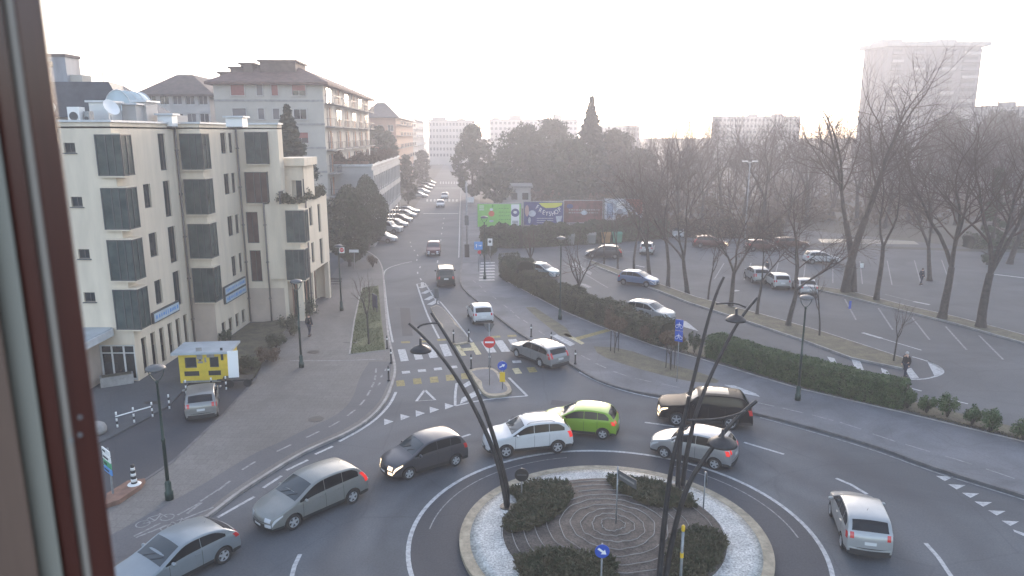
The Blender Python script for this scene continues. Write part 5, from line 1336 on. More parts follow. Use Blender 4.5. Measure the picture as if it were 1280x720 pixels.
def car(kind, col, label, origin, head, cat='car', rim='rim', lights=(False, False), metal=.4, group=None, steer=0, cast='car', detail=2, name='parked_car'):
    S = SP[kind]; L, W, H = S['L'], S['W'], S['H']; top_ = chaikin(S['top']); b0, b1 = S['belt']
    sill = .24 if kind not in ('big','box','suv') else .30
    r = thing(name, label, cat, origin, head, group)
    top = lambda x: lerp_pts(top_, x)
    belt = lambda x: b0+(b1-b0)*x/L
    def plan(x):
        k = 1.0
        if x < .75: k -= .17*((.75-x)/.75)**2.2
        if x > L-.6: k -= .11*((x-L+.6)/.6)**2.2
        return k
    def rad_(x): return min(.075 if top(x) > belt(x)+.1 else .07, (top(x)-sill)*.3)
    def hw(x, z):
        w0 = W/2*plan(x); bz = belt(x)
        if z <= bz: return w0*(1-.035*((z-.62)/.42)**2) if z > .62 else w0*(1-.05*((.62-z)/.4)**2)
        e = w0*(1-.035*((bz-.62)/.42)**2); return e-(.135*W/2)*((z-bz)/(H-bz))**1.05-.012
    def side(x, z):
        hi = top(x); rr = rad_(x); y = hw(x, min(z, hi-rr) if z > hi-rr else z)
        if z > hi-rr: q = min(1, (z-hi+rr)/rr); y -= rr*(1-sqrt(max(0,1-q*q)))
        return y
    bow = .16 if kind not in ('big','box') else .12
    def shift(x, f):
        s = 0
        if x < .8: s -= bow*(1-f*f)*((.8-x)/.8)**1.5
        if x > L-.55: s += bow*.5*(1-f*f)*((x-L+.55)/.55)**1.2
        return s
    X = lambda x: L/2-x
    def Sd(x, z, sgn, o=0): return Vector((X(x), sgn*(side(x,z)+o), z))
    def Tp(x, f, o=0):
        hi = top(x); yw = side(x, hi); cr_ = (.045 if hi > belt(x)+.2 else .03)
        d = .03; sl_ = (top(min(L,x+d))-top(max(0,x-d)))/(min(L,x+d)-max(0,x-d)); n = Vector((-sl_*-1*-1, 0, 1))
        n = Vector((sl_, 0, 1)).normalized() # local x runs backwards
        p = Vector((X(x+shift(x,f)), f*yw, hi+cr_*(1-f*f)))
        return p+n*o
    def Cp(end, z, f, o=0):
        x = 0 if end == 0 else L
        return Vector((X(x+shift(x,f))+(o if end == 0 else -o), f*side(x,z), z))
    Ra = S['R']+.055; zc = S['R']
    xs = set([L*i/44 for i in range(45)]+[p[0] for p in top_])
    for xa in (S['xf'], S['xr']):
        xs = {x for x in xs if not (xa-Ra-.02 < x < xa+Ra+.02)}
        for t in range(0, 13): xs.add(xa-Ra*cos(pi*t/12))
        xs.add(xa-Ra-.006); xs.add(xa+Ra+.006)
    xs = sorted(xs); xs2 = [xs[0]]
    for x in xs[1:]:
        if x-xs2[-1] > .004: xs2.append(x)
    xs2[-1] = L; xs = xs2
    def lo(x):
        for xa in (S['xf'], S['xr']):
            if abs(x-xa) <= Ra+.0005: return zc+sqrt(max(0, Ra*Ra-(x-xa)**2))
        if x < .15: return sill+.0
        return sill
    nr1, nr2, nr3 = 5, 4, 4; nr = nr1+nr2+nr3
    def rows(x):
        l, hi = lo(x), top(x); rr = rad_(x); zb = min(belt(x), hi-rr); zb = max(zb, l+.02)
        z = [l+(zb-l)*i/nr1 for i in range(nr1)]+[zb+(max(hi-rr,zb)-zb)*i/nr2 for i in range(nr2)]+[max(hi-rr,zb)+rr*sin(pi/2*i/nr3) for i in range(nr3+1)]
        z[-1] = hi
        return z
    m = MB(); m.smooth = True
    Rw = [rows(x) for x in xs]; n = nr+1
    for sg in (1, -1):
        vs = [Sd(x, z, sg) for x, rw in zip(xs, Rw) for z in rw]; fs = []
        pf = []
        for i in range(len(xs)-1):
            for j in range(nr):
                q = [i*n+j, (i+1)*n+j, (i+1)*n+j+1, i*n+j+1]
                zz_ = (Rw[i][j]+Rw[i+1][j+1])/2
                (pf if (zz_ < sill+.09 or (S.get('clad') and zz_ < sill+.16)) else fs).append(q[::-1] if sg > 0 else q)
        b = len(m.v); m.m = 0; m.add(vs, fs); m.m = 1
        for q in pf: m.f.append([k+b for k in q]); m.mi.append(1); m.sm.append(True)
        m.m = 0
    nf = 10
    vs = [Tp(x, -1+2*k/nf) for x in xs for k in range(nf+1)]
    m.add(vs, [(i*(nf+1)+k, i*(nf+1)+k+1, (i+1)*(nf+1)+k+1, (i+1)*(nf+1)+k) for i in range(len(xs)-1) for k in range(nf)])
    m.m = 1; vs = [Vector((X(x), s*hw(x, lo(x))*.995, lo(x))) for x in xs for s in (-1, 1)]
    m.add(vs, [(2*i, 2*i+2, 2*i+3, 2*i+1) for i in range(len(xs)-1)])
    m.m = 0
    for end in (0, 1):
        rw = Rw[0] if end == 0 else Rw[-1]
        vs = [Cp(end, z, -1+2*k/nf) for z in rw for k in range(nf+1)]
        b = len(m.v); m.add(vs, [])
        for j in range(len(rw)-1):
            for k in range(nf):
                q = [j*(nf+1)+k, j*(nf+1)+k+1, (j+1)*(nf+1)+k+1, (j+1)*(nf+1)+k]
                m.f.append([t+b for t in (q if end == 1 else q[::-1])]); m.mi.append(1 if rw[j] < sill+.09 else 0); m.sm.append(True)
    body = m.build('body', [paint(col, metal), M['car_plastic']], r)
    body.data.set_sharp_from_angle(angle=radians(38))
    def grid(fn, nu, nv, flip=False):
        g_ = MB(); g_.smooth = True
        g_.add([fn(i/nu, j/nv) for i in range(nu+1) for j in range(nv+1)], [((i*(nv+1)+j, (i+1)*(nv+1)+j, (i+1)*(nv+1)+j+1, i*(nv+1)+j+1)[::(-1 if flip else 1)]) for i in range(nu) for j in range(nv)])
        return g_
    a, b = S['ws']; grid(lambda u, v: Tp(a+.04+(b-a-.06)*u, -.93+1.86*v, .006), 8, 8).build('windscreen', M['car_glass_light'], r)
    a2, b2 = S['rg']; grid(lambda u, v: Tp(a2+.02+(b2-a2-.02)*u, -.90+1.8*v, .006), 6, 8).build('rear_window', M['car_glass'], r)
    pil = S['pil']
    def wz(x): return belt(x)+.02, top(x)-rad_(x)+.015
    for sg in (1, -1):
        for k in range(len(pil)-1):
            xa, xb = pil[k]+.012, pil[k+1]-.012
            while wz(xa)[1]-wz(xa)[0] < .02 and xa < xb: xa += .02
            while wz(xb)[1]-wz(xb)[0] < .05 and xb > xa: xb -= .02
            if k == len(pil)-2: pass
            if xb-xa < .08: continue
            def fn(u, v):
                x = xa+(xb-xa)*u; z0_, z1_ = wz(x)
                if k == len(pil)-2 and u > .6: z1_ -= (u-.6)/.4*.10; 
                z = z0_+(z1_-z0_)*v; return Sd(x, z, sg, .004)
            grid(fn, 8, 4, sg < 0).build('side_window', M['car_glass'], r)
        # door seams and sill
        if detail > 1:
            m = MB()
            for k in range(0, len(pil)-1):
                xk = pil[k] if k else pil[0]+.12
                z0_ = sill+.1; z1_ = min(belt(xk), top(xk)-rad_(xk))
                if abs(xk-S['xr']) < Ra: z0_ = zc+sqrt(max(0,Ra**2-(xk-S['xr'])**2))+.02
                if abs(xk-S['xf']) < Ra: z0_ = zc+sqrt(max(0,Ra**2-(xk-S['xf'])**2))+.02
                if z1_-z0_ < .1: continue
                vs = [Sd(xk+d, z0_+(z1_-z0_)*t/6, sg, .003) for t in range(7) for d in (-.007,.007)]
                m.add(vs, [(2*t, 2*t+2, 2*t+3, 2*t+1) for t in range(6)])
            if m.v: m.build('door_seam', M['black'], r)
            for k in range(1, len(pil)-1):
                xk = pil[k]-.16; z = belt(xk)-.09; p = Sd(xk, z, sg, .012)
                m = MB(); m.box(p.x-.09,p.x+.09,p.y-.012,p.y+.012,p.z-.014,p.z+.014); m.build('door_handle', paint(col, metal), r)
            # mirror
            xk = pil[0]+.22; z = belt(xk)+.02; p = Sd(xk, z, sg)
            m = MB(); m.smooth = True; Mx = Matrix.Translation((p.x, p.y+sg*.13, p.z+.05)) @ Matrix.Diagonal((.07,.11,.075,1))
            vs = []; 
            for i in range(7):
                for j in range(10):
                    th, ph = pi*i/6, 2*pi*j/10; vs.append(Mx @ Vector((sin(th)*cos(ph), sin(th)*sin(ph), cos(th))))
            m.add(vs, [(i*10+j, (i+1)*10+j, (i+1)*10+(j+1)%10, i*10+(j+1)%10) for i in range(6) for j in range(10)])
            m.build('mirror', paint(col, metal), r)
        # lamps
        hz = lambda x: top(x)-rad_(x)
        gm_ = grid(lambda u, v: Sd(.02+.42*u, hz(.02+.42*u)-.015-(.15-.09*u)*(1-v), sg, .005), 6, 3, sg < 0)
        g2 = grid(lambda u, v: Cp(0, top(0)-.16+.13*v, sg*(.58+.4*u), .006), 4, 3)
        gm_.add(g2.v, g2.f)
        g3 = grid(lambda u, v: Tp(.004+.05*v, sg*(.58+.4*u), .006), 4, 3); gm_.add(g3.v, g3.f)
        gm_.build('headlight', M['head_on' if lights[0] else 'head'], r)
        # tail lamp: on the steep rear face and wrapped to the side
        def xz(z):
            x = L
            while x > L*.6 and top(x) < z: x -= .005
            return x
        zt0, zt1 = (.80, b1+.0) if kind not in ('big','box') else (.86, 1.14)
        if kind in ('estate','mpv'): zt0, zt1 = .78, b1+.16
        xa_, xb_ = xz(zt1), xz(zt0)
        gm_ = grid(lambda u, v: Tp(xa_+(xb_-xa_)*u, sg*(.80+.19*v), .007), 6, 3)
        g2 = grid(lambda u, v: Sd(min(L-.01, xz(zt0+(zt1-zt0)*v))-.17*(1-u)-.01, zt0+(zt1-zt0)*v-.01, sg, .005), 4, 5); gm_.add(g2.v, g2.f)
        gm_.build('tail_light', M['tail_on' if lights[1] else 'tail'], r)
        if S.get('rail'):
            m = MB(); m.smooth = True
            m.tube([Tp(x, sg*.93, .06 if i not in (0,8) else .0) for i, x in enumerate([b+.1+(L-b-1.0)*i/8 for i in range(9)])], .018, 6); m.build('roof_rail', M['metal_grey'] if kind != 'estate' else M['car_plastic'], r)
    # grille, plates, bumper trim
    grid(lambda u, v: Cp(0, sill+.10+.14*v, -.62+1.24*u, .006), 8, 2).build('grille', M['car_plastic'], r)
    m = grid(lambda u, v: Cp(0, sill+.12+.09*v, -.28+.56*u, .016), 4, 1); m.build('number_plate', M['plate'], r)
    zp0 = .62 if kind not in ('big','box') else .80
    xa_, xb_ = xz(zp0+.13), xz(zp0)
    grid(lambda u, v: Tp(xa_+(xb_-xa_)*u, -.29+.58*v, .012), 2, 4).build('number_plate', M['plate'], r)
    grid(lambda u, v: Cp(1, sill+.06+.16*v, -.9+1.8*u, .006), 8, 2).build('bumper_trim', M['car_plastic'], r)
    if S.get('sunroof'): grid(lambda u, v: Tp(2.25+1.3*u, -.72+1.44*v, .008), 6, 6).build('sunroof', M['car_glass'], r)
    if detail > 1:
        m = MB(); p = Tp(L-.9, 0, 0); m.tube([p, p+Vector((-.12,0,.16))], [.006,.003], 4); m.build('aerial', M['black'], r)
        m = MB(); p0_ = Tp(S['ws'][0]+.05, .15, .014); p1_ = Tp(S['ws'][0]+.30, .7, .014); m.tube([p0_,p1_], .01, 4); p0_ = Tp(S['ws'][0]+.05, -.45, .014); p1_ = Tp(S['ws'][0]+.28, .1, .014); m.tube([p0_,p1_], .01, 4); m.build('wiper', M['black'], r)
    for xa in (S['xf'], S['xr']):
        for sg in (1, -1): wheel(r, X(xa), sg*(W/2-.105), S['R'], rim, sg, steer if xa == S['xf'] else 0)
    return r
def place(kind, near, pf, pr):
    """origin and heading from the ground pixels under the near-side front and rear wheels"""
    S = SP[kind]; a, b = G(*pf), G(*pr); d = (a-b); dist = d.length; d.normalize(); h = atan2(d.y, d.x)
    l_ = Vector((-d.y, d.x, 0)); mid = (a+b)/2; s = 1 if near == 'L' else -1
    xm = (S['xf']+S['xr'])/2
    print('car', kind, 'wheelbase seen %.2f / %.2f  heading %.0f' % (dist, S['xr']-S['xf'], math.degrees(h)))
    o = mid-l_*s*(S['W']/2-.02)-d*(S['L']/2-xm)
    return tuple(o), h
def rearat(kind, px, py, head):
    """origin when the middle of the rear (or of the shown end) stands over a ground pixel"""
    S = SP[kind]; p = G(px, py); h = radians(head); return (p.x+cos(h)*S['L']/2, p.y+sin(h)*S['L']/2, 0), h
mc = 'moving_car'
o, h = place('threedoor', 'L', (203,745), (272,709)); car('threedoor', (.30,.34,.37), 'silver grey hatchback cut by the bottom edge beside the window frame', o, h, name=mc, lights=(0,0), metal=.35)
o, h = place('mpv', 'L', (369,662), (441,630)); car('mpv', (.29,.30,.29), 'grey silver people carrier with low sun on its roof, at the left of the roundabout', o, h, name=mc, lights=(0,1), metal=.35)
o, h = place('mini', 'L', (512,600), (570,583)); car('mini', (.085,.087,.10), 'small dark grey hatchback with lit headlamps between the people carrier and the white crossover', o, h, name=mc, lights=(1,0), metal=.5)
o, h = place('suv', 'L', (633,573), (697,567)); car('suv', (.78,.79,.80), 'white crossover with black sills behind the roundabout', o, h, name=mc, lights=(0,1), metal=0)
p = G(753,550); h = radians(166); S_ = SP['hatch']; d = Vector((cos(h), sin(h), 0)); l_ = Vector((-d.y, d.x, 0)); oo = p-l_*(S_['W']/2-.02)-d*(S_['L']/2-S_['xr'])
car('hatch', (.28,.50,.03), 'bright lime green hatchback behind the white crossover', tuple(oo), h, name=mc, lights=(0,1), metal=.1)
p = G(845,533); h = radians(169); S_ = SP['big']; d = Vector((cos(h), sin(h), 0)); l_ = Vector((-d.y, d.x, 0)); oo = p-l_*(S_['W']/2-.02)-d*(S_['L']/2-S_['xf'])
car('big', (.006,.008,.012), 'large black off-roader with a glass roof, behind the silver small car', tuple(oo), h, name=mc, lights=(1,0), metal=0)
o, h = place('mini', 'L', (829,573), (893,588)); car('mini', (.50,.51,.53), 'small silver hatchback with a lit brake lamp, seen behind the black sculpture arcs', o, h, name=mc, lights=(0,1), metal=.5)
o, h = place('mini', 'L', (1037,645), (1050,684)); car('mini', (.55,.56,.56), 'small silver white hatchback seen from behind at the right of the roundabout', o, h, name=mc, lights=(0,0), metal=.35)
o, h = place('estate', 'L', (646,447), (674,459)); car('estate', (.40,.41,.42), 'silver estate car with dark roof rails leaving over the zebra crossing', o, h, name=mc, metal=.55)
o, h = place('mpv', 'L', (576,400), (588,407)); p = G(614,406)
oo, hh = rearat('hatch', 605, 407, 102); car('hatch', (.75,.76,.77), 'white compact car seen from behind in the exit lane, beyond the kerb island', oo, hh, name=mc, metal=0)
oo, hh = rearat('box', 558, 360, 97); car('box', (.03,.035,.035), 'dark boxy off-roader driving away behind the white compact car', oo, hh, name=mc, metal=.3)
oo, hh = rearat('mpv', 543, 314, -86); car('mpv', (.09,.02,.022), 'dark red car coming down the long road', oo, hh, name=mc, lights=(0,0), detail=1)
p = G(543,314)
oo, hh = rearat('hatch', 551, 257.5, -86); car('hatch', (.62,.63,.65), 'small white car coming over the far zebra crossing', oo, hh, name=mc, detail=1, metal=.1)
oo, hh = rearat('hatch', 556, 247.5, -86); car('hatch', (.5,.5,.5), 'pale car right behind the white one at the far crossing', oo, hh, name=mc, detail=1, metal=.1)
oo, hh = rearat('mini', 252.5, 528, 111); car('mini', (.33,.33,.32), 'dusty silver hatchback parked in front of the yellow kiosk', oo, hh, metal=.5)
# the row of cars nose out along the office
pg = 'cars parked side by side along the office'
for k, (x, y, kd, col, lb) in enumerate(((495,303.5,'mpv',(.33,.34,.36),'silver people carrier, nearest of the row along the office'),(502,292,'box',(.50,.52,.53),'white van shaped car, second of the row along the office'),(509,284.5,'hatch',(.42,.43,.44),'pale silver hatchback, third of the row along the office'),(514.5,278.5,'hatch',(.08,.07,.08),'dark hatchback, fourth of the row along the office'),(520,272.5,'hatch',(.55,.57,.6),'white hatchback, fifth of the row along the office'),(523.5,267.5,'saloon',(.5,.53,.56),'white saloon, farthest of the near row along the office'))):
    p = G(x, y); h = radians(-14); S_ = SP[kd]; d = Vector((cos(h), sin(h), 0)); oo = p-d*S_['L']/2
    car(kd, col, lb, tuple(oo), h, group=pg, detail=1, metal=.2, rim='rim_dark')
for k, (x, y, kd, col, lb) in enumerate(((534,247.5,'hatch',(.45,.45,.46),'nearest car of the far parked row beyond the crossing'),(537,242.5,'hatch',(.6,.6,.6),'second car of the far parked row beyond the crossing'),(540,238.2,'saloon',(.12,.12,.13),'third and darkest car of the far parked row beyond the crossing'),(542.3,234.4,'hatch',(.62,.62,.62),'fourth car of the far parked row beyond the crossing'),(544,231,'mpv',(.3,.31,.33),'last car of the far parked row beyond the crossing'))):
    p = G(x, y); h = radians(-14); S_ = SP[kd]; d = Vector((cos(h), sin(h), 0)); car(kd, col, lb, tuple(p-d*S_['L']/2), h, group='cars of the far parked row', detail=1, metal=.2, rim='rim_dark')
# car park
cg = 'cars in the car park'
o, h = place('hatch', 'R', (796,365), (783,358)); 
def byfront(kd, px, py, head):
    """origin from the ground pixel below the centre of the car"""
    p = G(px, py); return tuple(p), radians(head)
for kd, x, y, hd, col, lb, md in (
  ('hatch', 798, 356, -32, (.16,.26,.45), 'light blue hatchback facing right in the car park', .4),
  ('suv', 811, 400, -40, (.52,.54,.55), 'silver off-roader with roof rails behind the brown shrubs of the hedge', .4),
  ('mini', 677, 346, -35, (.28,.38,.42), 'pale blue green small car half hidden behind the loose hedge', .3),
  ('mpv', 755, 322, 170, (.05,.05,.06), 'dark grey car parked in front of the row of containers', .4),
  ('hatch', 809, 316, 75, (.55,.56,.57), 'white car seen from behind, left of the strip trees at the back', .1),
  ('hatch', 847, 296, -100, (.6,.6,.6), 'small white car farthest back, between the reddish trees', .1),
  ('mpv', 887, 309, -8, (.10,.03,.03), 'dark red minivan with one bright headlamp at the back of the car park', .3),
  ('hatch', 951, 313, 2, (.11,.035,.035), 'dark red hatchback with a pale roof behind the forked trees', .3),
  ('estate', 988, 309.5, 4, (.12,.05,.035), 'reddish brown estate car at the back of the car park', .3),
  ('hatch', 1026, 329, -3, (.68,.70,.72), 'bright white hatchback facing right near the patch of water', .0),
  ('suv', 945, 351, 88, (.42,.43,.44), 'silver car seen from behind, leftmost of three rear ends', .3),
  ('hatch', 971, 358, 86, (.62,.62,.62), 'white car seen from behind, middle of three rear ends', .1),
  ('saloon', 1005, 365, 80, (.45,.46,.48), 'silver saloon seen from behind, rightmost of three rear ends', .3)):
    oo, hh = byfront(kd, x, y, hd); car(kd, col, lb, oo, hh, group=cg, metal=md, detail=1 if y < 340 else 2, rim='rim_dark', lights=(lb.startswith('dark red minivan'), 0))
# ------------------------------------------------------------------ street furniture
def street_lamp(label, bx, by, topy, group='green street lamps', extra=None, heads=1, z=.12):
    p = G(bx, by, z); h = ZA(topy, p.y)-z
    r = thing('street_lamp', label, 'street lamp', tuple(p), 0, group)
    m = MB(); m.smooth = True
    m.lathe([(.17,0),(.17,.35),(.13,.40),(.13,.75),(.10,.82),(.085,.86)], (0,0,0), 12); m.build('base', M['metal_green'], r)
    m = MB(); m.smooth = True; m.lathe([(.078,.80),(.07,2.6),(.085,2.62),(.085,2.72),(.06,2.76),(.05,h-.7),(.07,h-.68),(.07,h-.6),(.03,h-.55)], (0,0,0), 12); m.build('pole', M['metal_green'], r)
    for s in (-1, 1):
        m = MB(); m.smooth = True; m.tube([(0,0,h-.62),(s*.16,0,h-.5),(s*.28,0,h-.3),(s*.33,0,h-.08)], .022, 6); m.build('arm', M['metal_green'], r)
    m = MB(); m.smooth = True; m.lathe([(.38,h-.10),(.40,h-.06),(.33,h+.03),(.16,h+.09),(.02,h+.11)], (0,0,0), 24); m.build('lamp_shade', M['signback'], r)
    m = MB(); m.smooth = True; m.lathe([(.001,h-.22),(.1,h-.2),(.22,h-.15),(.34,h-.11)], (0,0,0), 20); m.build('lens', M['lens'], r)
    return r
street_lamp('tall green street lamp on the near left pavement, nearest the window frame', 212, 624, 459)
street_lamp('green street lamp in front of the planting bed and the dark walker', 377, 459, 351)
lc = street_lamp('green street lamp beyond the walker, carrying small red and white signs', 427, 388, 307)
street_lamp('green street lamp by the side street, in front of the blue square sign', 606, 349, 271)
street_lamp('green street lamp standing on the pavement at the loose hedge', 700, 399, 297)
street_lamp('green street lamp in front of the clipped hedge, right of the black off-roader', 997, 500, 371)
# double lamp in the park
p = Vector((XA(935,240,96), 96, 0)); dl = thing('double_street_lamp', 'tall grey pole with two flat white lamp arms among the bare trees', 'street lamp', tuple(p)); hh_ = ZA(202,96)
m = MB(); m.smooth = True; m.tube([(0,0,0),(0,0,hh_)], [.12,.06], 10); m.build('pole', M['metal_grey'], dl)
for s in (-1,1):
    m = MB(); m.tube([(0,0,hh_-.1),(s*.5,0,hh_)], .03, 6); m.box(min(s*.35,s*1.0),max(s*.35,s*1.0),-.16,.16,hh_,hh_+.12); m.build('lamp_head', M['white'], dl)
# bollards
def bollard(label, px, py, z=.12, h=1.0, grp='black bollards with white bands round the crossing', striped=False):
    p = G(px, py, z); r = thing('bollard', label, 'bollard', tuple(p), 0, grp)
    m = MB(); m.smooth = True
    if striped:
        for k in range(5):
            m.m = k % 2; m.tube([(0,0,k*h/5),(0,0,(k+1)*h/5-.002)], .045, 10)
        m.m = 0; m.build('post', [M['white'], M['black']], r)
    else:
        m.lathe([(.10,0),(.10,.06),(.055,.10),(.05,h-.2),(.065,h-.19),(.065,h-.15),(.05,h-.14),(.045,h-.04),(.02,h)], (0,0,0), 12); m.build('post', M['black'], r)
        m = MB(); m.smooth = True; m.tube([(0,0,h-.33),(0,0,h-.21)], .057, 12); m.build('band', M['white'], r)
    return r
for x, y, lb in ((484,436,'northmost of the three bollards at the corner of the left pavement'),(489,454,'middle of the three bollards at the corner of the left pavement'),(486,476,'nearest of the three bollards at the corner of the left pavement'),(567,428,'left bollard on the near tip of the long kerb island'),(586,427,'right bollard on the near tip of the long kerb island'),(589,461,'bollard at the left rear corner of the small kerb island'),(612,459,'bollard at the rear of the small kerb island, before the no entry pole'),(664,421,'bollard on the right pavement edge beyond the estate car'),(689,431,'bollard on the right pavement just above the estate car roof'),(719,455,'bollard at the kerb behind the tail of the estate car')): bollard(lb, x, y)
for x, y, lb in ((147,534,'leftmost striped post of the white railing in the forecourt'),(168,528,'second striped post of the white railing, with a square plate'),(191,521,'right striped post of the white railing in the forecourt'),(212,511,'separate striped post right of the white railing'),(233,492,'striped post left of the parked dusty silver car'),(265,489,'striped post right behind the parked dusty silver car'),(283,487,'striped post between the yellow kiosk and the trailer')): bollard(lb, x, y, .1, .85, 'black and white striped posts of the forecourt', True)
ra = thing('railing', 'low white rail running between the three striped posts of the forecourt', 'railing', (0,0,0))
a, b = G(147,534,.1), G(191,521,.1); m = MB(); m.tube([a+Vector((0,-.08,.62)), b+Vector((0,-.08,.62))], .035, 6); m.build('rail', M['white'], ra)
def small_panel(name, label, p, z, wd, h, face, m_=None, cat='sign'):
    pass
p = G(122,542,.1); m = MB(); m.smooth = True; m.lathe([(.34,0),(.44,.12),(.46,.3),(.38,.5),(.2,.62),(.02,.65)], (0,0,0), 18); tag(m.build('concrete_ball', M['concrete'], loc=tuple(p)), 'pale rounded concrete block on the forecourt beside the window frame', 'concrete block')
pl = thing('planter', 'pale oblong stone planter in front of the lattice shop window', 'planter', tuple(G(147,480,.1)), radians(30)); m = MB(); m.box(-.9,.9,-.35,.35,0,.6); o = m.build('trough', M['concrete'], pl); m = MB(); m.box(-.8,.8,-.27,.27,.602,.62); m.build('soil', M['soil'], pl)
# planter with striped cone and the tourist sign
P_ = gp([(132,636),(134,622),(160,606),(182,603),(176,612),(150,630)], .12); m = MB(); m.prism([(q.x,q.y) for q in P_], .1, .32); tag(m.build('traffic_islet', M['terracotta']), 'brick edged wedge islet under the striped cone post', 'islet')
p = G(168,605,.32); r = thing('striped_post', 'black and white ringed rubber post on the brick wedge', 'post', tuple(p)); m = MB(); m.smooth = True
for k in range(7): m.m = k % 2; m.tube([(0,0,k*.13),(0,0,k*.13+.128)], [.13-.008*k,.125-.008*k], 12)
m.m = 0; m.build('post', [M['black'], M['white']], r); m = MB(); m.lathe([(.28,0),(.22,.05)], (0,0,0), 12); m.build('foot', M['white'], r)
p = G(142,622,.12); r = thing('direction_sign', 'tilted white, green and blue direction sign on a grey post beside the window frame', 'sign', tuple(p), radians(-42)); zt_1, zb_1 = ZA(560,p.y)-.12, ZA(591,p.y)-.12
m = MB(); m.tube([(0,0,0),(0,0,zt_1)], .045, 8); m.build('post', M['metal_grey'], r)
m = MB(); n_ = 4
hgt = zt_1-zb_1
for k, mm in enumerate(('blue_light','green_sign','white','white')):
    m = MB(); m.box(-.42,.42,-.09,-.05,zb_1+hgt*k/4+.02,zb_1+hgt*(k+1)/4-.02); m.build('panel', M[mm], r)
m = MB()
for k, w_ in enumerate((.5,.35,.55,.3)): m.box(-.34,-.34+w_,-.1,-.093,zb_1+hgt*(k+.5)/4-.04,zb_1+hgt*(k+.5)/4+.04)
m.build('lettering', M['black'], r)
# yellow kiosk
ka, kb_ = G(226,479,.1), G(286,477,.1); kw = (kb_-ka).length; r = thing('kiosk', 'yellow roadside kiosk with a grey flat roof and dark windows', 'kiosk', tuple((ka+kb_)/2), atan2(kb_.y-ka.y, kb_.x-ka.x)); kh = ZA(441,42.4)-.1
m = MB(); wall(m, (-kw/2,0,0), (1,0,0), kw, .0, kh, [(.35,1.05,.95,kh-.25),(kw-1.05,kw-.5,.95,kh-.25)], .1); wall(m, (kw/2,0,0), (0,1,0), 2.3, 0, kh, []); wall(m, (kw/2,2.3,0), (-1,0,0), kw, 0, kh, []); wall(m, (-kw/2,2.3,0), (0,-1,0), 2.3, 0, kh, []); m.build('body', M['yellow'], r)
for a, b in ((.35,1.05),(kw-1.05,kw-.5)): window(r, (-kw/2,0,0), (1,0,0), (a,b,.95,kh-.25), glass='glass', mull=0, depth=.1)
m = MB(); m.box(-kw/2-.3,kw/2+.3,-.35,2.1,kh+.003,kh+.14); m.build('roof', M['kioskroof'], r)
m = MB(); m.box(-kw/2+.28,-kw/2+1.15,-.02,-.004,.45,.75); m.box(kw/2-1.15,kw/2-.42,-.02,-.004,.45,.75); m.box(-kw/2+1.2,-kw/2+1.35,-.02,-.004,1.4,2.2); m.box(kw/2-.35,kw/2-.2,-.02,-.004,1.4,2.2); m.build('vent_panel', M['black'], r)
m = MB(); m.box(-.35,.0,-.025,-.004,1.5,2.25); m.box(-.3,.0,-.03,-.026,1.25,1.38); m.box(.25,.7,-.025,-.004,1.6,2.0); m.box(.1,.2,-.025,-.004,1.3,1.6); m.build('notice', M['concrete'], r)
m = MB(); m.box(-kw/2+.15,kw/2-.15,-.03,-.004,.02,.14); m.build('skirt', M['metal_grey'], r)
p = G(296,481,.12); r = thing('trailer', 'small trailer with an upright white panel beside the yellow kiosk', 'trailer', tuple(p), radians(12))
m = MB(); m.box(-.8,1.0,-.4,.5,.35,.45); m.box(-1.1,-.8,-.03,.03,.36,.42); m.build('bed', M['metal_dark'], r)
m = MB(); m.box(-.45,.15,.0,.1,.46,2.1,Matrix.Rotation(radians(-8),4,'X')); m.build('panel', M['white'], r)
for x in (-.3,.7):
    m = MB(); m.lathe([(.22,-.06),(.24,-.05),(.24,.05),(.22,.06)], (x,-.45,.24), 14, 'Y'); m.build('wheel', M['tyre'], r)
# notice board and cabinet on the verge
p = G(469,389,.12); r = thing('notice_board', 'dark blue standing board on two legs on the edge of the verge', 'notice board', tuple(p), radians(-60)); m = MB(); m.box(-.55,.55,-.04,.04,.35,1.5); m.build('panel', M['cabinet'], r)
for x in (-.45,.45): m = MB(); m.box(x-.03,x+.03,-.035,.035,-.02,.349); m.build('leg', M['metal_dark'], r)
p = G(417,360,.12); r = thing('bench', 'dark metal bench against the arcade of the cream building', 'bench', tuple(p)); 
m = MB(); [m.box(-.8,.8,y,y+.08,.43,.46) for y in (-.22,-.11,0,.11)]; m.build('seat', M['metal_dark'], r); m = MB(); [m.box(-.8,.8,.22,.25,z,z+.08) for z in (.6,.75,.88)]; m.build('backrest', M['metal_dark'], r)
for x in (-.7,.7): m = MB(); m.box(x-.03,x+.03,-.2,.2,0,.428); m.box(x-.025,x+.025,.252,.29,0,.95); m.build('leg', M['metal_dark'], r)
# signs on posts
def disc(mb, c, R_, n=24, th=.02, M_=None):
    """disc facing -y"""
    vs = [(c[0]+R_*cos(2*pi*k/n), c[1]-th/2, c[2]+R_*sin(2*pi*k/n)) for k in range(n)]+[(c[0]+R_*cos(2*pi*k/n), c[1]+th/2, c[2]+R_*sin(2*pi*k/n)) for k in range(n)]
    mb.add(vs, [list(range(n)), list(range(n,2*n))[::-1]]+[(k, n+k, n+(k+1)%n, (k+1)%n) for k in range(n)])
def post_sign(name, label, bx, by, z, rz=0, cat='sign', topy=None, rad=.03):
    p = G(bx, by, z); r = thing(name, label, cat, tuple(p), rz); h = ZA(topy, p.y)-z
    m = MB(); m.smooth = True; m.tube([(0,0,0),(0,0,h)], rad, 8); m.build('post', M['metal_grey'], r)
    return r, h, p
r, h, p = post_sign('no_entry_sign', 'red round no entry sign on a grey post on the small kerb island', 612, 481, .15, topy=404)
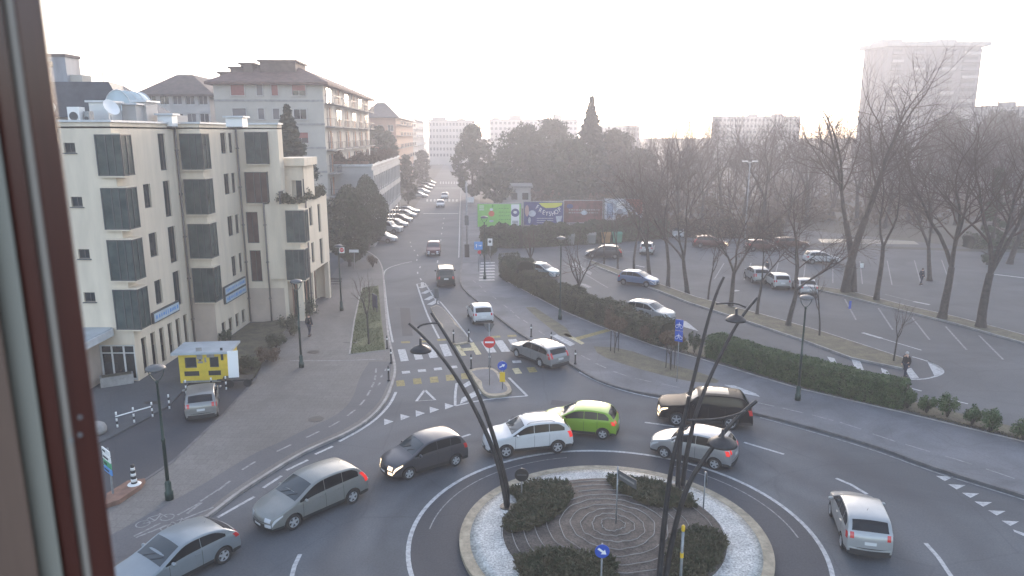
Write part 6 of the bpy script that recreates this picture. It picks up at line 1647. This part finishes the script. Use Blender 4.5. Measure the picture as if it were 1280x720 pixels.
zc_ = ZA(427.5,p.y)-.15; m = MB(); disc(m, (0,-.05,zc_), .36); m.build('disc', M['red'], r); m = MB(); m.box(-.26,.26,-.068,-.061,zc_-.055,zc_+.055); m.build('bar', M['white'], r)
m = MB(); zz_ = ZA(411,p.y)-.15; m.add([(-.33,.05,zz_+.3),(.33,.05,zz_+.3),(0,.05,zz_-.3),(-.33,.07,zz_+.3),(.33,.07,zz_+.3),(0,.07,zz_-.3)], [(0,2,1),(3,4,5),(0,1,4,3),(1,2,5,4),(2,0,3,5)]); m.build('yield_plate', M['signback'], r)
def arrow(mb, c, L, w, ang, y):
    def q(a, b): return Vector((c[0]+a*cos(ang)-b*sin(ang), y, c[1]+a*sin(ang)+b*cos(ang)))
    for poly in ([(-L,-w),(L*.2,-w),(L*.2,w),(-L,w)], [(L*.15,-w*3),(L,0),(L*.15,w*3)]):
        a = [q(*t) for t in poly]; n = len(a); b = [v+Vector((0,.006,0)) for v in a]
        mb.add(a+b, [list(range(n)), list(range(n,2*n))[::-1]]+[(k,(k+1)%n,n+(k+1)%n,n+k) for k in range(n)])
r, h, p = post_sign('keep_right_sign', 'blue round arrow sign above a yellow marker on the small kerb island', 628, 486, .15, topy=451)
zc_ = ZA(457,p.y)-.15; m = MB(); disc(m, (0,-.05,zc_), .29); m.build('disc', M['blue'], r)
m = MB(); arrow(m, (0,zc_), .19, .035, radians(28), -.068); m.build('arrow', M['white'], r)
m = MB(); z0_ = ZA(477,p.y)-.15; z1_ = ZA(465,p.y)-.15; m.box(-.16,.16,-.06,-.035,z0_,z1_); m.build('marker', M['yellow_box'], r)
r, h, p = post_sign('direction_marker', 'blue round sign with a white arrow pointing down right, at the front of the roundabout', 751, 742, .3, topy=679)
zc_ = ZA(688,p.y)-.3; m = MB(); disc(m, (0,-.05,zc_), .24); m.build('disc', M['blue'], r); m = MB(); arrow(m, (0,zc_), .17, .035, radians(-38), -.068); m.build('arrow', M['white'], r)
r, h, p = post_sign('round_sign', 'dark round sign seen from behind at the left rear of the roundabout', 652, 624, .24, topy=585)
zc_ = ZA(593,p.y)-.24; m = MB(); disc(m, (0,-.05,zc_), .29); m.build('disc', M['black'], r); m = MB(); m.box(-.2,.2,-.068,-.061,zc_-.025,zc_+.025); m.build('bracket', M['signback'], r)
r, h, p = post_sign('name_sign', 'thin pole with a pale slanting name plate in the middle of the roundabout', 770, 655, .45, topy=583, rz=radians(-58))
m = MB(); m.box(.03,1.05,-.012,.012,h-.48,h-.12); m.build('plate', M['signback'], r)
m = MB(); m.box(.12,.95,-.016,-.0125,h-.34,h-.26); m.build('lettering', M['concrete'], r)
r, h, p = post_sign('edge_on_sign', 'sign plate seen edge on at the right rear of the roundabout', 879, 638, .24, topy=590, rz=radians(84))
m = MB(); disc(m, (0,-.05,h-.3), .29); m.build('disc', M['signback'], r)
p = G(850,735,.3); r = thing('marker_post', 'grey post with yellow caps in the right front shrubs of the roundabout', 'post', tuple(p)); h = ZA(664,p.y)-.3
m = MB(); m.smooth = True; m.tube([(0,0,0),(0,0,h)], .05, 10); m.build('post', M['metal_grey'], r)
m = MB(); m.smooth = True; m.lathe([(.052,h+.003),(.062,h+.05),(.062,h+.18),(.03,h+.22)], (0,0,0), 12); m.build('cap', M['yellow_box'], r)
m = MB(); m.tube([(0,0,h-.95),(0,0,h-.78)], .062, 10); m.build('band', M['yellow_box'], r)
r, h, p = post_sign('cycle_sign', 'tall double blue sign plate with white symbols on the right pavement', 846, 477, .12, topy=399, rz=radians(-35))
hp = (h-(ZA(427,p.y)-.12))/2
for k in (0, 1):
    z1_ = h-k*hp; m = MB(); m.box(-.25,.25,-.06,-.035,z1_-hp+.02,z1_-.02); m.build('panel', M['blue'], r)
    m = MB(); c_ = z1_-hp/2
    for dx in (-.14,.14): 
        for t in range(10):
            a = 2*pi*t/10; m.box(dx+.09*cos(a)-.016,dx+.09*cos(a)+.016,-.068,-.061,c_-.1+.09*sin(a)-.016,c_-.1+.09*sin(a)+.016)
    m.box(-.12,.12,-.068,-.061,c_+.02,c_+.05); m.box(-.015,.015,-.068,-.061,c_-.08,c_+.16)
    m.build('symbol', M['white'], r)
r, h, p = post_sign('pointer_sign', 'dark marker post at the far tip of the hatched splitter', 546, 379, .12, topy=360)
m = MB(); m.box(-.2,.2,-.05,-.02,h-.95,h); m.build('panel', M['signback'], r)
# signs at the side street
p = G(598,348,.12); Ys = G(598,352,.12).y+18
def sign_at(name, label, px, y0, y1, wpx, Y, face, extra=None, rz=0):
    x = XA(px, (y0+y1)/2, Y); z1_, z0_ = ZA(y0,Y), ZA(y1,Y); w_ = wpx*Y/900
    r = thing(name, label, 'sign', (x,Y,.0), rz)
    m = MB(); m.smooth = True; m.tube([(0,0,0),(0,0,z1_)], .035, 8); m.build('post', M['metal_grey'], r)
    m = MB(); m.box(-w_/2,w_/2,-.06,-.036,z0_,z1_); m.build('panel', M[face], r)
    return r, w_, z0_, z1_
r, w_, a, b = sign_at('road_sign', 'blue square direction sign with white arrows at the side street', 598, 302, 312, 10.5, 79, 'blue_light')
m = MB(); arrow(m, (-.22,(a+b)/2), .2, .035, radians(90), -.068); arrow(m, (.2,(a+b)/2), .18, .035, radians(0), -.068); m.build('arrow', M['white'], r)
m = MB(); disc(m, (.1,-.05,a-.28), .2); m.build('disc', M['red'], r)
r, w_, a, b = sign_at('information_sign', 'small white sign with a dark emblem on a post at the side street', 612.5, 298, 307, 6, 84, 'white')
m = MB(); disc(m, (0,-.066,(a+b)/2+.05), .17, 12, .01); m.build('emblem', M['black'], r)
r, w_, a, b = sign_at('information_sign', 'white square board beside the long road, left of the green poster', 588.5, 246, 253, 8, 150, 'white')
r, w_, a, b = sign_at('street_name_sign', 'white horizontal name plate on a post by the office trees', 442.5, 312, 315.5, 12, 80, 'white')
r, w_, a, b = sign_at('parking_sign', 'small white and dark post sign in the far lane of the car park', 1077, 329, 338, 4.5, 82, 'white')
r, w_, a, b = sign_at('parking_sign', 'short blue post sign in front of the far strip of the car park', 1062, 376, 392, 3, 62, 'blue')
r, w_, a, b = sign_at('parking_sign', 'grey blue square sign post in the middle of the car park lane', 843, 371, 378, 6, 67, 'cabinet')
# dark traffic pole with a control box by the road
r, h, p = post_sign('traffic_pole', 'tall dark pole with a black box at the right kerb of the long road', 584, 321, .12, topy=226, rad=.09)
m = MB(); m.box(-.3,.3,-.3,-.1,0,1.6); m.build('control_box', M['black'], r); m = MB(); m.box(-.25,.25,-.2,-.1,4.0,5.2); m.build('signal_head', M['signback'], r)
# red and white signs on the third lamp
p = G(427,388,.12); zc_ = ZA(311,p.y)
r = thing('small_sign', 'small red and white sign fixed under the head of the far left lamp', 'sign', (p.x+.28,p.y,zc_-.12))
m = MB(); m.box(-.22,.22,-.02,.02,-.25,.25); m.build('panel', M['white'], r); m = MB(); disc(m, (0,-.03,.02), .18, 14, .01); m.build('disc', M['red'], r); m = MB(); m.box(-.12,.12,-.04,-.036,0,.05); m.build('bar', M['white'], r)
# ---- containers
def container(label, px, py, wpx, m_, lid, grp='waste containers along the hedge'):
    p = G(px, py); w_ = wpx*p.y/900; r = thing('waste_container', label, 'container', tuple(p), 0, grp)
    m = MB(); m.add([(-w_/2+.1,-.5,.15),(w_/2-.1,-.5,.15),(w_/2-.1,.5,.15),(-w_/2+.1,.5,.15),(-w_/2,-.6,1.35),(w_/2,-.6,1.35),(w_/2,.6,1.35),(-w_/2,.6,1.35)], [(0,3,2,1),(0,1,5,4),(1,2,6,5),(2,3,7,6),(3,0,4,7),(4,5,6,7)]); m.build('bin_body', M[m_], r)
    m = MB(); m.smooth = False; vs = [(x, .62*cos(pi*k/6)*-1, 1.36+.3*sin(pi*k/6)) for x in (-w_/2-.03,w_/2+.03) for k in range(7)]; m.add(vs, [(k,7+k,8+k,k+1) for k in range(6)]+[list(range(7)),list(range(7,14))[::-1]]); m.build('lid', M[lid], r)
    for x in (-w_/2+.2,w_/2-.2):
        m = MB(); m.lathe([(.1,-.04),(.1,.04)], (x,-.4,.1), 10, 'Y'); m.build('wheel', M['tyre'], r)
container('grey green container left of the others', 712, 306.5, 12, 'grey_bin', 'grey_bin')
container('grey container with a pale lid behind the dark grey car', 738, 305, 13, 'grey_bin', 'concrete')
container('brown container between the grey and the green one', 757, 304.5, 11, 'brown_bin', 'brown_bin')
container('green container, rightmost of the row', 771, 304, 12, 'green_bin', 'green_bin')
# ---- billboards
def billboard(label, px0, px1, yt, yb, Y, base_m):
    x0_, x1_ = XA(px0,(yt+yb)/2,Y), XA(px1,(yt+yb)/2,Y); z0_, z1_ = ZA(yb,Y), ZA(yt,Y)
    r = thing('billboard', label, 'billboard', ((x0_+x1_)/2, Y, 0), 0, 'row of advertising posters above the hedge'); h = (x1_-x0_)/2
    m = MB(); m.box(-h-.12,h+.12,.0,.1,z0_-.12,z1_+.12); m.build('frame', M['metal_grey'], r)
    m = MB(); m.box(-h,h,-.02,-.003,z0_,z1_); m.build('poster', base_m, r)
    for x in (-h*.7, h*.7): m = MB(); m.box(x-.08,x+.08,.11,.28,0,z1_); m.build('post', M['metal_grey'], r)
    return r, h, z0_, z1_
def blob(r, pts, y, m_, name='artwork'):
    m = MB(); n = len(pts); m.add([(a,y,b) for a,b in pts]+[(a,y+.006,b) for a,b in pts], [list(range(n)),list(range(n,2*n))[::-1]]+[(k,(k+1)%n,n+(k+1)%n,n+k) for k in range(n)]); return m.build(name, m_, r)
def ell(cx, cz, rx, rz_, n=18): return [(cx+rx*cos(2*pi*k/n), cz+rz_*sin(2*pi*k/n)) for k in range(n)]
lime = mat('lime poster paper', (.20,.50,.10), .6, var=.1, scale=2); navy = mat('navy poster paper', (.035,.045,.17), .6, var=.3, scale=1.5); maroon = mat('maroon poster paper', (.13,.045,.045), .6, var=.4, scale=1); palep = mat('pale poster paper', (.42,.45,.50), .6, var=.25, scale=1.2); lemon = mat('lemon poster ink', (.60,.58,.06), .6); tomato = mat('red poster ink', (.62,.12,.06), .6); leafg = mat('leaf green poster ink', (.08,.28,.05), .6)
r, h, a, b = billboard('lime green poster with an orange red fruit and a white strip at its right', 597, 651, 255, 283.5, 107, lime)
hz_ = b-a
blob(r, [(h*.55,a+.05),(h*.93,a+.05),(h*.93,b-.05),(h*.55,b-.05)], -.03, M['white'], 'poster_strip')
blob(r, ell(h*.74,a+hz_*.62,.62,.62), -.045, navy, 'emblem'); blob(r, ell(h*.74,a+hz_*.64,.28,.22), -.06, M['white'], 'emblem_heart')
blob(r, ell(-h*.36,a+hz_*.58,.45,.42), -.03, tomato); blob(r, ell(-h*.36,a+hz_*.76,.25,.2), -.031, M['white']); blob(r, ell(-h*.3,a+hz_*.92,.12,.22), -.032, leafg)
blob(r, ell(-h*.36,a+hz_*.25,.35,.16), -.03, palep)
m = MB(); R = random.Random(5)
for k in range(3): m.box(-h*.92,-h*.92+.7,-.03,-.024,b-.35-k*.28,b-.25-k*.28)
m.build('lettering', M['white'], r); m = MB()
for k in range(4):
    x = h*-.02
    while x < h*.45: w_ = R.uniform(.12,.35); m.box(x,x+w_,-.03,-.024,b-.7-k*.55,b-.6-k*.55); x += w_+.1
m.build('lettering', leafg, r)
m = MB(); [m.box(h*.60,h*.88,-.04,-.034,a+.35+k*.22,a+.45+k*.22) for k in range(3)]; m.build('lettering', M['signback'], r)
r, h, a, b = billboard('dark blue poster with a lemon yellow brush stroke and white arched letters', 655, 704, 252.5, 281, 108, navy); hz_ = b-a
blob(r, [(-h*.25,b-.15),(h*.95,b-.1),(h*.92,b-.5),(h*.6,b-.85),(h*.1,b-.9),(-h*.1,b-.6)], -.03, lemon)
blob(r, ell(-h*.58,a+hz_*.5,.55,.5,10), -.03, palep); blob(r, ell(-h*.85,a+hz_*.62,.32,.9,9), -.031, mat('skin tone poster ink',(.42,.28,.26),.6)); blob(r, ell(-h*.72,a+hz_*.2,.2,.5,8), -.032, palep)
blob(r, [(h*.62,a+hz_*.38),(h*.95,a+hz_*.4),(h*.88,a+hz_*.1),(h*.68,a+hz_*.1)], -.03, palep)
word = 'FREYSHOP'
for k, ch_ in enumerate(word):
    t = k/7; x = -h*.33+t*h*1.15; z = a+hz_*(.72-.42*sin(pi*(.12+.88*t))+.0*(t))
    z = a+hz_*(.76-.95*t+.95*t*t*1.02-.12*sin(pi*t)) if 0 else a+hz_*(.74-.85*(t*1.35)*(1.5-t*1.35)*.62)
    text(ch_, .95, M['white'], r, (x,-.045,z+.1), (pi/2, -radians(-28+70*t) if 0 else radians(28-62*t), 0), sx=.8)
m = MB(); [m.box(-h*.35,h*.5,-.03,-.024,a+.3+k*.32,a+.38+k*.32) for k in range(3)]; m.build('lettering', palep, r)
r, h, a, b = billboard('dark maroon poster with two rows of small pale letters', 705, 753, 251, 278, 109, maroon); hz_ = b-a
m = MB(); R = random.Random(8)
for zz_ in (.55,.42):
    x = -h*.75
    while x < h*.8: w_ = R.uniform(.12,.4); m.box(x,x+w_,-.03,-.024,a+hz_*zz_,a+hz_*zz_+.22); x += w_+.12
m.build('lettering', M['concrete'], r); blob(r, ell(h*.05,a+hz_*.45,.5,.35,9), -.036, palep); blob(r, ell(-h*.35,a+hz_*.6,.35,.7,9), -.02-.003, mat('plum poster ink',(.2,.06,.07),.6)); blob(r, ell(-h*.7,a+hz_*.75,.5,.35,9), -.0235, navy)
r, h, a, b = billboard('pale blue grey poster with a red corner, rightmost of the row', 756, 803, 249, 274.5, 110, palep); hz_ = b-a
blob(r, [(h*.1,b),(h*1.0,b),(h*1.0,a+hz_*.3),(h*.8,a+hz_*.25)], -.03, tomato if 0 else mat('brick red poster ink',(.35,.08,.06),.6)); blob(r, ell(-h*.15,a+hz_*.7,.7,.6,11), -.032, M['white']); blob(r, ell(-h*.2,a+hz_*.35,.5,.6,9), -.034, mat('grey poster ink',(.2,.21,.24),.6)); blob(r, ell(h*.3,a+hz_*.3,.25,.6,8), -.035, mat('olive poster ink',(.2,.2,.12),.6)); blob(r, [(-h*.9,a+hz_*.1),(-h*.55,a+hz_*.1),(-h*.55,a+hz_*.8),(-h*.9,a+hz_*.8)], -.031, mat('blue grey poster ink',(.25,.32,.45),.6))
# ---- roundabout sculpture lamps
def shade(mb, c, R_=.46, k=1):
    mb.lathe([(.05,.42),(.06,.16),(R_*.6,.10),(R_*.95,-.02),(R_,-.10),(R_*.96,-.11),(R_*.5,-.06),(.02,-.05)], c, 20)
def sculpture(label, Yb, tubes, bracket, sh, Rs, rr=(.115,.05), leany=0):
    b0 = PX(*tubes[0][0], Yb); r = thing('arched_lamp', label, 'street lamp', (b0.x, Yb, 0), 0, 'arched lamps of dark tubes on the roundabout')
    def W_(px, py, t=0): p = PX(px, py, Yb+t); return Vector((p.x-b0.x, t, p.z))
    for k, tb in enumerate(tubes):
        pts = [W_(a, b, (.14 if k else 0)) for a, b in tb]; pts[0].z = .15
        pts = smooth(pts, 2); n = len(pts)
        m = MB(); m.smooth = True; m.tube(pts, [rr[0]+(rr[1]-rr[0])*i/(n-1) for i in range(n)], 10); m.build('tube', M['metal_dark'], r)
    m = MB(); m.smooth = True; m.tube(smooth([W_(a, b, .07) for a, b in bracket], 1), .035, 8); m.build('bracket', M['metal_dark'], r)
    c = W_(*sh, .07); t_ = W_(*bracket[-1] if 0 else sh, .07)
    m = MB(); m.smooth = True; shade(m, (c.x, .07, c.z), Rs); m.build('lamp_shade', M['metal_dark'], r)
    m = MB(); m.smooth = True; m.lathe([(.001,-.14),(Rs*.6,-.12),(Rs*.8,-.09)], (c.x,.07,c.z), 16); m.build('lens', M['lens'], r)
    m = MB(); m.lathe([(.3,.12),(.3,.26)], (0,0,0), 14); m.build('base_plate', M['metal_dark'], r)
    return r
sculpture('arched lamp of two dark tubes at the left of the roundabout, leaning left', 26.9, [[(634,641),(630,612),(623,580),(611,548),(598,520),(582,490),(565,463),(548,441),(530,421),(511,404)], [(634,641),(634,610),(628,585),(620,555),(611,527),(598,492),(580,458),(564,430),(553,412),(539,391)]], [(522,410),(526,406),(538,404),(548,404)], (526,436), .42)
m = MB()
sculpture('arched lamp of two dark tubes at the front right, its shade over the silver car', 21.3, [[(822,742),(826,700),(829,665),(834,622),(839,585),(846,552),(856,522),(861,495)], [(830,742),(835,700),(840,677),(846,650),(854,622),(864,598),(876,580),(890,560),(905,540),(926,517),(946,501)]], [(858,525),(875,525),(895,524),(915,520),(932,514)], (903,552), .47, (.11,.055))
sculpture('tallest arched lamp of two dark tubes at the right rear, rising past the black off-roader', 28.6, [[(847,614),(848,580),(851,545),(856,520),(863,490),(872,453),(881,415),(890,383),(898,360),(905,346)], [(853,614),(856,580),(863,545),(869,520),(877,497),(888,470),(902,441),(917,412),(932,389),(947,372)]], [(895,380),(905,379),(920,379),(932,384)], (920,398), .42)
# extra droppers joining the shades to their brackets
# ---- people
def person(label, px, py, z, head, h=1.72, coat='cloth_black', legs='cloth_dark', hair='hair', hat=None, stride=.22, arms=((.05,.02),(-.05,.02)), cat='person'):
    p = G(px, py, z); r = thing('person', label, cat, tuple(p), head)
    k = h/1.75
    V = dict(pel=(0,0,.95), ch=(.01,0,1.22), nk=(.02,0,1.45), n2=(.03,0,1.53), hd=(.04,0,1.62), ht=(.035,0,1.70),
             hl=(0,.10,.90), kl=(stride*.6,.10,.50), al=(stride*.7,.10,.09), tl=(stride*.7+.17,.11,.04), hr=(0,-.10,.90), kr=(-stride*.3,-.10,.50), ar=(-stride*1.1,-.10,.11), tr=(-stride*1.1+.17,-.11,.045),
             sl=(.0,.19,1.41), el=(-.06,.25,1.12), wl=(.06,.25,.87), fl=(.09,.25,.79), sr=(.0,-.19,1.41), er=(-.02,-.25,1.12), wr=(.10,-.24,.88), fr=(.13,-.24,.80))
    E_ = [('pel','ch'),('ch','nk'),('nk','n2'),('n2','hd'),('hd','ht'),('pel','hl'),('hl','kl'),('kl','al'),('al','tl'),('pel','hr'),('hr','kr'),('kr','ar'),('ar','tr'),('nk','sl'),('sl','el'),('el','wl'),('wl','fl'),('nk','sr'),('sr','er'),('er','wr'),('wr','fr')]
    Rr = dict(pel=.13, ch=.145, nk=.085, n2=.055, hd=.092, ht=.07, hl=.085, kl=.058, al=.042, tl=.035, hr=.085, kr=.058, ar=.042, tr=.035, sl=.062, el=.045, wl=.033, fl=.028, sr=.062, er=.045, wr=.033, fr=.028)
    def skin(name, keys, grow, m_, parent):
        idx = {q: i for i, q in enumerate(keys)}; me = bpy.data.meshes.new(name)
        me.from_pydata([Vector(V[q])*k for q in keys], [(idx[a], idx[b]) for a, b in E_ if a in idx and b in idx], [])
        o = bpy.data.objects.new(name, me); COL.objects.link(o); o.parent = parent
        md = o.modifiers.new('Skin', 'SKIN')
        for q in keys: s = me.skin_vertices[0].data[idx[q]]; g_ = grow(q); s.radius = (Rr[q]*k+g_, Rr[q]*k+g_)
        me.skin_vertices[0].data[0].use_root = True
        md.use_smooth_shade = True
        s2 = o.modifiers.new('Subdivision', 'SUBSURF'); s2.levels = 1; s2.render_levels = 2
        me.materials.append(m_); return o
    b = skin('body', list(V), lambda q: 0, M['skin'], r)
    skin('trousers', ['pel','hl','kl','al','hr','kr','ar'], lambda q: .016, M[legs], r)
    skin('coat', ['pel','ch','nk','hl','hr','sl','el','wl','sr','er','wr'], lambda q: .028 if q in ('pel','ch') else (.03 if q in ('hl','hr') else .016), M[coat], r)
    for s in ('al','ar'):
        m = MB(); c = Vector(V[s])*k; m.box(c.x-.07,c.x+.21,c.y-.05,c.y+.05,c.z-.088*k,c.z-.01); m.build('shoe', M['black'], r)
    m = MB(); m.smooth = True; c = Vector(V['hd'])*k
    vs = []
    for i in range(7):
        for j in range(12):
            th, ph = pi*.62*i/6, 2*pi*j/12; vs.append(c+Vector((-.012+.112*sin(th)*cos(ph), .098*sin(th)*sin(ph), .04+.105*cos(th))))
    m.add(vs, [(i*12+j, (i+1)*12+j, (i+1)*12+(j+1)%12, i*12+(j+1)%12) for i in range(6) for j in range(12)])
    m.build('hat' if hat else 'hair', M[hat or hair], r)
    m = MB(); m.smooth = True; m.tube([c+Vector((.085,0,.02)), c+Vector((.118,0,-.015)), c+Vector((.09,0,-.03))], [.012,.018,.01], 6); m.build('nose', M['skin'], r)
    return r
person('person in dark clothes walking on the left pavement beside the dark bush', 387, 420, .12, radians(75), hat=None)
person('person in a black coat and pale hat by the hatched island', 1131, 472, 0, radians(-160), hat='cloth_grey')
person('person in dark clothes standing far off in the car park lane between the strip trees', 1151, 356, 0, radians(20), coat='cloth_dark')
person('person in dark clothes beside the leftmost of the three rear ends', 958, 345, 0, radians(120))
# ---- air: even haze round the camera and the scene
m = MB(); m.box(-330, 420, -30, 560, -1.2, 75)
hz = m.build('haze', []); hz['kind'] = 'stuff'; hz['label'] = 'thin low sun haze filling the air over the whole place'
hm = bpy.data.materials.new('haze'); hm.use_nodes = True; nn = hm.node_tree; nn.nodes.remove(nn.nodes['Principled BSDF'])
pvn = nn.nodes.new('ShaderNodeVolumePrincipled'); pvn.inputs['Color'].default_value = (.66,.67,.73,1); pvn.inputs['Density'].default_value = HAZE; pvn.inputs['Anisotropy'].default_value = .42
nn.links.new(pvn.outputs[0], nn.nodes['Material Output'].inputs['Volume']); hz.data.materials.clear(); hz.data.materials.append(hm)
